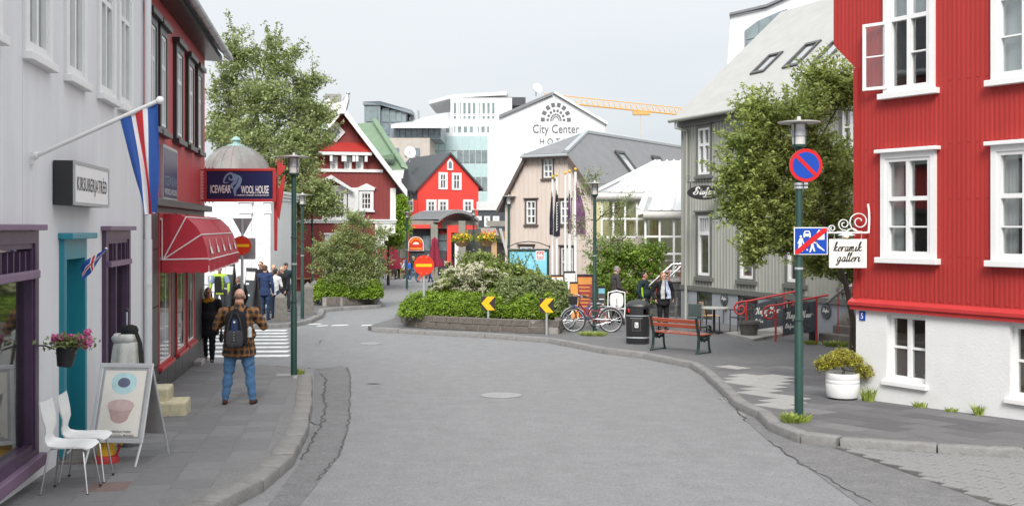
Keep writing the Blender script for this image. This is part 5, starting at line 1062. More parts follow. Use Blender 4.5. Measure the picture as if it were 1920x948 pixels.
# ---- litter bin
p = gp(1196, 643); bi = thing('litter_bin', 'black plastic litter bin with domed hood beside the bench', 'bin', p, R(-14)); k = p.y/F; h = 82*k; w_ = 22*k
def sq(r, z, n=28, e=3.2): return [(math.copysign(abs(math.cos(a))**(2/e), math.cos(a))*r, math.copysign(abs(math.sin(a))**(2/e), math.sin(a))*r, z) for a in [2*math.pi*j/n for j in range(n)]]
m = MB(); m.grid([sq(w_*.94, 0), sq(w_*.96, .02), sq(w_*.98, h*.60), sq(w_, h*.62), sq(w_, h*.64)], True); m.face(sq(w_, h*.64)); m.build('body', 'plastic_black', bi, smooth=35)
MB().grid([sq(w_*.985, h*.135), sq(w_*.99, h*.14), sq(w_*.99, h*.16), sq(w_*.985, h*.165)], True).build('band', 'galv', bi); MB().grid([sq(w_*1.01, h*.635), sq(w_*1.015, h*.64), sq(w_*1.01, h*.655)], True).build('band', 'galv', bi)
m = MB(); q = 28
def inop(j): a = (360*(j+.5)/q) % 90; return 28 < a < 62
lo, hi = sq(w_*.99, h*.655), sq(w_*.99, h*.84); l1, h1 = sq(w_*.99, h*.68), sq(w_*.99, h*.80)
for j in range(q):
    j1 = (j+1) % q; m.face([lo[j], lo[j1], l1[j1], l1[j]]).face([h1[j], h1[j1], hi[j1], hi[j]])
    if not inop(j): m.face([l1[j], l1[j1], h1[j1], h1[j]])
m.grid([sq(w_*1.0, h*.84), sq(w_*1.04, h*.85), sq(w_*1.02, h*.88), sq(w_*.8, h*.95), sq(w_*.35, h*.985), sq(w_*.3, h*1.0), sq(w_*.02, h*1.0)], True); m.build('hood', 'plastic_black', bi, smooth=35); MB().lathe([(w_*.8, h*.645), (w_*.8, h*.655), (0, h*.656)], 18).build('liner', 'room_dark', bi)
MB().box(-.11, .11, -w_*.985-.004, -w_*.96, h*.30, h*.56).build('door_panel', 'pot_grey', bi); MB().box(-.095, .095, -w_*.985-.008, -w_*.98, h*.315, h*.545).build('inner_panel', 'plastic_black', bi); MB().box(-.04, .05, -w_*.985-.012, -w_*.985-.008, h*.38, h*.50).build('label', 'sign_white', bi)
b_ = MB(); b_.box(-.02, -.005, -w_*.985-.015, -w_*.985-.012, h*.40, h*.47).ball((-.012, -w_*.985-.0135, h*.48), .008, 6).box(.01, .03, -w_*.985-.015, -w_*.985-.012, h*.40, h*.44); b_.build('pictogram', 'ink', bi)
for z in (.585,): MB().box(-.16, .16, -w_*.985-.003, -w_*.97, h*z, h*z+.012).build('lettering_strip', 'zinc', bi)
# ---- cafe furniture by the grey house
def cafe_chair(px, py, rz, label, sm, fm_, arm=False, slat=True):
    p = gp(px, py); t = thing('cafe_chair', label, 'chair', p, R(rz), 'chairs outside the grey cafe')
    MB().box(-.22, .22, -.22, .22, .43, .455).build('seat', sm, t, bev=.01)
    for x in (-.2, .2):
        MB().tube([(x, .21, 0), (x, .2, .64 if arm else .43)], .017, 6).build('leg', fm_, t); MB().tube([(x, -.2, 0), (x, -.2, .44), (x, -.27, .86)], .017, 6).build('leg', fm_, t)
        if arm: MB().tube([(x, .24, .65), (x, -.24, .66)], .018, 6).build('armrest', fm_, t)
    if slat:
        for i in range(5): MB().box(-.2, .2, -.22-.013*i-.01, -.22-.013*i+.01, .50+i*.072, .555+i*.072).build('back_slat', sm, t)
    else: MB().slab([(-.2, -.215, .48), (.2, -.215, .48), (.2, -.275, .84), (-.2, -.275, .84)], (0, .02, 0)).build('backrest', sm, t, bev=.01)
    return t
cafe_chair(1388, 624, 110, 'dark grey slatted armchair right of the wooden cafe table', 'dark_clad', 'dark_clad', True); cafe_chair(1331, 620, -75, 'pale wooden chair left of the cafe table, half behind the bench end', 'pale_wood', 'black_metal', slat=False); cafe_chair(1372, 606, 150, 'grey slatted armchair behind the table against the cellar wall', 'stofan_trim', 'dark_clad', True)
cafe_chair(1303, 627, 170, 'dark green chair seen over the bench end', 'bench_green', 'steel', slat=False); cafe_chair(1255, 612, 165, 'dark chair with steel legs behind the bench, beside the woman with scarf', 'dark_clad', 'steel', True); cafe_chair(1413, 617, 185, 'black armchair close to the ramp rail', 'black_metal', 'black_metal', True)
p = gp(1339, 625); ct = thing('cafe_table', 'round cafe table with worn wooden top on a black pedestal', 'table', p); MB().lathe([(.40, .70), (.42, .71), (.42, .735), (.40, .74), (0, .74)], 24).build('tabletop', 'stofan_grey', ct, smooth=30); MB().lathe([(.035, .03), (.035, .70)], 10).build('pedestal', 'black_metal', ct)
for a in (20, 110, 200, 290): MB().tube([(0, 0, .05), (.28*math.cos(R(a)), .28*math.sin(R(a)), .02)], .022, 6).build('foot', 'black_metal', ct)
# ================================================================ BACKGROUND
def frontal(px, Y, ang=0., z0=None):
    p = at(px, HY, Y); return Fr((p.x, p.y), R(ang), gz(Y) if z0 is None else z0)
# ---- white building with copper dome
f = frontal(340, 42); db = thing('domed_building', 'low white plastered building with a copper dome behind the shop sign', 'building', fr=f); w1 = f.uz(508, 450)[0]; zt = f.uz(450, 374)[1]
m = MB(); m.box(0, w1, 0, 5, -.5, zt); m.build('wall', 'white_plaster', db)
for i in range(3): MB().box(-.05, w1+.06+i*.05, -.06-i*.05, 5.1, zt+i*.13, zt+.115+i*.13).build('cornice', 'white_plaster', db)
for x0, x1 in ((451, 472), (497, 508)):
    a, b = f.uz(x0, 450)[0], f.uz(x1, 450)[0]; MB().box(a, b, -.10, -.001, -.4, zt-.55).build('pilaster', 'white_plaster', db)
    MB().box(a-.05, b+.05, -.14, -.001, zt-.55, zt-.45).box(a-.02, b+.02, -.11, -.001, zt-.449, zt-.12).box(a-.08, b+.08, -.17, -.001, zt-.119, zt-.002).build('capital', 'white_plaster', db)
    for j in range(4): q = a+(b-a)*(j+.5)/4; MB().box(q-.03, q+.03, -.125, -.11, zt-.43, zt-.15).build('flute', 'white_plaster', db)
for i in range(7): MB().box(0, w1, -.022, -.001, .0+i*.42, .40+i*.42).build('stone_course', 'white_plaster', db)
c_, zd = f.uz(418, 330); rd = 66/F*44; cc = (c_, 2.0, zd-.35)
MB().lathe([(rd*1.0, zt+.3-cc[2]), (rd*1.0, .05), (rd*1.05, .05), (rd*1.05, .15), (rd, .15)], 40, cc).build('drum', 'white_plaster', db, smooth=30); dm = MB(); dm.lathe([(rd*1.02*math.cos(t), .15+rd*1.02*math.sin(t)*1.06) for t in [math.pi/2*i/9 for i in range(9)]]+[(.12, .15+rd*1.07), (0, .15+rd*1.075)], 40, cc); dome = dm.build('dome', 'copper', db, smooth=50)
for j in range(20):
    a = 2*math.pi*j/20+.1; MB().tube([(cc[0]+rd*1.025*math.cos(t)*math.cos(a), cc[1]+rd*1.025*math.cos(t)*math.sin(a), cc[2]+.15+rd*1.085*math.sin(t)) for t in [1.5*i/8 for i in range(9)]], .016, 4).build('dome_rib', 'copper', dome)
MB().lathe([(.38, 0), (.36, .06), (.15, .12), (.12, .22), (.2, .26), (.14, .36), (0, .44)], 16, (cc[0], cc[1], cc[2]+.12+rd*1.06)).build('finial', 'copper_green', db, smooth=40)
# ---- dark red timber house with white bargeboards
f = frontal(520, 57, 13); dh = thing('timber_house', 'dark red timber house with steep white bargeboards and small paned windows', 'house', fr=f); q = lambda x, y: f.uz(x, y); Wd = q(741, 400)[0]; ap = q(640, 214); ev = q(741, 346)[1]; ax = ap[0]
ztf = lambda u: ap[1]-(ap[1]-ev)*abs(u-ax)/(Wd-ax); zb_ = q(600, 418)[1]; zbt = q(600, 411)[1]
WN = [f.rect(673, 700, 357, 394), f.rect(604, 650, 352, 411)]; ws3 = [f.rect(x, x+14, 294, 318) for x in (619, 645, 667)]
m = MB(); facade(m, ax-(Wd-ax), Wd, zbt, ztf, WN+ws3, 'rib', .22, .006, extra=(ax,)); m.build('wall', 'dark_red_wood', dh)
lo = [f.rect(609, 640, 440, 520)]; m = MB(); facade(m, ax-(Wd-ax), q(703, 470)[0], -.3, zb_, lo, 'rib', .22, .006); m.build('ground_floor_wall', 'dark_red_wood', dh)
m = MB(); m.box(ax-(Wd-ax)-.05, Wd+.05, -.10, .0, zb_, zbt-.08).box(ax-(Wd-ax)-.1, Wd+.1, -.16, .0, zbt-.08, zbt); m.build('band', 'white_paint', dh)
# white porch with its arch on the right
pa_ = q(703, 470)[0]; pb2 = Wd; zr = q(720, 447)[1]; A = [(pa_, -.3), (pa_, zb_), (pb2, zb_), (pb2, q(740, 437)[1])]
A += [(pb2-.0-(pb2-pa_-.12)*math.sin(t)*1.0, q(740, 437)[1]-1.1+1.1*math.cos(t)) for t in [math.pi/2*i/8 for i in range(9)]]+[(pa_+.12, -.3)]
MB().slab([(x, -.04, z) for x, z in A], (0, .2, 0)).build('porch_arch', 'white_paint', dh)
for i in range(4): z = zb_-.35-i*.3; MB().box(pa_+.02, pa_+.5+.2*(3-i), -.048, -.041, z, z+.28).build('board', 'white_paint', dh)
MB().box(ax-(Wd-ax), pa_, .5, 9, -.3, zb_-.01).box(ax-(Wd-ax), Wd, .5, 9, zb_, ev).slab([(ax-(Wd-ax), 3.5, ev), (Wd, 3.5, ev), (ax, 3.5, ap[1])], (0, 5.5, 0)).build('back_wall', 'dark_red_wood', dh)
sl = (ap[1]-ev)/(Wd-ax); ov = .55
for s in (-1, 1):
    e = ax+s*(Wd-ax+ov); ze2 = ev-sl*ov
    MB().slab([(ax, -.8, ap[1]+.28), (e, -.8, ze2+.28), (e, 9.2, ze2+.28), (ax, 9.2, ap[1]+.28)], (0, 0, .12)).build('roof', 'slate_roof', dh); MB().slab([(ax, -.85, ap[1]+.40), (e, -.85, ze2+.40), (e, -.85, ze2+.02), (ax, -.85, ap[1]+.02)], (0, .08, 0)).build('bargeboard', 'white_paint', dh); MB().slab([(ax, -.77, ap[1]+.10), (e, -.77, ze2+.10), (e, .0, ze2+.10), (ax, .0, ap[1]+.10)], (0, 0, .05)).build('soffit', 'white_paint', dh)
MB().slab([(ax-.35, -.9, ap[1]-.1), (ax+.12, -.9, ap[1]-.05), (ax+.32, -.9, ap[1]+.75), (ax+.2, -.9, ap[1]+.95), (ax+.05, -.9, ap[1]+.6), (ax-.5, -.9, ap[1]+.45), (ax-.75, -.9, ap[1]+.75), (ax-.95, -.9, ap[1]+.6)], (0, .1, 0)).build('ridge_ornament', 'white_paint', dh)
# diamond window, skirt roof, string course, small windows
d0 = q(629, 248); w_ = .52; dwn = MB(); dwn.slab([(d0[0]-w_, -.10, d0[1]), (d0[0], -.10, d0[1]-w_*1.1), (d0[0]+w_, -.10, d0[1]), (d0[0], -.10, d0[1]+w_*1.1)], (0, .1, 0)); dw = dwn.build('window', 'white_paint', dh)
MB().slab([(d0[0]-.27, -.104, d0[1]), (d0[0], -.104, d0[1]-.3), (d0[0]+.27, -.104, d0[1]), (d0[0], -.104, d0[1]+.3)], (0, .003, 0)).build('pane', 'far_glass', dw); MB().slab([(d0[0]-.16, -.109, d0[1]-.14), (d0[0]-.14, -.109, d0[1]-.16), (d0[0]+.16, -.109, d0[1]+.14), (d0[0]+.14, -.109, d0[1]+.16)], (0, .004, 0)).slab([(d0[0]+.16, -.109, d0[1]-.14), (d0[0]+.14, -.109, d0[1]-.16), (d0[0]-.16, -.109, d0[1]+.14), (d0[0]-.14, -.109, d0[1]+.16)], (0, .003, 0)).build('glazing_bar', 'white_paint', dw)
zk = q(640, 286)[1]; hw = (ap[1]-zk)/sl; MB().slab([(ax-hw, -.55, zk), (ax+hw, -.55, zk), (ax+hw-.3, -.0, zk+.5), (ax-hw+.3, 0, zk+.5)], (0, 0, .05)).build('skirt_roof', 'red_corr', dh); MB().box(ax-hw, ax+hw, -.55, -.0, zk-.16, zk-.003).build('skirt_board', 'white_paint', dh)
zs2 = q(640, 319)[1]; hw = (ap[1]-zs2)/sl; MB().box(ax-hw+.1, ax+hw-.1, -.10, -.0, zs2-.10, zs2+.06).build('string_course', 'white_paint', dh)
for h in ws3: window(dh, *h, cw=.10, vb=(.5,), hb=(.5,), sw=.04, sill=0, cap=0, lite=True, out=.05)
for x in (619, 641, 645, 661, 667, 684): a = q(x, 300)[0]; MB().box(a-.04, a+.10, -.5, -.06, zk-.5, zk-.165).build('bracket', 'white_paint', dh)
for i, h in enumerate(WN): window(dh, *h, cw=.14, vb=(.33, .66) if i == 0 else (.3, .55, .8), hb=(.33, .66) if i == 0 else (.6,), sw=.04, sill=.10, cap=.12, lite=True, out=.08)
h = WN[0]; MB().slab([(h[0]-.15, -.16, h[3]+.121), (h[1]+.15, -.16, h[3]+.121), ((h[0]+h[1])/2, -.16, h[3]+.38)], (0, .16, 0)).build('pediment', 'white_paint', dh)
a, b, c, d = f.rect(652, 672, 352, 410); sh_ = MB().box(a, b, -.14, -.09, c, d).build('shutter', 'white_paint', dh); MB().box(a+.04, b-.04, -.17, -.141, c+.35, c+.45).build('rail', 'white_paint', sh_); MB().slab([(a+.04, -.165, c+.45), (a+.12, -.165, c+.45), (b-.04, -.165, d-.3), (b-.12, -.165, d-.3)], (0, .02, 0)).build('brace', 'white_paint', sh_)
for i in range(3): MB().box(a+.03+i*(b-a-.06)/3, a+.02+(i+1)*(b-a-.06)/3, -.150, -.1405, c+.02, d-.02).build('plank', 'white_paint', sh_)
MB().slab([(q(590, 350)[0], -.5, q(0, 338)[1]), (q(620, 350)[0], -.5, q(0, 322)[1]), (q(662, 350)[0], -.5, q(0, 350)[1]), (q(662, 350)[0], -.5, q(0, 356)[1]), (q(620, 350)[0], -.5, q(0, 330)[1])], (0, .5, 0)).build('balcony_gable', 'white_paint', dh)
MB().box(Wd-.28, Wd+.02, -.09, -.0, zbt, ev-.2).build('corner_board', 'white_paint', dh)
window(dh, *lo[0], cw=.14, vb=(.5,), hb=(.72,), sw=.06, sill=.08, cap=.1, lite=True, out=.08)
MB().box(q(618, 0)[0], q(628, 0)[0], -.085, -.08, q(0, 464)[1], q(0, 447)[1]).build('notice', 'sign_orange', dh)
MB().box(ax-(Wd-ax)-.04, ax-(Wd-ax)+.25, -.1, -.0, -.3, zb_).build('corner_board', 'white_paint', dh)
ch = q(636, 200); MB().box(ax-.75, ax+.1, 1.4, 2.2, ap[1]-.3, ap[1]+1.25).build('chimney', 'concrete', dh)
fc = at(649, 196, 59.2); bd = thing('falcon', 'grey bird figure perched on the white gable of the dark red house', 'statue', fc); b_ = MB(); b_.tube([(-.02, 0, -.35), (-.03, 0, -.05), (.0, 0, .2), (.06, 0, .45), (.09, 0, .58)], [.06, .15, .19, .13, .09], 10).ball((.11, -.02, .62), .11, 10).tube([(.18, -.02, .62), (.26, -.02, .58)], [.04, .005], 6); b_.build('body', 'zinc', bd, smooth=60)
MB().tube([(-.10, -.12, .35), (-.16, -.12, .0), (-.14, -.08, -.35)], [.06, .10, .03], 6, flat=.5).build('wing', 'galv', bd, smooth=60)
# ---- green roofed house behind
gb = at(700, HY, 97); gh2 = thing('green_roof_house', 'house with a green sheet roof and white eaves behind the timber house', 'house', (gb.x, 97, gz(97))); g0 = Vector((gb.x, 97, gz(97))); q = lambda x, y, Y: at(x, y, Y)-g0
rA, rB, rC, rD = q(759, 319, 91.7), q(600, 325, 93.7), q(600, 238, 100.2), q(703, 232, 98.2); MB().slab([rA, rB, rC, rD], (0, .05, .12)).build('roof', 'green_roof', gh2); MB().slab([rA+Vector((.25, -.1, .1)), rA+Vector((-.3, 0, .3)), rD+Vector((-.3, 0, .3)), rD+Vector((.2, -.1, .2))], (0, .1, .2)).build('roof_edge', 'green_roof', gh2)
MB().slab([rD, rA+Vector((.1, 0, 0)), q(765, 319, 104.8), q(712, 250, 107.4)], (0, 0, .1)).build('far_roof', 'green_roof', gh2)
MB().slab([q(751, 330, 91.7), q(690, 333, 93.7), q(690, 520, 93.7), q(751, 520, 91.7)], (-.75, 5, 0)).build('wall', 'dark_red_wood', gh2); MB().slab([q(757, 319, 91.4), q(690, 320, 93.5), q(690, 333, 93.4), q(755, 334, 91.3)], (0, .5, 0)).build('eaves_board', 'white_paint', gh2)
for x in (738, 748): MB().slab([q(x, 334, 69.8), q(x+4, 334, 69.8), q(x+4, 343, 69.8), q(x, 343, 69.8)], (0, .3, 0)).build('bracket', 'white_paint', gh2)
MB().slab([q(706, 294, 92.4), q(738, 288, 91.7), q(738, 298, 91.7), q(706, 300, 92.4)], (0, 1, .1)).build('dormer_roof', 'green_roof', gh2); dm = MB().slab([q(712, 298, 92.5), q(724, 297, 92.4), q(724, 316, 92.4), q(712, 317, 92.5)], (0, .5, 0)).build('dormer', 'white_paint', gh2); MB().slab([q(714, 300, 92.4), q(722, 300, 92.2), q(722, 313, 92.2), q(714, 314, 92.4)], (0, .05, 0)).build('pane', 'far_glass', dm)
# ---- bright red house with black roof
p0 = at(783, HY, 96); f = Fr((p0.x, 96), R(28), gz(96)); bh = thing('scarlet_house', 'scarlet gabled house with a black roof and white windows beyond the kiosk', 'house', fr=f); q = f.uz; Wd = q(897, 400)[0]; ap = q(843, 290); e0, e1 = q(783, 354)[1], q(897, 350)[1]
zf_ = lambda u: ap[1]-(ap[1]-e0)*(ap[0]-u)/ap[0] if u < ap[0] else ap[1]-(ap[1]-e1)*(u-ap[0])/(Wd-ap[0])
BW = [f.rect(*r_) for r_ in ((822, 839, 323, 355), (847, 865, 324, 356), (799, 818, 374, 398), (821, 840, 374, 398), (868, 887, 374, 398))]; m = MB(); facade(m, 0, Wd, -.3, zf_, BW, extra=(ap[0],)); m.face([(0, 0, -.3), (0, 9, -.3), (0, 9, e0), (0, 0, e0)]); m.face([(Wd, 0, -.3), (Wd, 9, -.3), (Wd, 9, e1), (Wd, 0, e1)]); m.build('wall', 'bright_red', bh)
sl0 = (ap[1]-e0)/ap[0]; sl1 = (ap[1]-e1)/(Wd-ap[0])
MB().slab([(ap[0], -.25, ap[1]+.22), (-.5, -.25, e0-.5*sl0+.22), (-.5, 9.5, e0-.5*sl0+.22), (ap[0], 9.5, ap[1]+.22)], (0, 0, -.2)).build('roof', 'black_roof', bh); MB().slab([(ap[0]+.01, -.25, ap[1]+.22), (Wd+.4, -.25, e1-.4*sl1+.22), (Wd+.4, 9.5, e1-.4*sl1+.22), (ap[0]+.01, 9.5, ap[1]+.22)], (0, 0, -.22)).build('roof', 'black_roof', bh)
MB().box(-.7, -.0, .1, 9, e0-.75, e0-.15).box(-.8, .0, .1, 9, e0-1.0, e0-.751).build('eaves_box', 'black_roof', bh)
for h in BW: window(bh, *h, cw=.16, vb=(.5,), hb=(.6,), sw=.07, sill=0, cap=0, lite=True, out=.06)
h = f.rect(838, 849, 297, 319); t_ = MB(); mid = (h[0]+h[1])/2; t_.slab([(h[0], -.08, h[2]), (h[1], -.08, h[2]), (h[1], -.08, h[3]-.35), (mid, -.08, h[3]), (h[0], -.08, h[3]-.35)], (0, .08, 0)); t_ = t_.build('window', 'white_paint', bh); MB().slab([(h[0]+.13, -.084, h[2]+.15), (h[1]-.13, -.084, h[2]+.15), (h[1]-.13, -.084, h[3]-.42), (mid, -.084, h[3]-.2), (h[0]+.13, -.084, h[3]-.42)], (0, .003, 0)).build('pane', 'far_glass', t_)
wv = bpy.data.objects.new('side_wing', None); COL.objects.link(wv); wv.parent = bh; wv.rotation_euler = (0, 0, R(-28)); a0 = (760-783)/F*96; MB().box(a0, -.02, -.1, 3, -.3, e0-1.0).build('wing_wall', 'bright_red', wv); MB().box(a0+.15, a0+.72, -.16, -.101, q(775, 397)[1], q(775, 373)[1]).build('window', 'white_paint', wv)
for i in (0, 1):
    for j in (0, 1): MB().box(a0+.2+i*.25, a0+.42+i*.25, -.165, -.161, q(775, 396)[1]+.08+j*.44, q(775, 396)[1]+.45+j*.44).build('pane', 'far_glass', wv)
chm = q(772, 330); MB().box(-.9, -.3, 7, 7.8, ap[1]-1.5, ap[1]+1.3).build('chimney', 'white_plaster', bh)
dsh = at(768, 286, 99); sd_ = thing('satellite_dish', 'pale round satellite dish on the white chimney of the scarlet house', 'dish', dsh); MB().lathe([(0, 0), (.35, .06), (.52, .16), (.56, .2)], 24).build('reflector', 'white_roof', sd_, smooth=50).rotation_euler = (R(80), 0, R(20)); MB().tube([(0, -.1, -.1), (0, -.45, .1)], .03, 6).tube([(0, 0, -.2), (0, 0, -.9)], .05, 6).build('arm', 'galv', sd_)
# ---- concrete kiosk with vaulted roof in front of it
f = frontal(752, 84); kk = thing('kiosk_canopy', 'concrete kiosk with a grey vaulted roof and red portal on the square', 'kiosk', fr=f); q = f.uz
x0, x1 = q(824, 400)[0], q(899, 400)[0]; zs, zt_ = q(0, 411)[1], q(0, 394)[1]; n = 14; arc = [(x0+(x1-x0)*i/n, zs+(zt_-zs)*math.sin(math.pi*i/n)**.8) for i in range(n+1)]; m = MB()
sh0 = Vector((q(752, 0)[0]-x0, 5.5, 0)); m.grid([[(x, -.6, z) for x, z in arc], [(x+sh0.x, -.6+sh0.y, z) for x, z in arc]]).grid([[(x, -.6, z-.22) for x, z in arc], [(x+sh0.x, -.6+sh0.y, z-.22) for x, z in arc]]).grid([[(x, -.6, z) for x, z in arc], [(x, -.6, z-.22) for x, z in arc]]); ro = m.build('roof', 'kiosk_roof', kk, smooth=40)
for j in range(1, 15): s = sh0*(j/15); MB().tube([(x+s.x, -.6+s.y, z+.02) for x, z in arc], .035, 4).build('roof_seam', 'kiosk_roof', ro)
za = q(0, 428)[1]; MB().box(q(764, 0)[0], x1-.1, .4, .8, za, zs-.1).build('beam', 'kiosk_concrete', kk)
for a, b in ((808, 821), (860, 873)): MB().box(q(a, 0)[0], q(b, 0)[0], -.2, .6, -.3, za+(.3 if a < 850 else .6)).build('column', 'kiosk_concrete', kk)
for r_ in ((821, 828, 411, 428), (838, 860, 422, 436), (838, 846, 436, 492), (772, 806, 421, 428), (871, 893, 422, 430)): a, b, c, d = f.rect(*r_); MB().box(a, b, .15, .395, c, d).build('portal_panel', 'bright_red', kk)
a, b, c, d = f.rect(852, 862, 438, 500); MB().box(a, b, .5, .6, c, d).build('door', 'white_paint', kk)
MB().box(q(764, 0)[0], q(842, 0)[0], 1.0, 4, -.3, za).build('shop_wall', 'dark_shop', kk); MB().box(q(842, 0)[0], x1, 3.0, 4, -.3, za).build('back_wall', 'pot_grey', kk)
for r_ in ((793, 806, 442, 470), (823, 839, 437, 450), (823, 839, 453, 470)): a, b, c, d = f.rect(*r_, .97); MB().box(a, b, .96, .995, c, d).build('window', 'far_glass', kk)
MB().box(q(764, 0)[0]-.05, q(842, 0)[0]+.05, .9, 1.0, za-.08, za+.05).build('cornice', 'pot_grey', kk)
a, b, c, d = f.rect(825, 835, 433, 438, .95); MB().box(a, b, .94, .99, c, d).build('logo', 'sign_orange', kk)
p = at(780, 459, 84.8); bs = thing('food_sign', 'arched red and yellow food sign on the dark kiosk wall', 'sign', p); s = 84.8/F
flatpoly('board', [(-14.5*s, -11*s), (-14.5*s, 0)]+[(-14.5*s*math.cos(t), 2*s+14*s*math.sin(t)) for t in [math.pi*i/14 for i in range(15)]]+[(14.5*s, -11*s)], 'cream_board', bs, -.02, .03); flatpoly('face', [(-13*s, -10*s), (-13*s, 0)]+[(-13*s*math.cos(t), 2*s+12.5*s*math.sin(t)) for t in [math.pi*i/14 for i in range(15)]]+[(13*s, -10*s)], 'sign_orange', bs, -.03, .005); flatpoly('bun', [(6*s*math.cos(t), 1*s+4.5*s*math.sin(t)) for t in [math.pi*i/10 for i in range(11)]], 'cream_board', bs, -.038, .005)
flatpoly('bun_base', [(-11*s, -5*s), (11*s, -5*s), (12*s, -8*s), (-12*s, -8*s)], 'orange_board', bs, -.038, .005); m = MB()
for i in range(9): t = R(20+17.5*i); m.slab([((9.5*s*math.cos(t+o)), -.04, 2*s+r*s*math.sin(t+o)) if False else (r*s*math.cos(t+o), -.04, 2*s+r*s*math.sin(t+o)) for r, o in ((8.5, -.08), (11, -.08), (11, .08), (8.5, .08))], (0, .004, 0))
m.build('lettering', 'sign_yellow', bs)
p = at(751, 440, 81); rs_ = thing('round_sign', 'round white hanging sign with a dark emblem left of the kiosk', 'sign', p); s = 81/F; flatpoly('board', disc((0, 0), 10.5*s), 'cream_board', rs_, -.05, .1); m = MB()
for i in range(16): a = i*.3927; m.slab([(8.2*s*math.cos(a+o), -.055, 8.2*s*math.sin(a+o)) for o in (-.1, .1)]+[(7*s*math.cos(a+o), -.055, 7*s*math.sin(a+o)) for o in (.1, -.1)], (0, .004, 0))
m.slab([(-4*s, -.055, -2*s), (4*s, -.055, -2*s), (3*s, -.055, 1*s), (4.5*s, -.055, 4*s), (1.5*s, -.055, 2.4*s), (-1.5*s, -.055, 2.4*s), (-4.5*s, -.055, 4*s), (-3*s, -.055, 1*s)], (0, .004, 0)); m.build('emblem', 'grey_ink', rs_); MB().tube([(0, 0, 13*s), (0, 0, 10*s)], .02, 5).tube([(-9*s, 0, 13*s), (13*s, 0, 13*s)], .03, 5).build('bracket', 'black_metal', rs_)
MB().box(-9*s, 9*s, .8, 2, -44*s, 13*s).build('pier', 'kiosk_concrete', rs_)
# ---- dark shingled pub with red lettering
f = frontal(896, 90); pb = thing('pub_house', 'dark grey shingled pub with white windows and red sign above its entrance', 'pub', fr=f); q = f.uz; w1 = q(960, 0)[0]; MB().box(0, w1, 0, 5, -.3, q(0, 393)[1]).build('wall', 'steel_grey', pb); MB().box(-.1, w1, -.2, .0, q(0, 394)[1], q(0, 378)[1]).build('parapet', 'white_roof', pb)
for i in range(8): z = q(0, 396)[1]-.22-i*.2; MB().box(0, w1, -.03, -.001, z, z+.185).build('shingle_course', 'dark_shop', pb)
for r_ in ((893, 903, 405, 413), (908, 919, 405, 425), (924, 936, 405, 414)): window(pb, *f.rect(*r_, -.1), cw=.12, vb=(.5,), hb=(.5,), sw=.05, sill=0, cap=0, lite=True, out=.1)
MB().box(q(914, 0)[0], w1, -1.2, -1.0, q(0, 424)[1], q(0, 414)[1]).build('balcony', 'kiosk_concrete', pb)
MB().slab([(q(890, 0)[0], -2.2, q(0, 442)[1]), (q(936, 0)[0], -2.2, q(0, 441)[1]), (q(930, 0)[0], -1.5, q(0, 428)[1]), (q(890, 0)[0], -1.5, q(0, 428)[1])], (0, .08, .04)).build('sign_board', 'kiosk_concrete', pb); o = text('Skúli Craft', 'logo_red', pb, q(896, 0, -2.0)[0], q(931, 0, -2.0)[0], q(0, 441)[1]-.0, q(0, 430)[1], -2.28, bold=.02)
MB().slab([(q(936, 0)[0], -2.1, q(0, 428)[1]), (q(960, 0)[0], -2.1, -.3), (q(963, 0)[0], -2.1, -.3), (q(941, 0)[0], -2.1, q(0, 428)[1])], (0, .2, 0)).build('brace', 'galv', pb); MB().box(q(922, 0)[0], q(932, 0)[0], -1.4, -1.2, -.3, q(0, 450)[1]).build('door_panel', 'pale_wood', pb); MB().box(q(932, 0)[0], q(946, 0)[0], -1.2, -1.1, -.3, q(0, 452)[1]).build('doorway', 'room_dark', pb); MB().box(q(900, 0)[0], q(960, 0)[0], -1.05, -.01, -.3, q(0, 430)[1]).build('porch_wall', 'pot_grey', pb); MB().box(q(940, 0)[0], q(950, 0)[0], -1.35, -1.2, q(0, 455)[1], q(0, 433)[1]).build('wood_panel', 'wood', pb)
# ---- tan ribbed house with grey hipped roof
p0 = at(947, HY, 49); f = Fr((p0.x, 49), math.atan2(-2000*.62, 1960), gz(46)-.1); th = thing('tan_house', 'tan ribbed timber house with a grey half hipped roof behind the flagpoles', 'house', fr=f); q = f.uz; Wd = q(1128, 430)[0]
hl, hr = q(990, 295), q(1066, 291); el, er = q(947, 361)[1], q(1128, 402)[1]; zh = (hl[1]+hr[1])/2; er = el = (el+er)/2
def zg2(u): return el+(zh-el)*u/hl[0] if u < hl[0] else zh if u < hr[0] else zh-(zh-er)*(u-hr[0])/(Wd-hr[0])
TW = [f.rect(985, 1008, 373, 421), f.rect(1049, 1072, 373, 421), f.rect(1017, 1040, 294, 335), f.rect(973, 1002, 459, 520), f.rect(1050, 1078, 461, 545)]
m = MB(); facade(m, 0, Wd, -.4, zg2, TW, 'rib', .23, .016, extra=(hl[0], hr[0])); m.build('wall', 'tan_wood', th); m = MB(); LL = 22.
for i in range(90): u = i*.23; m.grid([[(Wd, u, -.4), (Wd, u, er)], [(Wd, u+.21, -.4), (Wd, u+.21, er)], [(Wd+.03, u+.212, -.4), (Wd+.03, u+.212, er)], [(Wd+.03, u+.228, -.4), (Wd+.03, u+.228, er)], [(Wd, u+.23, -.4), (Wd, u+.23, er)]])
m.build('side_wall', 'tan_wood', th); MB().box(-.0, Wd-.1, LL-.1, LL, -.4, er).face([(0, 0, -.4), (0, LL, -.4), (0, LL, el), (0, 0, el)]).build('back_wall', 'tan_wood', th)
for h in TW: window(th, *h, cm='brown_trim', fm='white_paint', cw=.08, vb=(.5,), hb=(.33, .66), sw=.06, sill=.07, cap=.05, lite=True, out=.05, curtain=((.0, .3), (.7, 1)))
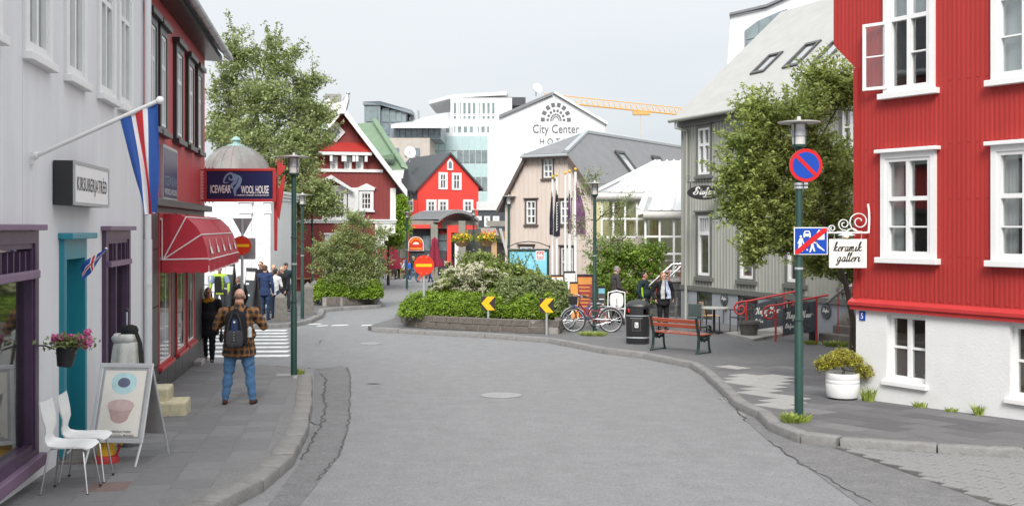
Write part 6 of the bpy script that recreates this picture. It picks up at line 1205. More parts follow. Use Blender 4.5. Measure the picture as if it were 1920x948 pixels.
slp = (zh-er)/(Wd-hr[0]); mid = (hl[0]+hr[0])/2; zrg = zh+(hr[0]-hl[0])/2*slp*.92; rdp = 3.6; o_ = .3
ER = (Wd+o_, er-o_*slp); EL = (-o_, el-o_*slp)
MB().slab([(hr[0], -.25, zh), (mid, rdp, zrg), (mid, LL, zrg), (ER[0], LL, ER[1]), (ER[0], -.25, ER[1])], (0, 0, .12)).build('roof', 'slate_roof', th); MB().slab([(hl[0], -.25, zh), (EL[0], -.25, EL[1]), (EL[0], LL, EL[1]), (mid, LL, zrg), (mid, rdp, zrg)], (0, 0, .12)).build('roof', 'slate_roof', th); MB().slab([(hl[0]-.1, -.35, zh-.03), (hr[0]+.1, -.35, zh-.03), (mid, rdp, zrg)], (0, 0, .12)).build('hip_roof', 'slate_roof', th)
MB().tube([(hr[0], -.3, zh+.13), (mid, rdp, zrg+.13), (mid, LL, zrg+.13)], .12, 6).tube([(hl[0], -.3, zh+.10), (mid, rdp, zrg+.13)], .06, 6).build('ridge_cap', 'galv', th)
for a, b in (((hl[0], zh), EL), ((hr[0], zh), ER)): MB().slab([(a[0], -.27, a[1]+.13), (b[0], -.27, b[1]+.13), (b[0], -.27, b[1]-.14), (a[0], -.27, a[1]-.14)], (0, .06, 0)).build('bargeboard', 'brown_trim', th)
MB().box(hl[0]-.1, hr[0]+.1, -.34, -.26, zh-.14, zh-.03).build('eaves_board', 'brown_trim', th); MB().tube([(hl[0]-.15, -.4, zh), (hr[0]+.15, -.4, zh)], .06, 6).build('gutter', 'galv', th)
def tr(u, t): return Vector((mid+(ER[0]-mid)*(1-t), u, zrg+(ER[1]-zrg)*(1-t)+.13))
for u in (5.0, 9.2): skylight(th, tr, u, u+1.0, .42, .76, .05)
# ---- conservatory with glass roof
f = frontal(1130, 39.5, 0); cg = thing('conservatory', 'glazed cafe extension with white frames and a sloping glass roof', 'conservatory', fr=f); q = f.uz
def glazed(x0, x1, y0, y1, off, nx, ny, back):
    a, b, c, d = f.rect(x0, x1, y0, y1, off); y = off; gl = bpy.data.objects.new('glazed_wall', None); COL.objects.link(gl); gl.parent = cg
    for i in range(nx+1): x = a+(b-a)*i/nx; MB().box(x-.035, x+.035, y-.04, y+.04, c, d).build('mullion', 'white_paint', gl)
    for j in range(ny+1):
        z = c+(d-c)*j/ny
        for i in range(nx): MB().box(a+(b-a)*i/nx+.036, a+(b-a)*(i+1)/nx-.036, y-.03, y+.03, z-.035, z+.035).build('transom', 'white_paint', gl)
    for i in range(nx):
        for j in range(ny): X0, X1, Z0, Z1 = a+(b-a)*i/nx, a+(b-a)*(i+1)/nx, c+(d-c)*j/ny, c+(d-c)*(j+1)/ny; MB().face([(X0, y, Z0), (X1, y, Z0), (X1, y, Z1), (X0, y, Z1)]).build('pane', 'glass_sky', gl)
    return a, b, c, d
A = glazed(1128, 1216, 376, 444, .6, 4, 2, 0); B = glazed(1210, 1290, 411, 540, -1.0, 3, 4, 0)
r = MB(); r.box(A[0], B[1]+1, 3.0, 3.2, -.3, A[3]); r.build('inner_wall', 'yellow_curtain', cg); MB().box(A[0]-.1, A[1], .5, 3, -.3, A[2]-.06).build('tan_base', 'tan_wood', cg); MB().box(B[0], B[1], -.95, 3, B[2]-.9, B[2]-.04).build('floor_base', 'slate_block', cg)
for i in range(5): x = A[0]+.3+i*.75; MB().grid([[(x+k*.05, .8+.03*math.sin(k*2), zz) for k in range(9)] for zz in (A[2], A[3])]).build('curtain', 'yellow_curtain', cg)
rg = random.Random(9)
for i in range(6): x = B[0]+.3+i*.4; t_ = MB(); t_.lathe([(.05, 0), (.06, .25), (.28, .28), (.28, .31)], 10, (x, .4+rg.random(), B[2]+.5)).build('inner_table', 'wood', cg)
for r0, off in ((A, .6), (B, -1.0)):
    lo_ = r0[0]-.1 if r0 is B else r0[0]-.2; hi_ = r0[1]+.1; g = MB(); g.tube([(lo_, off-.12, r0[3]+.14), (hi_, off-.12, r0[3]+.14)], .15, 10); g.box(lo_, hi_, off-.05, off+.05, r0[3]+.25, r0[3]+.34); g.build('gutter', 'lamp_white', cg, smooth=50)
zA_, zB_ = A[3]+.32, B[3]+.32; top = q(1250, 303, 4.2)[1]
def glroof(pts, nx, ny):
    P0, P1, P2, P3 = [Vector(p) for p in pts]; L_ = lambda s, t: P0.lerp(P1, s).lerp(P3.lerp(P2, s), t); rf = bpy.data.objects.new('glass_roof', None); COL.objects.link(rf); rf.parent = cg
    for i in range(nx):
        for j in range(ny): MB().face([L_(i/nx, j/ny), L_((i+1)/nx, j/ny), L_((i+1)/nx, (j+1)/ny), L_(i/nx, (j+1)/ny)]).build('roof_pane', 'white_roof' if i+j > 0 else 'roof_glass', rf)
    for i in range(nx+1): MB().tube([L_(i/nx, 0)+Vector((0, 0, .03)), L_(i/nx, 1)+Vector((0, 0, .03))], .045 if i else .07, 4).build('rafter', 'white_paint', rf)
glroof([(A[0]-.2, .5, zA_), (B[0]+.15, .5, zA_), (2.72, 4.4, top), (2.55, 4.4, top)], 4, 3); glroof([(B[0]-.25, -1.1, zB_), (B[1]+.6, -1.1, zB_), (B[1]+1.5, 4.4, top+.1), (2.72, 4.4, top+.02)], 6, 4)
MB().slab([(B[0]-.3, -1.15, zB_-.05), (B[0]-.1, -1.15, zB_), (B[0]+.40, .9, zB_+.78), (B[0]+.20, .9, zB_+.74)], (0, 0, -.12)).build('roof_kerb', 'white_paint', cg)
# entrance stair with handrails and slate blocks in front of it
p = gp(1262, 592); es = thing('entrance_stair', 'slate block landing with steel handrails on red balusters left of the grey house', 'steps', (p.x, p.y, p.z)); s = p.y/F; zl = (592-528)*s
for i in range(5):
    for j in range(4): MB().box(-.95+i*.42+(j % 2)*.2-.2, -.55+i*.42+(j % 2)*.2-.2, .0, .3, .01+j*zl/4, (j+1)*zl/4-.015).build('slate_block', 'slate_block', es)
MB().box(-1.1, .9, -.05, 2.4, zl, zl+.07).box(-1.1, .9, .05, 2.3, -.2, zl-.001).build('landing', 'concrete', es)
for yy, dz in ((-.12, 0), (1.1, .62)):
    h_ = MB(); h_.tube([(-1.15+dz, yy, .78), (-.05+dz, yy, 1.80), (.95, yy, 1.82)], .04, 8); h_.build('handrail', 'steel', es, smooth=60)
    for i in range(5): x = -1.0+dz+i*.42; b_ = MB(); b_.tube([(x, yy, min(zl, max(0, (x-dz+1.2)*.9))), (x, yy, .78+min(1.1, x-dz+1.15)*.925)], .018, 6); b_.build('baluster', 'red_trim', es)
# ---- 66 billboard, flagpoles with banners
p = gp(991, 566); p.y = 43; p.x = (991-CX)/F*43; p.z = gz(43); s = 43/F; bb = thing('billboard', 'dark green framed billboard with a sky blue poster reading 66 NORTH', 'billboard', p); Z = lambda y: CZ-(y-HY)*s-p.z
MB().box(-39*s, 39*s, -.1, .1, Z(556), Z(466)).build('frame', 'board_green', bb, bev=.02); MB().box(-35*s, 34*s, -.115, -.101, Z(550), Z(472)).build('poster', 'billboard_blue', bb); MB().box(13.5*s, 29.5*s, -.120, -.116, Z(487.5), Z(470)).build('logo_field', 'sign_white', bb); MB().box(15*s, 28*s, -.124, -.121, Z(483), Z(471.5)).build('logo', 'logo_red', bb); text('66', 'sign_white', bb, 16.2*s, 26.8*s, Z(481.8), Z(472.8), -.127, bold=.04); text('NORTH', 'grey_ink', bb, 15*s, 28*s, Z(486.8), Z(484), -.127, bold=.02)
MB().tube([(-40*s, 0, Z(463)), (-20*s, 0, Z(455)), (0, 0, Z(452.5)), (20*s, 0, Z(455)), (41*s, 0, Z(463))], .02, 5).tube([(-39*s, 0, Z(466)), (-39*s, 0, Z(459))], .02, 5).tube([(39*s, 0, Z(466)), (39*s, 0, Z(459))], .02, 5).build('top_arch', 'black_metal', bb)
pole0 = None
for i, (x, yt, Y, l) in enumerate(((1036, 327, 45.0, 'leftmost white flagpole, with gold finial and a dark banner'), (1044, 324, 44.5, 'second white flagpole from the left, with a dark lettered banner'), (1060, 320, 44, 'middle white flagpole of the five, without a banner'), (1068, 317, 43.5, 'white flagpole just left of the tallest, with a narrow purple banner'), (1079, 313, 43, 'tallest and rightmost white flagpole, with a wide purple banner'))):
    p = Vector(((x-CX)/F*Y, Y, gz(Y))); H = CZ-(yt-HY)/F*Y-p.z; fp2 = thing('flagpole', l, 'flagpole', p, 0, 'white flagpoles in front of the tan house'); MB().lathe([(.075 if i > 2 else .06, 0), (.05 if i > 2 else .042, H-.2)], 10).build('pole', 'white_paint', fp2, smooth=60); MB().ball((0, 0, H-.09), .06, 10, (1, 1, 1.1)).build('finial', 'yellow_post', fp2, smooth=60)
    if i == 2: continue
    s = Y/F; top_, bot, xr = ((356, 440, -3), (352, 443, 7), (0, 0, 0), (352, 437, -4), (337, 440, 19))[i]; x0 = {0: -6, 1: -6, 3: -4, 4: 1}[i]; x1 = {0: 1, 1: 6, 3: 2, 4: 18}[i]
    fg2 = thing('banner_flag', ('limp dark grey banner on the leftmost white flagpole', 'dark grey banner with pale lettering on the second flagpole', '', 'narrow purple banner hanging left of the tallest flagpole', 'wide purple patterned banner on the tallest flagpole')[i], 'flag', p, 0, None); z1_, z0_ = CZ-(top_-HY)*s-p.z, CZ-(bot-HY)*s-p.z; rows = []
    for a in range(15):
        t = a/14; zz = z1_+(z0_-z1_)*t; wl, wr = x0*s*min(1, .25+t*1.2), x1*s*min(1, .2+t*1.3); rows.append([(wl+(wr-wl)*c/8, -.09+.05*math.sin(c*1.6+t*5), zz-(.45*c/8 if t < .1 else 0)) for c in range(9)])
    MB().grid(rows).build('cloth', 'flag_grey' if i < 2 else 'flag_purple', fg2, smooth=80)
    if i == 1:
        lt = MB(); rg = random.Random(2)
        for k_ in range(11): zz = z1_+(z0_-z1_)*(.30+.055*k_); lt.box(-1.2*s, (1.0+rg.random())*s, -.16, -.155, zz-.035, zz).box(-1.2*s, -.4*s, -.16, -.155, zz-.10, zz-.04)
        lt.build('lettering', 'chalk', fg2)
# ---- boards by the flagpoles
def aboard(px, py, wpx, hpx, label, m, hd, stripes, rz=0, grp='advertising boards by the flagpoles', Y=None):
    p = gp(px, py); s = p.y/F; t = thing('advertising_board', label, 'sign', p, R(rz), grp); w_, h_ = wpx*s, hpx*s
    for y0, sg in ((-.25, 1), (.25, -1)): MB().slab([(-w_/2, y0, .03), (w_/2, y0, .03), (w_/2, 0, h_), (-w_/2, 0, h_)], (0, .03*sg, 0)).build('panel', 'dark_clad', t)
    P = lambda x, z, o: (x*w_/2, -.25+.25*(z*h_-.03)/(h_-.03)-o, z*h_)
    MB().face([P(-.9, .06, .008), P(.9, .06, .008), P(.9, .95, .008), P(-.9, .95, .008)]).build('poster', m, t); MB().face([P(-.85, .78, .012), P(.85, .78, .012), P(.85, .93, .012), P(-.85, .93, .012)]).build('heading', hd, t); mm = MB()
    for z, x in stripes: mm.face([P(-.7, z, .014), (P(x, z, .014)), P(x, z+.03, .014), P(-.7, z+.03, .014)])
    mm.build('print', 'orange_board' if m == 'red_board' else 'sign_white', t); return t
ST = [(.70, .6), (.62, .7), (.52, .5), (.44, .65), (.36, .55), (.28, .3)]
aboard(1097, 598, 30, 84, 'large dark red advertising board with white heading lines', 'red_board', 'orange_board', ST, -8); aboard(1076, 600, 16, 72, 'narrow orange and white board just left of the dark red board', 'orange_board', 'orange_board', [(.6, .5)], 6); aboard(1045, 585, 24, 70, 'orange board with picture beside the billboard', 'orange_board', 'sign_white', [(.3, .6)], 0); aboard(1068, 588, 22, 80, 'white paper board in a metal frame between the orange boards', 'sign_white', 'cream_board', [(.6, .1)], 10); aboard(1128, 598, 14, 62, 'slim grey leaflet stand right of the dark red board', 'pot_grey', 'billboard_blue', [(.6, .6), (.45, .5), (.3, .6)], 0)
for x, l in ((432, 'left black menu board against the white domed building'), (472, 'right black menu board against the white domed building')):
    t = aboard(x, 592 if x < 450 else 606, 26 if x < 450 else 30, 100 if x < 450 else 104, l, 'chalk_black', 'cream_board', [(.7, -.1), (.5, .3)], -38, 'black menu boards by the handrail')
# ---- hotel and other far buildings
f = frontal(806, 125, 0); ho = thing('white_hotel', 'large white hotel with aqua glass front and City Center lettering on its gable', 'hotel', fr=f); q = f.uz; X = lambda x: q(x, 0)[0]; Zh = lambda y: q(0, y)[1]
MB().box(X(806), X(917), 0, 20, -3, Zh(250)).build('wall', 'hotel_white', ho); MB().box(X(830), X(940), 1.2, 20, Zh(249), Zh(222)).build('upper_wall', 'hotel_white', ho); MB().box(X(843), X(960), 1.8, 20, Zh(221), Zh(180)).build('penthouse', 'hotel_white', ho)
MB().slab([(X(917), -.3, -3), (X(1134), -.3, -3), (X(1134), -.3, Zh(233)), (X(1040), -.3, Zh(179)), (X(917), -.3, Zh(228))], (0, 20, 0)).build('gable', 'hotel_white', ho)
MB().slab([(X(936), -.6, Zh(222)), (X(1036), -.6, Zh(179)), (X(1030), 20, Zh(178)), (X(930), 20, Zh(219))], (0, 0, .35)).build('dark_roof', 'kiosk_roof', ho); MB().slab([(X(1038), -.7, Zh(176)), (X(1138), -.7, Zh(235)), (X(1138), 20, Zh(235)), (X(1038), 20, Zh(176))], (0, 0, .35)).build('roof', 'white_roof', ho); MB().box(X(1042), X(1110), 20.5, 30, Zh(260), Zh(172)).build('rear_block', 'hotel_white', ho)
MB().slab([(X(800), 3, Zh(190)), (X(845), 3, Zh(178)), (X(950), 3, Zh(172)), (X(960), 16, Zh(170)), (X(800), 16, Zh(186))], (0, 0, .4)).build('roof', 'white_roof', ho)
for i in range(9):
    a, b = X(812+i*11.4), X(812+(i+1)*11.4-1.2)
    for (y0, y1, mm) in ((255, 282, 'aqua_panel'), (284, 305, 'aqua_glass' if i > 3 else 'aqua_panel'), (307, 332, 'aqua_panel'), (334, 357, 'aqua_glass' if i > 3 else 'aqua_panel'), (359, 385, 'aqua_panel')): MB().box(a, b, -.12, -.001, Zh(y1), Zh(y0)).build('facade_panel', mm, ho)
def wband(x0, x1, y0, y1, n, off, mm='aqua_glass'):
    for i in range(n):
        a, b = X(x0+(x1-x0)*i/n), X(x0+(x1-x0)*(i+1)/n); W = MB().box(a+.08, b-.08, off-.15, off-.01, Zh(y1), Zh(y0)).build('window', 'white_paint', ho); MB().box(a+.14, b-.14, off-.17, off-.151, Zh(y1)+.1, Zh(y0)-.1).build('pane', mm, W)
        if i % 4 == 1: MB().box(a+.2, a+(b-a)*.6, off-.175, off-.171, Zh(y1)+.12, Zh(y0)-.12).build('curtain', 'curtain', W)
wband(847, 929, 188, 212, 9, 1.8); wband(847, 929, 213, 222, 9, 1.8); wband(833, 944, 234, 249, 10, 1.2)
m = MB()
for rr, n_, sz in ((26.5, 8, 3.4), (16.5, 8, 2.0), (10, 9, 1.3), (6, 9, .8)):
    for i in range(n_):
        a = math.pi*(i+.12 if n_ == 8 else i+.1)/(n_-.8 if n_ == 8 else n_-.8); cx2, cz2 = 1042-rr*math.cos(a)*.92, 226-rr*math.sin(a)*1.1; ca, sa = math.cos(a-math.pi/2), math.sin(a-math.pi/2)
        m.slab([(X(cx2+(dx_*ca+dz_*sa)*sz), -.36, Zh(cz2-(dz_*ca-dx_*sa)*sz*1.0)) for dx_, dz_ in ((-1, -1.1), (1, -1.1), (1, 1.1), (-1, 1.1))], (0, .05, 0))
m.build('emblem', 'grey_ink', ho); text('City Center', 'grey_ink', ho, X(999), X(1086), Zh(255), Zh(234), -.36); text('HOTEL', 'grey_ink', ho, X(1012), X(1072), Zh(271), Zh(260), -.36, space=1.6)
MB().box(X(937), X(988), 12, 17, Zh(176), Zh(159)).build('plant_room', 'black_roof', ho); dsh = at(1005, 168, 138); d2 = thing('satellite_dish', 'large white satellite dish on the hotel roof beside the dark box', 'dish', dsh); MB().lathe([(0, 0), (.35, .08), (.62, .3), (.68, .45)], 20).build('reflector', 'white_roof', d2, smooth=50).rotation_euler = (R(70), 0, R(30)); MB().tube([(0, 0, -.9), (0, 0, 0)], .07, 6).build('mast', 'galv', d2)
f = frontal(683, 115); gbx = thing('glass_office', 'grey steel office block with a glazed stair box and long dark windows', 'building', fr=f); q = f.uz; X = lambda x: q(x, 0)[0]; Zh = lambda y: q(0, y)[1]
MB().box(X(683), X(713), 0, 5, -3, Zh(196)).box(X(712.9), X(760), .5, 5, -3, Zh(205)).build('wall', 'steel_grey', gbx); MB().slab([(X(681), -.2, Zh(197)), (X(713), -.2, Zh(197)), (X(772), .3, Zh(213)), (X(772), .3, Zh(206)), (X(713), -.2, Zh(190)), (X(681), -.2, Zh(191))], (0, 6, 0)).build('roof', 'steel_grey', gbx)
for (x0, x1, y0, y1, o) in ((687, 708, 200, 228, -.05), (716, 729, 202, 228, .45), (731, 741, 206, 228, .45), (743, 752, 210, 228, .45), (716, 729, 231, 252, .45)): MB().box(X(x0), X(x1), o-.05, o, Zh(y1), Zh(y0)).build('window', 'aqua_glass' if y0 < 230 else 'far_glass', gbx)
MB().box(X(764), X(778), 3, 6, Zh(222), Zh(199)).build('vent_box', 'galv', gbx)
MB().slab([(X(735), -1, Zh(235)), (X(843), -1, Zh(235)), (X(828), 10, Zh(193)), (X(775), 10, Zh(205))], (0, 0, -.4)).build('white_roof', 'white_roof', gbx); MB().box(X(737), X(826), .2, 8, Zh(260), Zh(236)).build('upper_wall', 'steel_grey', gbx)
for i in range(8): MB().box(X(739+i*10.8), X(748.5+i*10.8), .1, .199, Zh(257), Zh(239)).build('window', 'far_glass', gbx)
MB().box(X(730), X(806), -.3, 8, -3, Zh(259)).build('beige_wall', 'beige_wall', gbx)
for x in (740, 760, 779): MB().box(X(x), X(x+9), -.4, -.301, Zh(294), Zh(278)).build('window', 'far_glass', gbx)
# white block behind the pale roof on the right
f = frontal(1358, 62); wb = thing('white_block', 'white modern block with a slanted window behind the pale roof', 'building', fr=f); q = f.uz; P = lambda pts: [(q(x, y)[0], 0, q(x, y)[1]) for x, y in pts]
MB().slab(P([(1352, 300), (1370, 28), (1436, 16), (1560, -40), (1700, -40), (1700, 300)]), (2.4, 10, 0)).build('wall', 'hotel_white', wb); MB().slab([(p[0], -.15, p[2]) for p in P([(1396, 58), (1420, 40), (1462, 22), (1475, 18), (1475, 95), (1396, 95)])], (0, .15, 0)).build('window_frame', 'steel_grey', wb)
for pts in ([(1398, 60), (1420, 43), (1420, 70), (1398, 76)], [(1422, 42), (1446, 31), (1446, 62), (1422, 69)], [(1398, 79), (1420, 73), (1420, 95), (1398, 95)]): MB().slab([(p[0], -.2, p[2]) for p in P(pts)], (0, .05, 0)).build('pane', 'aqua_glass', wb)
MB().slab([(p[0], -.25, p[2]) for p in P([(1366, 30), (1436, 14), (1560, -42), (1560, -46), (1434, 10), (1366, 26)])], (2.4, 10.4, 0)).build('parapet', 'slate_roof', wb); MB().slab([(p[0], 1.5, p[2]) for p in P([(1406, 18), (1500, 0), (1500, -12), (1406, 8)])], (0, 3, 0)).build('blue_cornice', 'sign_blue', wb)
# tower crane
p = at(1284, 210, 210); tcx = thing('tower_crane', 'yellow lattice tower crane jib reaching over the roofs', 'crane', p); s = 210/F; bt = []
C_ = lambda x, y: ((x-1284)*s, 0, (210-y)*s); lo_a, lo_b, hi_a, hi_b = Vector(C_(1020, 190)), Vector(C_(1290, 217)), Vector(C_(1020, 176)), Vector(C_(1290, 204)); jb = MB(); n = 26
for dy in (-.55, .55): jb.tube([lo_a+Vector((0, dy, 0)), lo_b+Vector((0, dy, 0))], .10, 5)
hp_a, hp_b = [Vector(C_(x, y)) for x, y in ((1060, 181), (1130, 184))]; jb.tube([hi_a, hi_b], .10, 5)
for i in range(n):
    a, b, m_2 = lo_a.lerp(lo_b, i/n), lo_a.lerp(lo_b, (i+1)/n), hi_a.lerp(hi_b, (i+.5)/n)
    for dy in (-.55, .55): jb.tube([a+Vector((0, dy, 0)), m_2], .06, 4, False).tube([m_2, b+Vector((0, dy, 0))], .06, 4, False)
jb.build('jib', 'crane_yellow', tcx); MB().cbox(C_(1203, 212), (3.4, 1.2, .8)).tube([C_(1201, 214), C_(1201, 260)], .03, 4).build('trolley', 'crane_yellow', tcx); MB().cbox(C_(1290, 220), (2.6, 1.6, 3.2)).build('cab', 'white_paint', tcx); MB().box(0, 2.0, -1, 1, -30, -1.5).build('mast', 'crane_yellow', tcx)
# low roofs behind the tree, so that the gaps in its crown show houses
f = frontal(380, 72); bk = thing('slate_roof_house', 'dark roofed house mostly hidden behind the tall left tree', 'house', fr=f); MB().box(0, f.uz(540, 0)[0], 0, 8, -.5, f.uz(0, 330)[1]).build('wall', 'dark_red_wood', bk); MB().slab([(-.3, -.3, f.uz(0, 332)[1]), (f.uz(545, 0)[0], -.3, f.uz(0, 332)[1]), (f.uz(530, 0)[0], 4, f.uz(0, 262)[1]), (0, 4, f.uz(0, 262)[1])], (0, .1, .15)).build('roof', 'slate_roof', bk)
# ---- street furniture in the middle distance
def roundsign(px, pyc, dpx, pyb, label, Y=None):
    p = gp(px, pyb); s = p.y/F; r = dpx*s/2; t = thing('no_entry_sign', label, 'sign', p); H = (pyb-pyc)*s; MB().lathe([(.038, -.1), (.038, H+r*.9)], 10).build('post', 'galv', t, smooth=60); pl = MB().lathe([(r, 0), (r, .005), (0, .005)], 36).build('plate', 'sign_back', t); pl.rotation_euler = (R(90), 0, 0); pl.location = (0, -.05, H)
    g = bpy.data.objects.new('face', None); COL.objects.link(g); g.parent = t; g.location = (0, -.05, H); flatpoly('disc', disc((0, 0), r), 'sign_orange', g, -.009, .002); flatpoly('bar', [(-r*.80, -r*.14), (r*.80, -r*.14), (r*.80, r*.14), (-r*.80, r*.14)], 'sign_yellow', g, -.012, .002); m = MB()
    for x in (-.25, .3):
        for z in (-.78, .8): m.ball((x*r, -.012, z*r), .012, 6)
    m.build('rivet', 'galv', g); return t, s, H, r
roundsign(795, 497, 38, 614, 'red round no entry sign on a post in front of the planted island')
t, s, H, r = roundsign(454, 460, 36, 640, 'red round no entry sign below a turned triangle at the left crossing')
tri = bpy.data.objects.new('triangle_sign', None); COL.objects.link(tri); tri.parent = t; MB().slab([(-19*s, .05, H+51*s), (19*s, .05, H+51*s), (2*s, .05, H+20*s), (-2*s, .05, H+20*s)], (0, .01, 0)).build('plate', 'sign_back', tri); MB().tube([(0, .03, H), (0, .03, H+50*s)], .035, 8).build('post', 'galv', tri); MB().box(-20*s, 24*s, .06, .07, H-26*s, H+14*s).build('square_plate', 'sign_back', t)
def chevron(px, pyc, pyb, wpx, label):
    p = gp(px, pyb); s = p.y/F; t = thing('chevron_sign', label, 'sign', p, 0, 'yellow and black chevron signs in front of the planted island'); H = (pyb-pyc)*s; w_ = wpx*s/2; MB().lathe([(.034, -.1), (.034, H)], 10).build('post', 'galv', t, smooth=60); g = bpy.data.objects.new('face', None); COL.objects.link(g); g.parent = t; g.location = (.0, -.045, H); MB().box(-w_, w_, -.004, .004, -w_, w_).build('plate', 'sign_black', g, bev=.004)
    flatpoly('arrow', [(-w_, 0), (-w_*.1, w_), (w_*.97, w_*.97), (w_*.1, 0), (w_*.97, -w_*.97), (-w_*.1, -w_)], 'sign_yellow', g, -.009, .003)
chevron(915.5, 568, 620, 26, 'left one of the two yellow and black chevron signs'); chevron(1025, 572, 627, 27, 'right one of the two yellow and black chevron signs, nearer the bicycles')
for px, py, h_, l in ((526, 602, 54, 'nearest square stone bollard with pyramid top, left of the green lamp post'), (577, 590, 62, 'tall square stone bollard behind the lamp posts'), (590, 571, 47, 'farthest square stone bollard next to the bushes')):
    p = gp(px, py); s = p.y/F; t = thing('stone_bollard', l, 'bollard', p, R(12), 'square stone bollards along the pavement'); H = h_*s; a = .20; MB().grid([[(-a*k, -a*k, z), (a*k, -a*k, z), (a*k, a*k, z), (-a*k, a*k, z)] for k, z in ((1.08, -.1), (1.0, .3), (.9, H*.82), (.80, H*.86), (.02, H))], True).build('stone', 'stone_pillar', t, bev=.025)
# handrail of the domed building
p = gp(405, 606); p.y = 38.5; p.x = (405-CX)/F*38.5; p.z = gz(38.5); s = 38.5/F; hr_ = thing('ramp_railing', 'grey pipe railing in front of the white domed building', 'railing', p); X2 = lambda x: (x-405)*s; Z2 = lambda y: CZ-(y-HY)*s-p.z; m = MB()
m.tube([(X2(330), 0, Z2(533)), (X2(392), 0, Z2(532))], .045, 8).tube([(X2(391), .3, Z2(517)), (X2(466), -.2, Z2(532))], .045, 8).tube([(X2(391), .1, Z2(545)), (X2(466), -.2, Z2(562))], .035, 8); m.build('rail', 'galv', hr_, smooth=60)
for x, y in ((391, 517), (352, 533), (428, 525), (466, 532)): MB().tube([(X2(x), 0, -.1), (X2(x), 0, Z2(y))], .04, 8).build('post', 'galv', hr_, smooth=60)
# cafe tables and closed parasols on the square
for px, py, h_, l in ((738, 524, 72, 'left closed wine red parasol by the seated guests'), (815, 522, 78, 'closed wine red parasol in front of the kiosk column'), (838, 516, 62, 'third closed parasol, half hidden by the shrubs of the island')):
    p = gp(px, py, ROAD); s = p.y/F; H = h_*s; t = thing('closed_parasol', l, 'parasol', p, 0, 'closed wine red parasols on the square'); MB().tube([(0, 0, 0), (0, 0, H)], .03, 6).build('pole', 'wood', t); n = 16; MB().grid([[(r_*(1+.22*math.cos(8*a))*math.cos(a), r_*(1+.22*math.cos(8*a))*math.sin(a), z) for a in [6.283*j/n for j in range(n)]] for r_, z in ((.02, H), (.20, H*.93), (.19, H*.86), (.30, H*.55), (.46, H*.30), (.44, H*.28))], True).build('canopy', 'parasol', t, smooth=50)
def dine(px, py, label, m, wd=.7):
    p = gp(px, py, ROAD); t = thing('dining_table', label, 'table', p, 0, 'tables on the square'); MB().box(-wd/2, wd/2, -.35, .35, .72, .76).build('tabletop', m, t)
    for x in (-wd/2+.05, wd/2-.05):
        for y in (-.3, .3): MB().tube([(x*1.1, y, 0), (x, y, .72)], .025, 4).build('leg', m, t)
dine(743, 522, 'lime green outdoor table behind the waiter', 'lime', .8); dine(601, 548, 'long wooden table with green chairs left of the round bush', 'wood', 2.6); dine(660, 541, 'wooden table behind the round bush', 'wood', 2.0)
def schair(px, py, rz, label, m, grp='chairs on the square'):
    p = gp(px, py, ROAD); t = thing('outdoor_chair', label, 'chair', p, R(rz), grp); MB().box(-.22, .22, -.22, .22, .43, .47).build('seat', m, t); MB().box(-.22, .22, -.25, -.22, .50, .88).build('backrest', m, t)
    for x in (-.19, .19):
        for y in (-.2, .2): MB().tube([(x, y, 0), (x, y, .43)], .022, 4).build('leg', m, t)
for px, py, rz, l, m in ((728, 524, -80, 'red chair left of the lime table', 'chair_red'), (757, 523, 60, 'red and lime chair right of the lime table', 'chair_red'), (751, 519, 170, 'lime chair behind the lime table', 'lime'), (606, 542, 180, 'pale green chair at the long wooden table', 'green_roof'), (624, 542, 180, 'pale green chair next along the wooden table', 'green_roof'), (589, 544, 180, 'pale green chair at the left end of the wooden table', 'green_roof')): schair(px, py, rz, l, m)
p = gp(707, 528, ROAD); sl_ = thing('step_ladder', 'white folding step ladder standing by the porch', 'ladder', p); s = p.y/F
for x in (-.28, .28): MB().tube([(x, -.35, 0), (x*.8, .05, 1.5)], .03, 4).tube([(x, .4, 0), (x*.8, .05, 1.5)], .025, 4).build('rail', 'white_paint', sl_)
for i in range(4): MB().box(-.27, .27, -.32+i*.1, -.12+i*.1, .28+i*.36, .32+i*.36).build('tread', 'white_paint', sl_)
# flower baskets on the far lamp
for dx_, l in ((-.62, 'left hanging basket of yellow flowers on the far lamp post'), (.66, 'right hanging basket of red and yellow flowers on the far lamp post')):
    q0 = fl2.location; b = thing('flower_basket', l, 'flower basket', (q0.x+dx_, q0.y-.05, CZ-(452-HY)/F*q0.y), 0, 'flower baskets'); MB().lathe([(0, -.32), (.25, -.25), (.42, 0), (.44, .02), (0, .02)], 16).build('basket', 'wood', b, smooth=40); rg = np.random.RandomState(5 if dx_ < 0 else 6); A = rg.normal(size=(500, 3))*[.26, .26, .12]+[0, 0, .16]; leafmesh('foliage', A, .12, 'leaf_hedge', b, 1); leafmesh('blossom', rg.normal(size=(170, 3))*[.28, .28, .12]+[0, -.1, .22], .11, 'yellow_flower', b, 2, asp=.9); leafmesh('blossom', rg.normal(size=(70 if dx_ > 0 else 30, 3))*[.2, .2, .1]+[0, -.12, .22], .11, 'red_flower', b, 3, asp=.9); MB().tube([(-dx_, .05, .35), (0, 0, .35), (0, 0, 0)], .02, 5).build('bracket', 'black_metal', b)
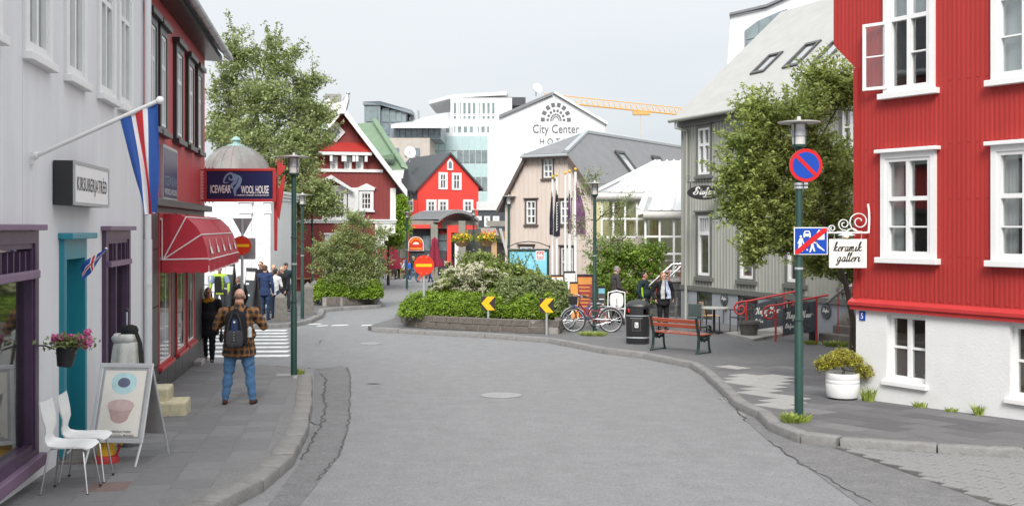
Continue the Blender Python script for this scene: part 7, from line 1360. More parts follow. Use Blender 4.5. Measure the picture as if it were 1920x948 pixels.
# ================================================================ PLANTS
def lobes(Y, base, L_):
    """lobe centres given in photo columns and rows at a depth, relative to base"""
    out = []
    for x, y, dy, rx, rz, n in L_:
        p = at(x, y, Y+dy); s = (Y+dy)/F; out.append((tuple(p-base), (rx*s, (rx+rz)*s*.5, rz*s), n))
    return out
Y = 50.; b = Vector(((497-CX)/F*Y, Y, gz(Y))); s = Y/F
trk = [(0, 0, -.2), (.05, 0, 2.2), (.02, 0, 4.0), (-.1, 0, 5.4), (-.2, .1, 7.2), (-.5, .1, 9.2)]
plant('tall_tree', 'tall leafy green tree rising behind the domed building', 'tree', b, lobes(Y, b, [
    (441, 88, 0, 16, 36, 16), (436, 125, 0, 30, 38, 34), (425, 190, .5, 38, 45, 56), (514, 96, 0, 15, 34, 15), (520, 130, 0, 30, 34, 34), (510, 190, -1, 45, 45, 66), (566, 165, .5, 24, 28, 26), (588, 150, 0, 22, 12, 12), (570, 215, 0, 44, 38, 60), (590, 260, -.5, 36, 40, 54), (540, 270, -1.5, 50, 50, 76), (470, 260, -1, 50, 46, 70), (415, 250, 0, 30, 36, 40), (560, 320, -1.5, 50, 34, 64), (585, 365, -2, 44, 30, 58), (540, 385, -2, 40, 40, 56), (613, 390, -2, 28, 20, 26), (500, 330, -1, 40, 40, 50), (540, 440, -1.5, 30, 34, 36), (520, 480, -1.5, 24, 30, 26), (472, 190, -.5, 24, 40, 30), (478, 110, 0, 12, 24, 9), (604, 215, 0, 22, 14, 14), (550, 105, 0, 12, 16, 8)]), .155, 'leaf_poplar', 'bark_pale', 44000, .17, trk, .17, 3, twig=.012, shoots=150, sl=.8)
Y = 22.5; b = Vector(((1597-CX)/F*Y, Y, gz(Y)))
plant('leafy_tree', 'dense green tree leaning between the grey cafe house and the red house', 'tree', b, lobes(Y, b, [
    (1545, 190, .5, 48, 38, 60), (1588, 170, .5, 22, 36, 26), (1480, 225, 0, 52, 34, 60), (1430, 235, 0, 38, 22, 34), (1400, 262, -.2, 30, 20, 22), (1440, 300, 0, 55, 44, 80), (1400, 340, -.2, 42, 36, 46), (1520, 290, .3, 60, 56, 100), (1470, 370, 0, 62, 50, 96), (1395, 395, -.2, 32, 34, 36), (1420, 440, -.2, 34, 34, 36), (1490, 440, 0, 52, 44, 70), (1560, 400, .5, 40, 60, 70), (1540, 490, .5, 42, 30, 44), (1585, 320, .8, 24, 60, 40), (1415, 210, 0, 20, 14, 10), (1368, 325, -.2, 20, 12, 9), (1410, 478, -.2, 16, 18, 12), (1545, 150, .5, 28, 16, 14), (1590, 500, .6, 22, 26, 18)]), .095, 'leaf_willow', 'bark_dark', 42000, .085, [(0, 0, -.2), (.03, 0, .9), (-.1, 0, 1.6), (-.35, 0, 2.4), (-.7, 0, 3.2), (-.9, 0, 4.0)], .075, 5, twig=.006, shoots=420, sl=.5)
# thin half bare tree among the flagpoles and bicycles
Y = 33.5; b = Vector(((1117-CX)/F*Y, Y, gz(Y)))
plant('thin_tree', 'thin half bare tree with sparse leaves beside the bicycle lamp post', 'tree', b, lobes(Y, b, [(1110, 340, 0, 22, 26, 16), (1150, 400, 0, 34, 26, 22), (1085, 420, 0, 26, 40, 22), (1160, 450, 0, 38, 22, 22), (1095, 360, 0, 18, 24, 10), (1175, 380, 0, 18, 18, 9), (1120, 470, 0, 40, 24, 22)]), .07, 'leaf_shrub', 'bark_dark', 2600, .10, [(0, 0, -.1), (.03, 0, 1.0), (-.05, 0, 2.2), (.0, 0, 3.2), (-.05, 0, 4.3)], .05, 9, twig=.008)
# big rose bush behind the bicycles
Y = 37.9; b = Vector(((1175-CX)/F*Y, Y, gz(Y)))
rb = plant('rose_bush', 'broad leafy rose bush behind the bicycles and the man in the grey jacket', 'bush', b, lobes(Y, b, [(1140, 500, 0, 36, 30, 60), (1190, 490, 0, 44, 30, 70), (1165, 540, -.6, 60, 34, 90), (1215, 520, -.3, 30, 30, 44), (1120, 555, -.4, 26, 30, 36), (1150, 470, 0, 26, 14, 20), (1228, 478, 0, 14, 10, 8), (1192, 570, -.3, 34, 30, 50)]), .10, 'leaf_rose', 'bark_dark', 26000, .11, [(0, 0, -.1), (0, 0, .5)], .05, 6, shoots=160, sl=.4)
rg = np.random.RandomState(2); A = rg.normal(size=(60, 3))*[.75, .3, .5]+[-.1, -1.0, 1.1]; leafmesh('blossom', A, .07, 'pink_flower', rb, 3, asp=.9)
# ---- planted island with block wall
WL = [gp(x, y) for x, y in ((749, 588), (752, 603), (764, 612), (800, 615.5), (850, 618), (900, 620.5), (950, 623), (1000, 625), (1048, 626))]; WL += [WL[-1]+Vector((.12, .5, 0)), WL[-1]+Vector((.15, 2.4, 0)), WL[0]+Vector((.3, 2.0, 0))]
isl = thing('planter_wall', 'low curved wall of rough brown blocks round the planted island', 'wall', (WL[4].x, WL[4].y, gz(WL[4].y)))
def blockwall(t, line, nrow, bh, bl, th, seed, m='stone_block', closed=False):
    rg = random.Random(seed); L0 = t.location; P = [Vector((p.x, p.y, 0)) for p in line]; ln = [0]
    for a, c in zip(P, P[1:]): ln.append(ln[-1]+(c-a).length)
    def pt(d):
        for i in range(len(P)-1):
            if d <= ln[i+1] or i == len(P)-2: return P[i].lerp(P[i+1], (d-ln[i])/(ln[i+1]-ln[i]))
    for r_ in range(nrow):
        d = -(r_ % 2)*bl*.5
        while d < ln[-1]-.02:
            l = bl*rg.uniform(.8, 1.15); a, c = pt(max(0, d)), pt(min(ln[-1], d+l)); d += l
            if (c-a).length < .08: continue
            u = (c-a).normalized(); n = Vector((-u.y, u.x, 0)); g = .008; q = (a+c)/2; hl = (c-a).length/2-g; o = rg.uniform(-.012, .012); k = lambda: rg.uniform(-.008, .008); zz = r_*bh; mb = MB()
            V = []
            for sx in (-1, 1):
                for sy in (0, 1):
                    for sz_ in (0, 1): V.append((sx*hl+k(), sy*th+o+k(), zz+g*.5+sz_*(bh-g)+k()*.6))
            mb.v = V; mb.f = [(0, 1, 3, 2), (4, 6, 7, 5), (0, 4, 5, 1), (2, 3, 7, 6), (0, 2, 6, 4), (1, 5, 7, 3)]; mb.m = [0]*6
            ob = mb.build('block', m, t, bev=.018); ob.location = (q.x-L0.x, q.y-L0.y, gz(q.y)-L0.z); ob.rotation_euler = (0, 0, math.atan2(u.y, u.x))
    co = MB()
    cen = sum(P, Vector())/len(P); co.grid([[(p.x-L0.x+(cen-p).normalized().x*.035, p.y-L0.y+(cen-p).normalized().y*.035, gz(p.y)-L0.z+z) for p in P] for z in (-.05, nrow*bh-.03)]); co.build('mortar', 'mortar', t)
blockwall(isl, WL, 2, .19, .46, .2, 4)
cen = sum(WL[:10], Vector())/10; tag(patch('island_soil', [(p.x+(cen.x-p.x)*.06, p.y+(cen.y-p.y)*.06) for p in WL[:11]]+[(WL[-1].x, WL[-1].y)], .30, 'soil', .3), kind='structure')
def hedge(name, label, base, ell, leaf, m, n, seed, noise_=.12, cat='bush', extra=None):
    """low cushion: leaves on the skin of several ellipsoids, a few stems inside"""
    t = thing(name, label, cat, base); rg = np.random.RandomState(seed); pts = []; nr = []; tot = sum(e[3]*e[4] for e in ell)
    for cx, cy, cz, rx, rz, ry in ell:
        k = int(n*rx*rz/tot); d = rg.normal(size=(k, 3)); d[:, 2] = np.abs(d[:, 2])*1.1-.25; d /= np.linalg.norm(d, axis=1)[:, None]; r_ = 1-np.abs(rg.normal(size=(k, 1)))*.10+noise_*np.sin(d[:, :1]*9+cx*3)*np.sin(d[:, 1:2]*11)*np.cos(d[:, 2:]*8)+np.maximum(0, rg.normal(size=(k, 1)))*.05
        pts.append(d*r_*[rx, ry, rz]+[cx, cy, cz]); nr.append(d/[rx, ry, rz]*min(rx, ry, rz))
    P = np.concatenate(pts); Nn = np.concatenate(nr); ok = P[:, 2] > -.02+rg.uniform(0, .10, len(P)); P, Nn = P[ok], Nn[ok]; Nn /= np.linalg.norm(Nn, axis=1)[:, None]
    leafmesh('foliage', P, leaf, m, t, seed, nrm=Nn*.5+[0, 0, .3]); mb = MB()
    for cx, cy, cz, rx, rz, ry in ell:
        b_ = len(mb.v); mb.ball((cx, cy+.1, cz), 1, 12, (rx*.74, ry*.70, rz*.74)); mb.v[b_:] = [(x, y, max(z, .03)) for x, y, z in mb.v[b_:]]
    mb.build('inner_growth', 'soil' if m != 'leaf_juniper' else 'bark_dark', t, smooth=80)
    for _ in range(14):
        e = ell[rg.randint(len(ell))]; a = rg.uniform(0, 6.28)
    return t
bz = WL[4]; b0 = Vector((bz.x, bz.y, gz(bz.y)+.25)); E = lambda px, dy, z, rxp, rz, ry, Yb=31.6: ((px-CX)/F*(Yb+dy)-b0.x, Yb+dy-b0.y, z, rxp*(Yb+dy)/F, rz, ry)
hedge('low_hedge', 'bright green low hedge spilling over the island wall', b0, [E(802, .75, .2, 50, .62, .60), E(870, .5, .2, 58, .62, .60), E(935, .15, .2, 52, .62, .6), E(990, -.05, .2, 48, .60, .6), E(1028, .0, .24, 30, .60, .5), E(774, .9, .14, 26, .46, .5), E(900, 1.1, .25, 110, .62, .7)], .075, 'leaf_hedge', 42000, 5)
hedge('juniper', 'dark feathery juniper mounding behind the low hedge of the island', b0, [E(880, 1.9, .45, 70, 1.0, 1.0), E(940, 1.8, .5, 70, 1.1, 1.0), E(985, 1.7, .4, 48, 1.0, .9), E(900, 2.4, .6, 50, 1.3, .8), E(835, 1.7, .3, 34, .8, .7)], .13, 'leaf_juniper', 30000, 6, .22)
rg = random.Random(8)
fe = thing('juniper_tips', 'upright feathery shoots standing out of the island juniper', 'shrub', b0); A = []
sm = MB()
for _ in range(110):
    e = E(rg.uniform(840, 1010), rg.uniform(1.2, 2.3), rg.uniform(.9, 1.7), 10, 1, 1); c = Vector(e[:3]); h_ = rg.uniform(.2, .5); lean = Vector((rg.uniform(-.25, .25), rg.uniform(-.2, .1), h_))
    sm.tube([c-lean*.5, c+lean], [.01, .003], 4, False)
    for i in range(26): t = i/26; A.append(tuple(c-lean*.4+lean*1.4*t+Vector((rg.gauss(0, 1), rg.gauss(0, 1), 0))*.05*(1-t*.8)))
sm.build('stem', 'bark_dark', fe); leafmesh('foliage', A, .085, 'leaf_juniper', fe, 4, asp=.4)
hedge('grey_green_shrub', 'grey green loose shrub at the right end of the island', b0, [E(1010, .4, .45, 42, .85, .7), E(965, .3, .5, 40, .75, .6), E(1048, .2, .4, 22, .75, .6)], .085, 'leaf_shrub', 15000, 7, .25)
sp = thing('spirea', 'spirea with arching sprays of cream white blossom on the island', 'shrub', b0); A = []; Bf = []; sm = MB()
for _ in range(80):
    px, dy, z0_ = rg.gauss(876, 27), rg.uniform(.5, 1.5), rg.uniform(.75, 1.65); e = E(px, dy, z0_, 10, 1, 1); c = Vector(e[:3]); d = Vector((rg.uniform(-.45, .45), -rg.uniform(.05, .5), -rg.uniform(.0, .22))); st = c-d*.6+Vector((0, .2, -.25)); sm.tube([st, c-d*.2+Vector((0, 0, .05)), c, c+d], [.012, .008, .006, .003], 4, False)
    for i in range(16):
        t = i/15; q = c+d*t+Vector((0, 0, .10*math.sin(t*3.1))); Bf.append(tuple(q+Vector((rg.gauss(0, .02), rg.gauss(0, .02), -.03))))
        for _k in range(5): A.append(tuple(q+Vector((rg.gauss(0, .030), rg.gauss(0, .03), .015+abs(rg.gauss(0, .015))))))
sm.build('stem', 'bark_dark', sp); leafmesh('blossom', A, .034, 'blossom', sp, 1, asp=.9); leafmesh('foliage', Bf*2, .07, 'leaf_shrub', sp, 2)
# ---- round bed on the left of the square
WB = [gp(x, y) for x, y in ((601, 566), (604, 573.5), (640, 573), (680, 571.5), (706, 569.5), (712, 562))]; b1 = WB[2]; bw_ = thing('planter_wall', 'low block wall round the bushy bed left of the road', 'wall', (b1.x, b1.y, gz(b1.y))); blockwall(bw_, WB, 1, .36, .42, .2, 9)
b0 = Vector((b1.x, b1.y, gz(b1.y)+.2)); Yb = b1.y; E2 = lambda px, dy, z, rxp, rz, ry: ((px-CX)/F*(Yb+dy)-b0.x, dy, z, rxp*(Yb+dy)/F, rz, ry)
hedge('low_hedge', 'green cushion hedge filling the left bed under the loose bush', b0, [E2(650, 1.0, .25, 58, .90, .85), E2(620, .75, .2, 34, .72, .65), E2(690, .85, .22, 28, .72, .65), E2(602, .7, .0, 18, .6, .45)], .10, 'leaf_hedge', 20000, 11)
Y = Yb+1.0; b = Vector(((655-CX)/F*Y, Y, gz(Y)+.3))
plant('loose_bush', 'loose grey green bush with open branches above the left bed', 'bush', b, lobes(Y, b, [(655, 440, 0, 26, 28, 34), (625, 465, 0, 36, 26, 40), (690, 460, 0, 34, 28, 40), (650, 490, -.3, 52, 30, 64), (612, 500, 0, 26, 20, 22), (704, 500, 0, 24, 26, 26), (660, 520, -.4, 50, 22, 46), (720, 440, 0, 16, 10, 7), (596, 475, 0, 16, 10, 7), (680, 420, 0, 16, 10, 8), (660, 412, 0, 12, 14, 8)]), .085, 'leaf_poplar', 'bark_dark', 21000, .12, [(0, 0, -.3), (0, 0, .5), (.05, 0, 1.0)], .06, 13, twig=.008, shoots=90, sl=.4)
# small trees beyond the porch and behind the bright red house
for x, y, Y, rx, rz, l, n in ((662, 0, 0, 0, 0, '', 0), (728, 442, 66, 24, 14, 'small green tree overhanging the white porch', 5000), (748, 400, 78, 14, 40, 'light green tree between the timber house and the scarlet house', 6000)):
    if not n: continue
    b = Vector(((x-CX)/F*Y, Y, gz(Y))); plant('small_tree', l, 'tree', b, lobes(Y, b, [(x, y, 0, rx, rz, 40), (x+rx*.5, y+rz*.4, 0, rx*.7, rz*.7, 24), (x-rx*.4, y-rz*.3, 0, rx*.7, rz*.6, 24)]), .2, 'leaf_hedge', 'bark_dark', n, .25, [(0, 0, -.2), (0, 0, 2), (0, 0, 3)], .1, 21+x, twig=.02)
# ================================================================ PEOPLE
def cloth(name, col, var=.12, sc=14., bump=.35): return mat(name, col, .85, var, sc, bump=bump, bscale=45, spec=.2)
for n_, c in (('denim', (.075, .165, .30)), ('denim_dark', (.03, .055, .11)), ('black_cloth', (.016, .016, .018)), ('charcoal', (.05, .05, .055)), ('navy_cloth', (.028, .045, .11)), ('white_cloth', (.66, .66, .66)), ('mustard', (.52, .27, .02)), ('teal_black', (.018, .032, .038)), ('grey_jacket', (.06, .055, .055)), ('lime_cloth', (.28, .50, .02)), ('hivis', (.62, .78, .03)), ('olive', (.05, .06, .045)), ('orange_cloth', (.70, .11, .04)), ('pale_cloth', (.45, .40, .36)), ('blue_cloth', (.03, .13, .55)), ('brown_shoe', (.07, .035, .022)), ('shirt_pale', (.52, .56, .57))): cloth(n_, c)
for n_, c in (('hair_brown', (.085, .042, .022)), ('hair_dark', (.018, .013, .011)), ('hair_grey', (.26, .25, .24)), ('hair_blond', (.42, .29, .14)), ('hair_auburn', (.24, .12, .05)), ('hair_bald', (.20, .12, .085))): mat(n_, c, .6, .3, 30, stretch=(1, 1, .25), bump=.5, bscale=60)
cloth('hivis_dull', (.34, .48, .06), .25); mat('lips', (.38, .13, .11), .5); mat('eye_dark', (.02, .015, .012), .2)
# plaid: crossed bands woven from object coordinates
pm = mat('plaid', (.05, .035, .025), .85); t_ = pm.node_tree; pn = t_.nodes; pl_ = t_.links; pc_ = pn.new('ShaderNodeTexCoord'); sp_ = pn.new('ShaderNodeSeparateXYZ'); pl_.new(pc_.outputs['Object'], sp_.inputs[0])
def mth(op, a, b=None, c=None):
    n = pn.new('ShaderNodeMath'); n.operation = op
    for i, v in enumerate((a, b, c)):
        if v is None: continue
        if isinstance(v, (int, float)): n.inputs[i].default_value = v
        else: pl_.new(v, n.inputs[i])
    return n.outputs[0]
def band(v, per, wd, ph=0.): return mth('LESS_THAN', mth('FRACT', mth('ADD', mth('DIVIDE', v, per), ph)), wd)
xx = mth('ADD', sp_.outputs[0], mth('MULTIPLY', sp_.outputs[1], .8)); zz = sp_.outputs[2]
def mixc(f, a, b):
    n = pn.new('ShaderNodeMix'); n.data_type = 'RGBA'; pl_.new(f, n.inputs[0])
    for i, v in ((6, a), (7, b)):
        if isinstance(v, tuple): n.inputs[i].default_value = v+(1,)
        else: pl_.new(v, n.inputs[i])
    return n.outputs[2]
wide = mth('MULTIPLY', mth('ADD', band(xx, .10, .45), band(zz, .10, .45)), .5); base = mixc(wide, (.185, .092, .036), (.018, .016, .018)); line = mth('MAXIMUM', band(xx, .10, .10, .32), band(zz, .10, .10, .32)); base = mixc(mth('MULTIPLY', line, .75), base, (.36, .15, .035)); pl_.new(base, pn['Principled BSDF'].inputs['Base Color'])
class Sk:                                       # closed volumes gathered, then fused into one skin by a voxel remesh
    def __init__(s): s.bm = bmesh.new()
    def cap(s, a, b, ra, rb, flat=1., fl=(0, 1, 0)):
        a, b = Vector(a), Vector(b); d = b-a; L_ = d.length
        q = d.to_track_quat('Z', 'Y') if L_ > 1e-5 else Vector((0, 0, 1)).to_track_quat('Z', 'Y'); n = 12; rows = []
        for k in range(4): t = -math.pi/2+k*math.pi/8*1.0; rows.append((ra*math.cos(t), ra*math.sin(t)))
        rows.append((ra, 0)); rows.append((rb, L_))
        for k in range(1, 5): t = k*math.pi/8; rows.append((rb*math.cos(t), L_+rb*math.sin(t)))
        F_ = Vector(fl).normalized(); V = []
        for r, z in rows:
            ring = []
            for j in range(n):
                p = q @ Vector((max(r, 1e-4)*math.cos(6.2832*j/n), max(r, 1e-4)*math.sin(6.2832*j/n), z))
                if flat != 1: p = p+F_*(p.dot(F_)*(flat-1))
                ring.append(s.bm.verts.new(a+p))
            V.append(ring)
        for i in range(len(V)-1):
            for j in range(n): s.bm.faces.new((V[i][j], V[i][(j+1) % n], V[i+1][(j+1) % n], V[i+1][j]))
        s.bm.faces.new(V[0][::-1]); s.bm.faces.new(V[-1]); return s
    def ell(s, c, r, rot=None):
        m = Matrix.Translation(Vector(c)) @ (rot or Matrix.Identity(4)) @ Matrix.Diagonal((*r, 1)); bmesh.ops.create_uvsphere(s.bm, u_segments=14, v_segments=9, radius=1, matrix=m); return s
    def done(s, name, m, parent, vox, smooth=2, fold=0., seed=0, zmin=None):
        me = bpy.data.meshes.new(name); s.bm.to_mesh(me); s.bm.free(); o = bpy.data.objects.new(name, me)
        md = o.modifiers.new('r', 'REMESH'); md.mode = 'VOXEL'; md.voxel_size = vox
        if smooth: k = o.modifiers.new('s', 'SMOOTH'); k.factor = .5; k.iterations = smooth
        me2 = evaluated_mesh(o); bpy.data.meshes.remove(me)
        n = len(me2.vertices)
        if fold and n:
            C = np.empty(n*3, 'f'); me2.vertices.foreach_get('co', C); C = C.reshape(-1, 3); Q = np.empty(n*3, 'f'); me2.vertex_normals.foreach_get('vector', Q); Q = Q.reshape(-1, 3)
            h = np.array([mno.noise(Vector((x*9+seed, y*9, z*14)))+.6*mno.noise(Vector((x*16, y*16+seed, z*30))) for x, y, z in C.tolist()])
            me2.vertices.foreach_set('co', (C+Q*(fold*h)[:, None]).astype('f').ravel())
        if zmin is not None:
            for v in me2.vertices:
                if v.co.z < zmin: v.co.z = zmin+.2*(v.co.z-zmin)
        me2.name = name; me2.materials.clear(); me2.materials.append(m_(m)); me2.polygons.foreach_set('use_smooth', [True]*len(me2.polygons)); return link(name, me2, parent)
def person(label, base, rz, H=1.75, top='black_cloth', bottom='denim_dark', hair='hair_dark', shoe='black_cloth', skin='skin', build=1., pose=None, vox=.010, long_top=0., sleeve=1., hairlen=0., bald=False, face=True, group=None, scarf=None, skirt=None, glasses=False, beard=None, cap=None, open_top=None, stance=.0, hem=0.):
    """stands at base, faces local +y; pose overrides joints (metres for a 1.75 m figure)"""
    t = thing('person', label, 'person', base, rz, group); k = H/1.75
    J = dict(hipL=(-.09, 0, .92), hipR=(.09, 0, .92), kneeL=(-.105, .02, .50), kneeR=(.105, .02, .50), ankL=(-.11, -.02, .085), ankR=(.11, -.02, .085), shL=(-.185*build**.5, 0, 1.42), shR=(.185*build**.5, 0, 1.42), elL=(-.25*build**.5, -.03, 1.13), elR=(.25*build**.5, -.03, 1.13), wrL=(-.25, .06, .88), wrR=(.25, .06, .88), neck=(0, -.01, 1.47), head=(0, .02, 1.63), look=0., nod=0., curl=.5)
    J.update(pose or {}); V = {a: Vector(b)*k for a, b in J.items() if isinstance(b, tuple)}; b_ = build; r = lambda x: x*k
    hd = V['head']; ry = Matrix.Rotation(J['look'], 4, 'Z') @ Matrix.Rotation(J['nod'], 4, 'X'); hp2 = lambda x, y, z: hd+ry.to_3x3() @ Vector((r(x), r(y), r(z)))
    B = Sk(); up_, pel = V['neck']-Vector((0, 0, r(.06))), (V['hipL']+V['hipR'])/2
    def torso(S, g): # g: extra thickness
        S.cap(pel+Vector((0, 0, r(.02))), pel+Vector((0, 0, r(.14))), r(.125*b_)+g, r(.125*b_)+g, .80).cap(pel+Vector((0, 0, r(.12))), up_-Vector((0, 0, r(.10))), r(.128*b_)+g, r(.14*b_**.7)+g, .78).cap(V['shL'].lerp(V['shR'], .22)-Vector((0, 0, r(.03))), V['shL'].lerp(V['shR'], .78)-Vector((0, 0, r(.03))), r(.085)+g, r(.085)+g, .95).cap(V['shL'], up_+Vector((0, 0, r(.02))), r(.058)+g, r(.06)+g).cap(V['shR'], up_+Vector((0, 0, r(.02))), r(.058)+g, r(.06)+g)
        if b_ > 1.1: S.ell(pel+Vector((0, r(.05), r(.16))), (r(.15*b_)+g, r(.12*b_)+g, r(.16)))
    def arm(S, s, g, upto=1.):
        a, e, w_ = V['sh'+s], V['el'+s], V['wr'+s]; S.cap(a, e, r(.052*b_**.6)+g, r(.042*b_**.5)+g)
        if upto > .5: S.cap(e, e.lerp(w_, min(1, (upto-.5)*2)), r(.041*b_**.5)+g, r(.029 if upto >= 1 else .036)+g)
    def leg(S, s, g):
        a, n, q = V['hip'+s], V['knee'+s], V['ank'+s]; S.cap(a, n, r(.082*b_**.6)+g, r(.056*b_**.4)+g).cap(n, n.lerp(q, .35), r(.055)+g, r(.056*b_**.3)+g).cap(n.lerp(q, .35), q, r(.056*b_**.3)+g, r(.038)+g)
    torso(B, 0); leg(B, 'L', 0); leg(B, 'R', 0); arm(B, 'L', 0); arm(B, 'R', 0); B.cap(up_, hp2(0, -.02, -.05), r(.058*b_**.5), r(.052*b_**.4))
    B.ell(hp2(0, -.012, .035), (r(.076), r(.094), r(.092)), ry).cap(hp2(0, .035, -.02), hp2(0, .045, -.07), r(.058), r(.036)).ell(hp2(-.078, -.005, .0), (r(.013), r(.024), r(.032)), ry).ell(hp2(.078, -.005, .0), (r(.013), r(.024), r(.032)), ry)
    B.cap(hp2(0, .088, .03), hp2(0, .108, -.008), r(.010), r(.016)).cap(hp2(-.045, .074, .043), hp2(.045, .074, .043), r(.014), r(.014)).cap(hp2(-.02, .082, -.05), hp2(.02, .082, -.05), r(.012), r(.012))
    for s, sg in (('L', -1), ('R', 1)):        # hands: palm, four fingers bent at the knuckles, thumb from the side of the palm
        w_ = V['wr'+s]; d = (w_-V['el'+s]).normalized(); sd2 = Vector((-sg, 0, 0)); sd2 = (sd2-d*sd2.dot(d)); sd2 = sd2.normalized() if sd2.length > .05 else Vector((0, 0, 1)); ac = d.cross(sd2).normalized()
        if ac.y < 0 and abs(ac.y) > .2: ac = -ac
        c = J['curl']; B.cap(w_, w_+d*r(.06), r(.026), r(.03), .55, sd2)
        for i, (o_, l) in enumerate(((-.028, .058), (-.0095, .07), (.0095, .066), (.028, .05))):
            p0 = w_+d*r(.078)+ac*r(o_); d1 = (d*math.cos(c)+sd2*math.sin(c)); d2 = (d*math.cos(c*2.1)+sd2*math.sin(c*2.1)); p1 = p0+d1*r(l*.55); B.cap(p0-d*r(.02), p1, r(.0095), r(.009)).cap(p1, p1+d2*r(l*.55), r(.009), r(.0078))
        th0 = w_+d*r(.02)+ac*r(.024); th1 = th0+(d*.6+ac*.7+sd2*.3).normalized()*r(.04); B.cap(th0, th1, r(.013), r(.010)).cap(th1, th1+(d*.9+ac*.2+sd2*.4).normalized()*r(.03), r(.010), r(.009))
    for s in 'LR': q = V['ank'+s]; B.cap(q-Vector((0, r(.02), r(.03))), q+Vector((0, r(.12), -r(.05))), r(.035), r(.028))
    B.done('body', skin, t, vox, 1)
    T = Sk(); g = r(.014); torso(T, g); arm(T, 'L', g, sleeve); arm(T, 'R', g, sleeve)
    if long_top: T.cap(pel+Vector((0, 0, r(.05))), pel-Vector((0, 0, r(long_top))), r(.14*b_)+g, r(.155*b_)+g, .82)
    T.cap(up_, V['neck']+Vector((0, 0, r(.015))), r(.07*b_**.4)+g*.3, r(.062*b_**.4)+g*.3); T.done('top', top, t, vox*1.1, 2, r(.011), label.__len__(), pel.z-r(max(long_top, .03)+.03))
    Bt = Sk(); g = r(.013); Bt.cap(pel-Vector((0, 0, r(.02))), pel+Vector((0, 0, r(.10))), r(.125*b_)+g, r(.122*b_)+g, .80)
    if skirt: Bt.cap(pel, pel-Vector((0, 0, r(skirt))), r(.13*b_)+g, r(.14*b_)+g, .8)
    leg(Bt, 'L', g); leg(Bt, 'R', g); Bt.done('trousers', bottom, t, vox*1.1, 2, r(.012), 3+label.__len__())
    for s in 'LR': q = V['ank'+s]; fx = (q-Vector(V['hip'+s])).x*.3; Sh = Sk(); Sh.cap(q-Vector((0, r(.035), r(.045))), q+Vector((fx, r(.13), -r(.055))), r(.042), r(.034)).cap(q+Vector((0, 0, r(.0))), q-Vector((0, 0, r(.03))), r(.044), r(.044)); o = Sh.done('shoe', shoe, t, max(vox, .008), 1)
    Hr = Sk()
    if cap: Hr.ell(hp2(0, -.015, .075), (r(.084), r(.10), r(.062)), ry).cap(hp2(-.03, .09, .075), hp2(.03, .09, .075), r(.05), r(.05), .3, (0, 0, 1)); Hr.done('cap', cap, t, vox, 1); Hr = Sk()
    if bald: Hr.ell(hp2(-.066, -.035, .0), (r(.018), r(.05), r(.035)), ry).ell(hp2(.066, -.035, .0), (r(.018), r(.05), r(.035)), ry).ell(hp2(0, -.092, .0), (r(.062), r(.022), r(.042)), ry)
    else:
        Hr.ell(hp2(0, -.028, .058), (r(.084), r(.092), r(.078)), ry).ell(hp2(0, -.055, .01), (r(.078), r(.06), r(.075)), ry)
        if hairlen: Hr.cap(hp2(-.062, -.02, .03), hp2(-.07, -.01, -.02-hairlen), r(.032), r(.028)).cap(hp2(.062, -.02, .03), hp2(.07, -.01, -.02-hairlen), r(.032), r(.028)).cap(hp2(0, -.06, .02), hp2(0, -.065, -.03-hairlen), r(.065), r(.05))
    Hr.done('hair', hair, t, vox*.9, 1, r(.006), 5)
    if face:
        for sg in (-1, 1): MB().ball(hp2(sg*.031, .083, .018), r(.0105), 8, (1.2, .8, .7)).build('eye', 'eye_dark', t, smooth=80); MB().cbox((0, 0, 0), (0, 0, 0)); MB().tube([hp2(sg*.014, .092, .042), hp2(sg*.034, .090, .047), hp2(sg*.052, .076, .040)], r(.0045), 5).build('eyebrow', hair if not bald else 'hair_brown', t)
        MB().ball(hp2(0, .096, -.046), r(.022), 8, (1, .4, .33)).build('mouth', 'lips', t, smooth=80)
    if glasses:
        m = MB()
        for sg in (-1, 1): m.tube([hp2(sg*.034+.022*math.cos(a), .104, .018+.018*math.sin(a)) for a in [6.283*i/10 for i in range(11)]], r(.0032), 4); m.tube([hp2(sg*.056, .102, .02), hp2(sg*.08, .0, .02)], r(.003), 4)
        m.build('glasses', 'black_metal', t)
    if beard: Sk().cap(hp2(-.045, .035, -.03), hp2(-.02, .068, -.085), r(.026), r(.028)).cap(hp2(.045, .035, -.03), hp2(.02, .068, -.085), r(.026), r(.028)).cap(hp2(-.02, .068, -.085), hp2(.02, .068, -.085), r(.028), r(.028)).done('beard', beard, t, vox*.9, 1, r(.005), 2)
    if scarf: n_ = V['neck']; S2 = Sk(); S2.cap(n_+Vector((-r(.07), r(.05), -r(.01))), n_+Vector((r(.07), r(.06), -r(.02))), r(.06), r(.055)).cap(n_+Vector((-r(.06), -r(.05), r(.02))), n_+Vector((r(.06), -r(.05), r(.02))), r(.05), r(.05)).cap(n_+Vector((-r(.1), 0, 0)), n_+Vector((-r(.1), r(.02), 0)), r(.045), r(.045)).cap(n_+Vector((r(.1), 0, 0)), n_+Vector((r(.1), r(.02), 0)), r(.045), r(.045)); S2.cap(n_+Vector((0, r(.08), -r(.04))), n_+Vector((r(.01), r(.13), -r(.17))), r(.075), r(.05), .6); S2.done('scarf', scarf, t, vox, 2, r(.012), 7)
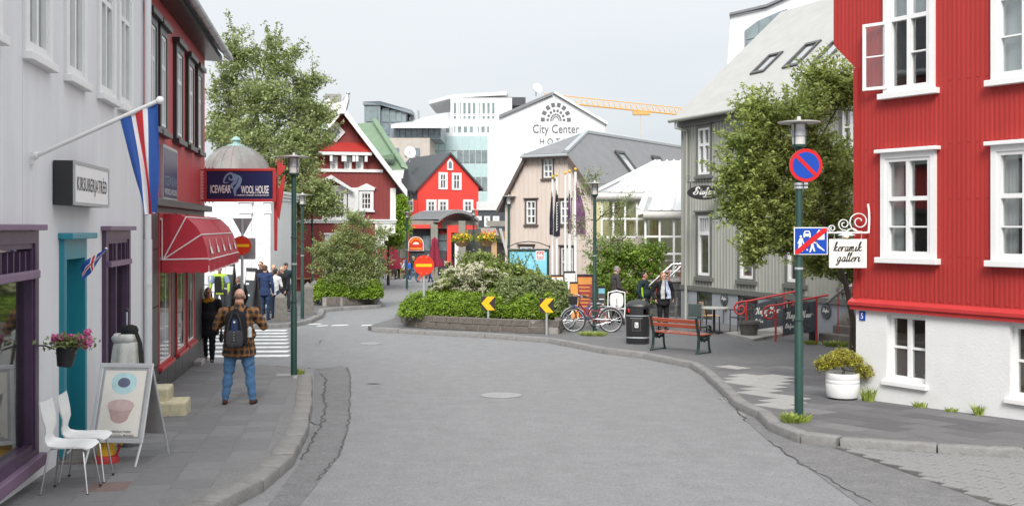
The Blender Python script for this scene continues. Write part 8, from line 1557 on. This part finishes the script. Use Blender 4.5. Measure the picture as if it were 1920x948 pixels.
    if open_top:                                # a strip of shirt showing between the jacket fronts
        c0 = pel+Vector((0, r(.128*b_*.80)+r(.012), r(.02))); c1 = V['neck']+Vector((0, r(.075), -r(.03))); m = V['neck']+Vector((0, r(.128), -r(.2))); w1 = r(.06)
        MB().grid([[c1+Vector((-w1*.5, -r(.005), 0)), c1+Vector((0, r(.012), 0)), c1+Vector((w1*.5, -r(.005), 0))], [m+Vector((-w1, r(.0), 0)), m+Vector((0, r(.016), 0)), m+Vector((w1, r(.0), 0))], [c0+Vector((-w1*.9, r(.004), r(.15))), c0+Vector((0, r(.02), r(.15))), c0+Vector((w1*.9, r(.004), r(.15)))], [c0+Vector((-w1*.8, 0, 0)), c0+Vector((0, r(.012), 0)), c0+Vector((w1*.8, 0, 0))]]).build('shirt', open_top, t, smooth=80)
    return t
g_ = lambda px, py, l=0.: gp(px, py, l)
def ptY(px, Y, l=0.): return Vector(((px-CX)/F*Y, Y, gz(Y)+l))
# the photographer in plaid, seen from behind
mb_ = g_(448, 757)
man = person('heavy bald man in brown plaid shirt and jeans, seen from behind with arms raised', mb_, R(4), 1.78, 'plaid', 'denim', 'hair_bald', 'brown_shoe', 'skin', 1.58, dict(hipL=(-.105, 0, .90), hipR=(.105, 0, .90), kneeL=(-.155, .01, .48), kneeR=(.16, .01, .48), ankL=(-.20, -.02, .085), ankR=(.205, -.02, .085), elL=(-.36, .08, 1.17), elR=(.36, .08, 1.17), wrL=(-.10, .34, 1.36), wrR=(.10, .34, 1.36), head=(0, .06, 1.62), nod=-.22, shL=(-.23, 0, 1.40), shR=(.23, 0, 1.40)), .0085, .12, sleeve=.72, bald=True, face=False)
# his backpack: worn, but a thing of its own
bk_ = thing('backpack', 'black and grey backpack worn by the man in plaid', 'backpack', mb_, R(4)); S_ = Sk(); k = 1.78/1.75
S_.cap((-.06, -.27, 1.02), (-.06, -.255, 1.36), .12, .10, .75).cap((.06, -.27, 1.02), (.06, -.255, 1.36), .12, .10, .75).cap((0, -.25, 1.40), (0, -.24, 1.44), .10, .06, .8); S_.done('pack', 'black_cloth', bk_, .010, 2, .006, 3)
Sk().cap((-.05, -.365, .99), (-.05, -.355, 1.10), .085, .08, .45).cap((.05, -.365, .99), (.05, -.355, 1.10), .085, .08, .45).done('front_pocket', 'charcoal', bk_, .009, 2, .004, 4)
Sk().cap((0, -.352, 1.17), (0, -.345, 1.30), .055, .05, .45).done('upper_pocket', 'navy_cloth', bk_, .009, 2, .004, 5)
for sx in (-1, 1): MB().tube([(sx*.09, -.345, .95), (sx*.115, -.36, 1.10), (sx*.085, -.35, 1.30), (sx*.04, -.335, 1.42)], .011, 6).build('trim', 'charcoal', bk_); MB().tube([(sx*.11, -.20, 1.42), (sx*.13, -.08, 1.50), (sx*.15, .10, 1.44), (sx*.17, .17, 1.25)], .022, 6, flat=.5).build('strap', 'black_cloth', bk_); MB().tube([(sx*.175, -.16, .98), (sx*.20, -.15, .85), (sx*.205, -.14, .78)], .008, 4).build('dangling_strap', 'black_cloth', bk_)
MB().tube([(-.03, -.23, 1.49), (-.02, -.24, 1.53), (.02, -.24, 1.53), (.03, -.23, 1.49)], .009, 5).build('handle', 'charcoal', bk_); em = MB()
for z in (1.03, 1.07, 1.11, 1.15): em.cbox((0, -.408+.0*z, z), (.012, .008, .016))
em.build('buckle', 'galv', bk_); MB().cbox((0, -.378, 1.30), (.028, .008, .028)).build('logo', 'sign_white', bk_); MB().lathe([(.032, 0), (.032, .13), (.02, .14), (.02, .16)], 10, (.205, -.24, 1.06)).build('bottle', 'shirt_pale', bk_)
W_L = dict(kneeL=(-.10, .12, .52), ankL=(-.10, .18, .10), kneeR=(.10, -.04, .50), ankR=(.10, -.24, .13)); W_R = dict(kneeR=(.10, .12, .52), ankR=(.10, .18, .10), kneeL=(-.10, -.04, .50), ankL=(-.10, -.24, .13))
lady = person('woman in black with a mustard scarf walking past the shop corner', ptY(391, 24.0, ROAD), R(188), 1.68, 'black_cloth', 'black_cloth', 'hair_brown', 'black_cloth', 'skin', 1.5, dict(W_L, elL=(-.30, -.02, 1.14), wrL=(-.31, .14, .92), elR=(.29, -.06, 1.12), wrR=(.30, .06, .88), look=.35), .010, .22, sleeve=.8, hairlen=.05, scarf='mustard')
hb = thing('handbag', 'black handbag in the hand of the woman with the mustard scarf', 'bag', lady.location, R(188)); Sk().cap((-.30, .16, .56), (-.30, .18, .70), .10, .06, .45, (1, 0, 0)).cap((-.30, .06, .55), (-.30, .26, .57), .06, .07, .6, (1, 0, 0)).done('bag', 'black_cloth', hb, .010, 2, .006, 2); MB().tube([(-.30, .08, .66), (-.30, .12, .80), (-.30, .17, .825), (-.30, .20, .80), (-.30, .25, .66)], .008, 5).build('strap', 'black_cloth', hb)
hv = person('young dark haired man in a yellow and blue high visibility jacket by the railing', ptY(412, 36.5), R(172), 1.74, 'hivis_dull', 'charcoal', 'hair_dark', 'brown_shoe', 'skin_tan', 1.0, dict(W_R, elL=(-.31, -.02, 1.15), wrL=(-.34, .05, .90), elR=(.31, -.02, 1.15), wrR=(.34, .05, .90), look=.5), .012, .1, open_top='black_cloth')
vs = MB(); vs.grid([[(-.105, .155, 1.40), (-.04, .17, 1.40), (.04, .17, 1.40), (.105, .155, 1.40)], [(-.13, .155, 1.15), (-.05, .18, 1.15), (.05, .18, 1.15), (.13, .155, 1.15)], [(-.13, .14, .86), (-.05, .165, .86), (.05, .165, .86), (.13, .14, .86)]]).build('dark_shirt', 'black_cloth', hv, smooth=80)
for sg in (-1, 1): MB().tube([(sg*.205, 0, 1.40), (sg*.285, -.015, 1.18)], .085, 10).build('sleeve_panel', 'logo_blue', hv, smooth=60)
person('grey haired person in black, mostly hidden behind the plaid man', ptY(449, 30.5, ROAD), R(60), 1.72, 'black_cloth', 'black_cloth', 'hair_grey', 'black_cloth', 'skin', 1.05, dict(look=.2), .012)
GG = 'people chatting by the stone bollards'
bj = g_(500, 603)
person('man in a navy jacket and jeans with his back turned, beside the nearest stone bollard', ptY(497, 35.2), R(-12), 1.80, 'navy_cloth', 'denim_dark', 'hair_brown', 'charcoal', 'skin', 1.12, dict(elL=(-.31, -.06, 1.18), wrL=(-.26, .12, 1.0)), .012, .10, face=False)
person('slim woman in a white top and jeans beside the navy jacket man', ptY(517, 36.0), R(-30), 1.66, 'white_cloth', 'denim_dark', 'hair_dark', 'brown_shoe', 'skin', .88, dict(elR=(.22, .06, 1.16), wrR=(.10, .2, 1.1)), .012, .06, face=False)
person('tall man in black with glasses looking over the navy jacket man', ptY(489, 38.2), R(175), 1.86, 'black_cloth', 'black_cloth', 'hair_brown', 'black_cloth', 'skin', 1.1, dict(look=-.1), .014, glasses=True); person('blond woman in a black jacket facing the woman in white', ptY(529, 37.2), R(160), 1.70, 'black_cloth', 'black_cloth', 'hair_blond', 'black_cloth', 'skin', .95, dict(elL=(-.27, .0, 1.14), wrL=(-.24, .12, .90)), .014, .12, hairlen=.0, glasses=True); person('light haired person partly hidden between the man in glasses and the blond woman', ptY(513, 38.6), R(180), 1.74, 'charcoal', 'charcoal', 'hair_blond', 'black_cloth', 'skin', 1., {}, .014); person('person in a dark cap and jacket at the back of the group', ptY(536, 39.5), R(200), 1.80, 'teal_black', 'charcoal', 'hair_dark', 'black_cloth', 'skin', 1.05, {}, .014, .1, cap='charcoal')
# right side
jm = ptY(1154, 33.6); person('grey haired man in a dark grey jacket pushing a white child seat', jm, R(-75), 1.80, 'grey_jacket', 'charcoal', 'hair_grey', 'black_cloth', 'skin', 1.28, dict(W_L, elR=(.24, .02, 1.13), wrR=(.17, .26, .98), elL=(-.24, .02, 1.13), wrL=(-.17, .28, .98), nod=-.42, head=(0, .05, 1.62)), .011, .14, open_top='shirt_pale', glasses=True, beard='hair_grey')
st = thing('pushchair', 'white framed pushchair with a pale seat back pushed by the man in grey', 'pushchair', ptY(1156, 33.1)); pc3 = MB()
for sg in (-1, 1): pc3.tube([(sg*.26, 0, 1.0), (sg*.27, .02, .55), (sg*.22, -.05, .12)], .02, 6).tube([(sg*.27, .02, .6), (sg*.2, .35, .35), (sg*.22, .5, .1)], .018, 6)
pc3.tube([(-.26, 0, 1.0), (0, -.02, 1.06), (.26, 0, 1.0)], .02, 6).tube([(-.25, 0, .5), (.25, 0, .5)], .018, 6); pc3.build('frame', 'white_paint', st, smooth=60); sb = MB(); sb.slab([(.21*math.copysign(abs(math.cos(a))**.6, math.cos(a)), -.04, .76+.23*math.copysign(abs(math.sin(a))**.6, math.sin(a))) for a in [6.283*i/24 for i in range(24)]], (0, .05, 0)).build('seat_back', 'plastic_white', st, bev=.01); MB().tube([(0, -.05, .62), (0, -.05, .82)], .012, 5).ball((0, -.05, .60), .035, 8).build('buckle', 'galv', st)
for x, y in ((-.22, -.05), (.22, -.05), (-.22, .5), (.22, .5)): MB().tube([(x-.02, y, .11), (x+.02, y, .11)], .11, 14).build('wheel', 'rubber', st)
Sk().cap((.36, .1, .42), (.50, .15, .55), .10, .09, .7).done('red_bag', 'sign_red', st, .012, 2)
gw = person('dark haired woman in a padded jacket with lime lining behind the litter bin', ptY(1207, 31.6), R(-120), 1.68, 'teal_black', 'black_cloth', 'hair_dark', 'black_cloth', 'skin_tan', 1.35, dict(look=.35, elL=(-.33, -.05, 1.16), elR=(.33, -.05, 1.16), wrL=(-.29, .08, .95), wrR=(.29, .08, .95)), .011, .12, open_top='navy_cloth')
w2 = ptY(1243, 31.2); sw2 = person('auburn woman in a black padded jacket with a blue and white scarf', w2, R(-165), 1.68, 'black_cloth', 'black_cloth', 'hair_auburn', 'black_cloth', 'skin', 1.42, dict(look=.55, elL=(-.34, -.05, 1.16), elR=(.34, -.05, 1.16), wrL=(-.30, .08, .94), wrR=(.30, .08, .94)), .011, .12, hairlen=.07, glasses=True)
mat('scarf_blue', (.25, .36, .60), .85, .55, 26, col2=(.50, .55, .65)); mat('scarf_check', (.30, .31, .36), .85, .9, 60, col2=(.62, .62, .62))
for sg, m_n in ((-1, 'scarf_blue'), (1, 'scarf_check')): MB().grid([[(sg*(.015+(.045+.095*min(1, (1.5-z)/.35))*c/8)+.012*math.sin(c*2+z*14)*(1.5-z), .19+.022*math.sin(c*2.1+z*4)-abs(c-3)*.007+(.03 if z < 1.25 else 0), z+.02*math.sin(c*1.9)*(1.45-z)) for c in range(9)] for z in [1.47-.045*i for i in range(13)]]).build('scarf', m_n, sw2, smooth=80)
lj = Sk(); lj.cap((.24, .05, 1.2), (.26, .1, .86), .045, .05, .6).done('lime_lining', 'lime_cloth', gw, .012, 1)
# far figures on the square
FP = [(716, 525, 0, 1.78, 'charcoal', 'denim_dark', 'hair_dark', 'waiter in a dark top with a white cloth at his hip, on the far square', {}), (706, 523, 20, 1.75, 'olive', 'black_cloth', 'hair_dark', 'dark figure close to the step ladder, behind the waiter', {}), (762, 526, -70, 1.70, 'blue_cloth', 'denim_dark', 'hair_brown', 'walker in a blue jacket with a dark backpack on the far square', W_L), (775, 529, -60, 1.72, 'olive', 'denim', 'hair_blond', 'blond walker in an olive jacket and jeans beside the no entry sign', W_R), (789, 529, -80, 1.6, 'pale_cloth', 'orange_cloth', 'hair_brown', 'walker in orange trousers half hidden by the no entry sign', W_L), (807, 529, 60, 1.65, 'teal_black', 'denim_dark', 'hair_dark', 'figure in blue jeans right of the no entry sign post', W_R), (768, 522, 0, 1.3, 'blue_cloth', 'charcoal', 'hair_brown', 'child in a bright blue jacket at the kiosk', {}), (785, 521, 10, 1.75, 'black_cloth', 'charcoal', 'hair_dark', 'person in black with a backpack at the kiosk counter', {}), (803, 521, -10, 1.75, 'olive', 'charcoal', 'hair_grey', 'grey haired person in olive waiting at the kiosk', {})]
FPo = [person(l, g_(px, py, ROAD), R(rz), H, tp, bo, ha, 'white_cloth' if px < 780 else 'black_cloth', 'skin', 1., ps, .022, face=False) for px, py, rz, H, tp, bo, ha, l, ps in FP]
SIT = dict(hipL=(-.09, 0, .52), hipR=(.09, 0, .52), kneeL=(-.12, .42, .50), kneeR=(.12, .42, .50), ankL=(-.12, .42, .09), ankR=(.12, .42, .09), shL=(-.19, 0, 1.0), shR=(.19, 0, 1.0), neck=(0, 0, 1.06), head=(0, .03, 1.22), elL=(-.26, .1, .78), elR=(.26, .1, .78), wrL=(-.12, .34, .78), wrR=(.12, .34, .78))
for px, py, rz, tp, ha, l in ((730, 523, -85, 'chair_red', 'hair_brown', 'seated guest in rust red at the left of the lime table'), (740, 518, 180, 'blue_cloth', 'hair_grey', 'seated grey haired guest in blue behind the lime table'), (748, 517, 175, 'pale_cloth', 'hair_bald', 'seated bald guest in a pale shirt behind the lime table'), (758, 521, 80, 'shirt_pale', 'hair_grey', 'seated guest in pale blue at the right of the lime table')): person(l, g_(px, py, ROAD), R(rz), 1.72, tp, 'charcoal', ha, 'black_cloth', 'skin', 1., SIT, .022, face=False)
MB().box(-.1, .1, -.19, -.17, .70, .95).build('white_cloth', 'white_cloth', FPo[0])
# ================================================================ BICYCLES
def bike(label, px, py, rz, fm_, basket, Yo=0.):
    p = gp(px, py); p.y += Yo; p.z = gz(p.y); t = thing('bicycle', label, 'bicycle', p, R(rz), 'bicycles by the lamp post'); Rw = .335; wb = .53
    for sx in (-1, 1):
        w_ = MB(); w_.tube([(sx*wb+Rw*math.cos(a), 0, Rw+Rw*math.sin(a)) for a in [6.2832*i/32 for i in range(33)]], .021, 6, False); W = w_.build('wheel', 'rubber', t, smooth=60); rm_ = MB(); rm_.tube([(sx*wb+(Rw-.03)*math.cos(a), 0, Rw+(Rw-.03)*math.sin(a)) for a in [6.2832*i/32 for i in range(33)]], .012, 5, False); rm_.build('rim', 'galv', W, smooth=60); sp2 = MB()
        for i in range(18): a = i*.349; sp2.tube([(sx*wb, .02*(-1)**i, Rw), (sx*wb+(Rw-.03)*math.cos(a), 0, Rw+(Rw-.03)*math.sin(a))], .0022, 3, False)
        sp2.tube([(sx*wb, -.05, Rw), (sx*wb, .05, Rw)], .02, 8); sp2.build('spoke', 'steel', W); MB().tube([(sx*wb+(Rw+.035)*math.cos(a), 0, Rw+(Rw+.035)*math.sin(a)) for a in [R(20 if sx > 0 else 40)+R(125)*i/12 for i in range(13)]], .02, 6, flat=1.6).build('mudguard', 'galv', t, smooth=60)
    f_ = MB(); bb = (.08, 0, .29); hd_ = (-.36, 0, .80); ss = (.24, 0, .72); ax_ = (wb, 0, Rw)
    for a, b, r_ in ((bb, hd_, .019), ((.19, 0, .58), (-.38, 0, .70), .017), (bb, ss, .017)): f_.tube([a, b], r_, 8)
    for y in (-.05, .05): f_.tube([(bb[0], y*.5, bb[2]), (ax_[0], y, ax_[2])], .010, 6).tube([(.22, y*.3, .66), (ax_[0], y, ax_[2])], .009, 6).tube([(-.40, y*.6, .62), (-wb, y, Rw)], .012, 6)
    f_.tube([(-.36, 0, .84), (-.41, 0, .60)], .022, 8); f_.build('frame', fm_, t, smooth=50); MB().tube([(.24, 0, .72), (.27, 0, .86)], .013, 6).build('seat_post', 'chrome', t)
    Sk().cap((.36, 0, .90), (.26, 0, .90), .075, .05, .45, (0, 0, 1)).cap((.26, 0, .90), (.12, 0, .905), .045, .022, .5, (0, 0, 1)).done('saddle', 'plastic_black', t, .012, 2); h_ = MB(); h_.tube([(-.34, 0, .84), (-.33, 0, 1.0), (-.35, -.12, 1.03), (-.28, -.28, 1.02), (-.18, -.30, 1.0)], .012, 6).tube([(-.33, 0, 1.0), (-.35, .12, 1.03), (-.28, .28, 1.02), (-.18, .30, 1.0)], .012, 6); H_ = h_.build('handlebar', 'chrome', t, smooth=60)
    for y in (-.30, .30): MB().tube([(-.26, y*.95, 1.015), (-.15, y, .995)], .018, 6).build('grip', 'rubber', H_)
    c_ = MB(); c_.tube([(.08, -.06, .29), (.14, -.06, .13)], .010, 5).tube([(.08, .06, .29), (.02, .06, .45)], .010, 5).cbox((.15, -.10, .13), (.09, .08, .02)).cbox((.02, .10, .45), (.09, .08, .02)); c_.tube([(.08+.09*math.cos(a), -.045, .29+.09*math.sin(a)) for a in [6.2832*i/16 for i in range(17)]], .007, 4, False); c_.tube([(.08, -.045, .38), (wb, -.045, Rw+.04)], .005, 3).tube([(.08, -.045, .20), (wb, -.045, Rw-.04)], .005, 3); c_.build('crank', 'steel', t); rk = MB()
    for y in (-.06, .06): rk.tube([(.22, y, .74), (.62, y, .74)], .006, 4).tube([(wb, y, Rw), (.56, y, .74)], .005, 4)
    rk.build('carrier', 'chrome', t); MB().cbox((.66, 0, .68), (.02, .06, .05)).build('reflector', 'sign_red', t); MB().cbox((wb-.15, -.02, .42), (.035, .02, .09)).build('reflector', 'orange_board', t)
    if basket: b_ = MB(); b_.grid([[(-.62, -.15, .78), (-.42, -.15, .78), (-.42, .15, .78), (-.62, .15, .78)], [(-.68, -.19, 1.02), (-.40, -.19, 1.02), (-.40, .19, 1.02), (-.68, .19, 1.02)]], True).face([(-.62, -.15, .78), (-.42, -.15, .78), (-.42, .15, .78), (-.62, .15, .78)]); b_.build('basket', 'plastic_black', t)
    return t
bike('dark red bicycle with a black front basket leaning by the green lamp post', 1110, 622, -4, 'bike_red', True); bike('blue bicycle behind the dark red one, next to the island', 1092, 616, 24, 'bike_blue', False, .1)
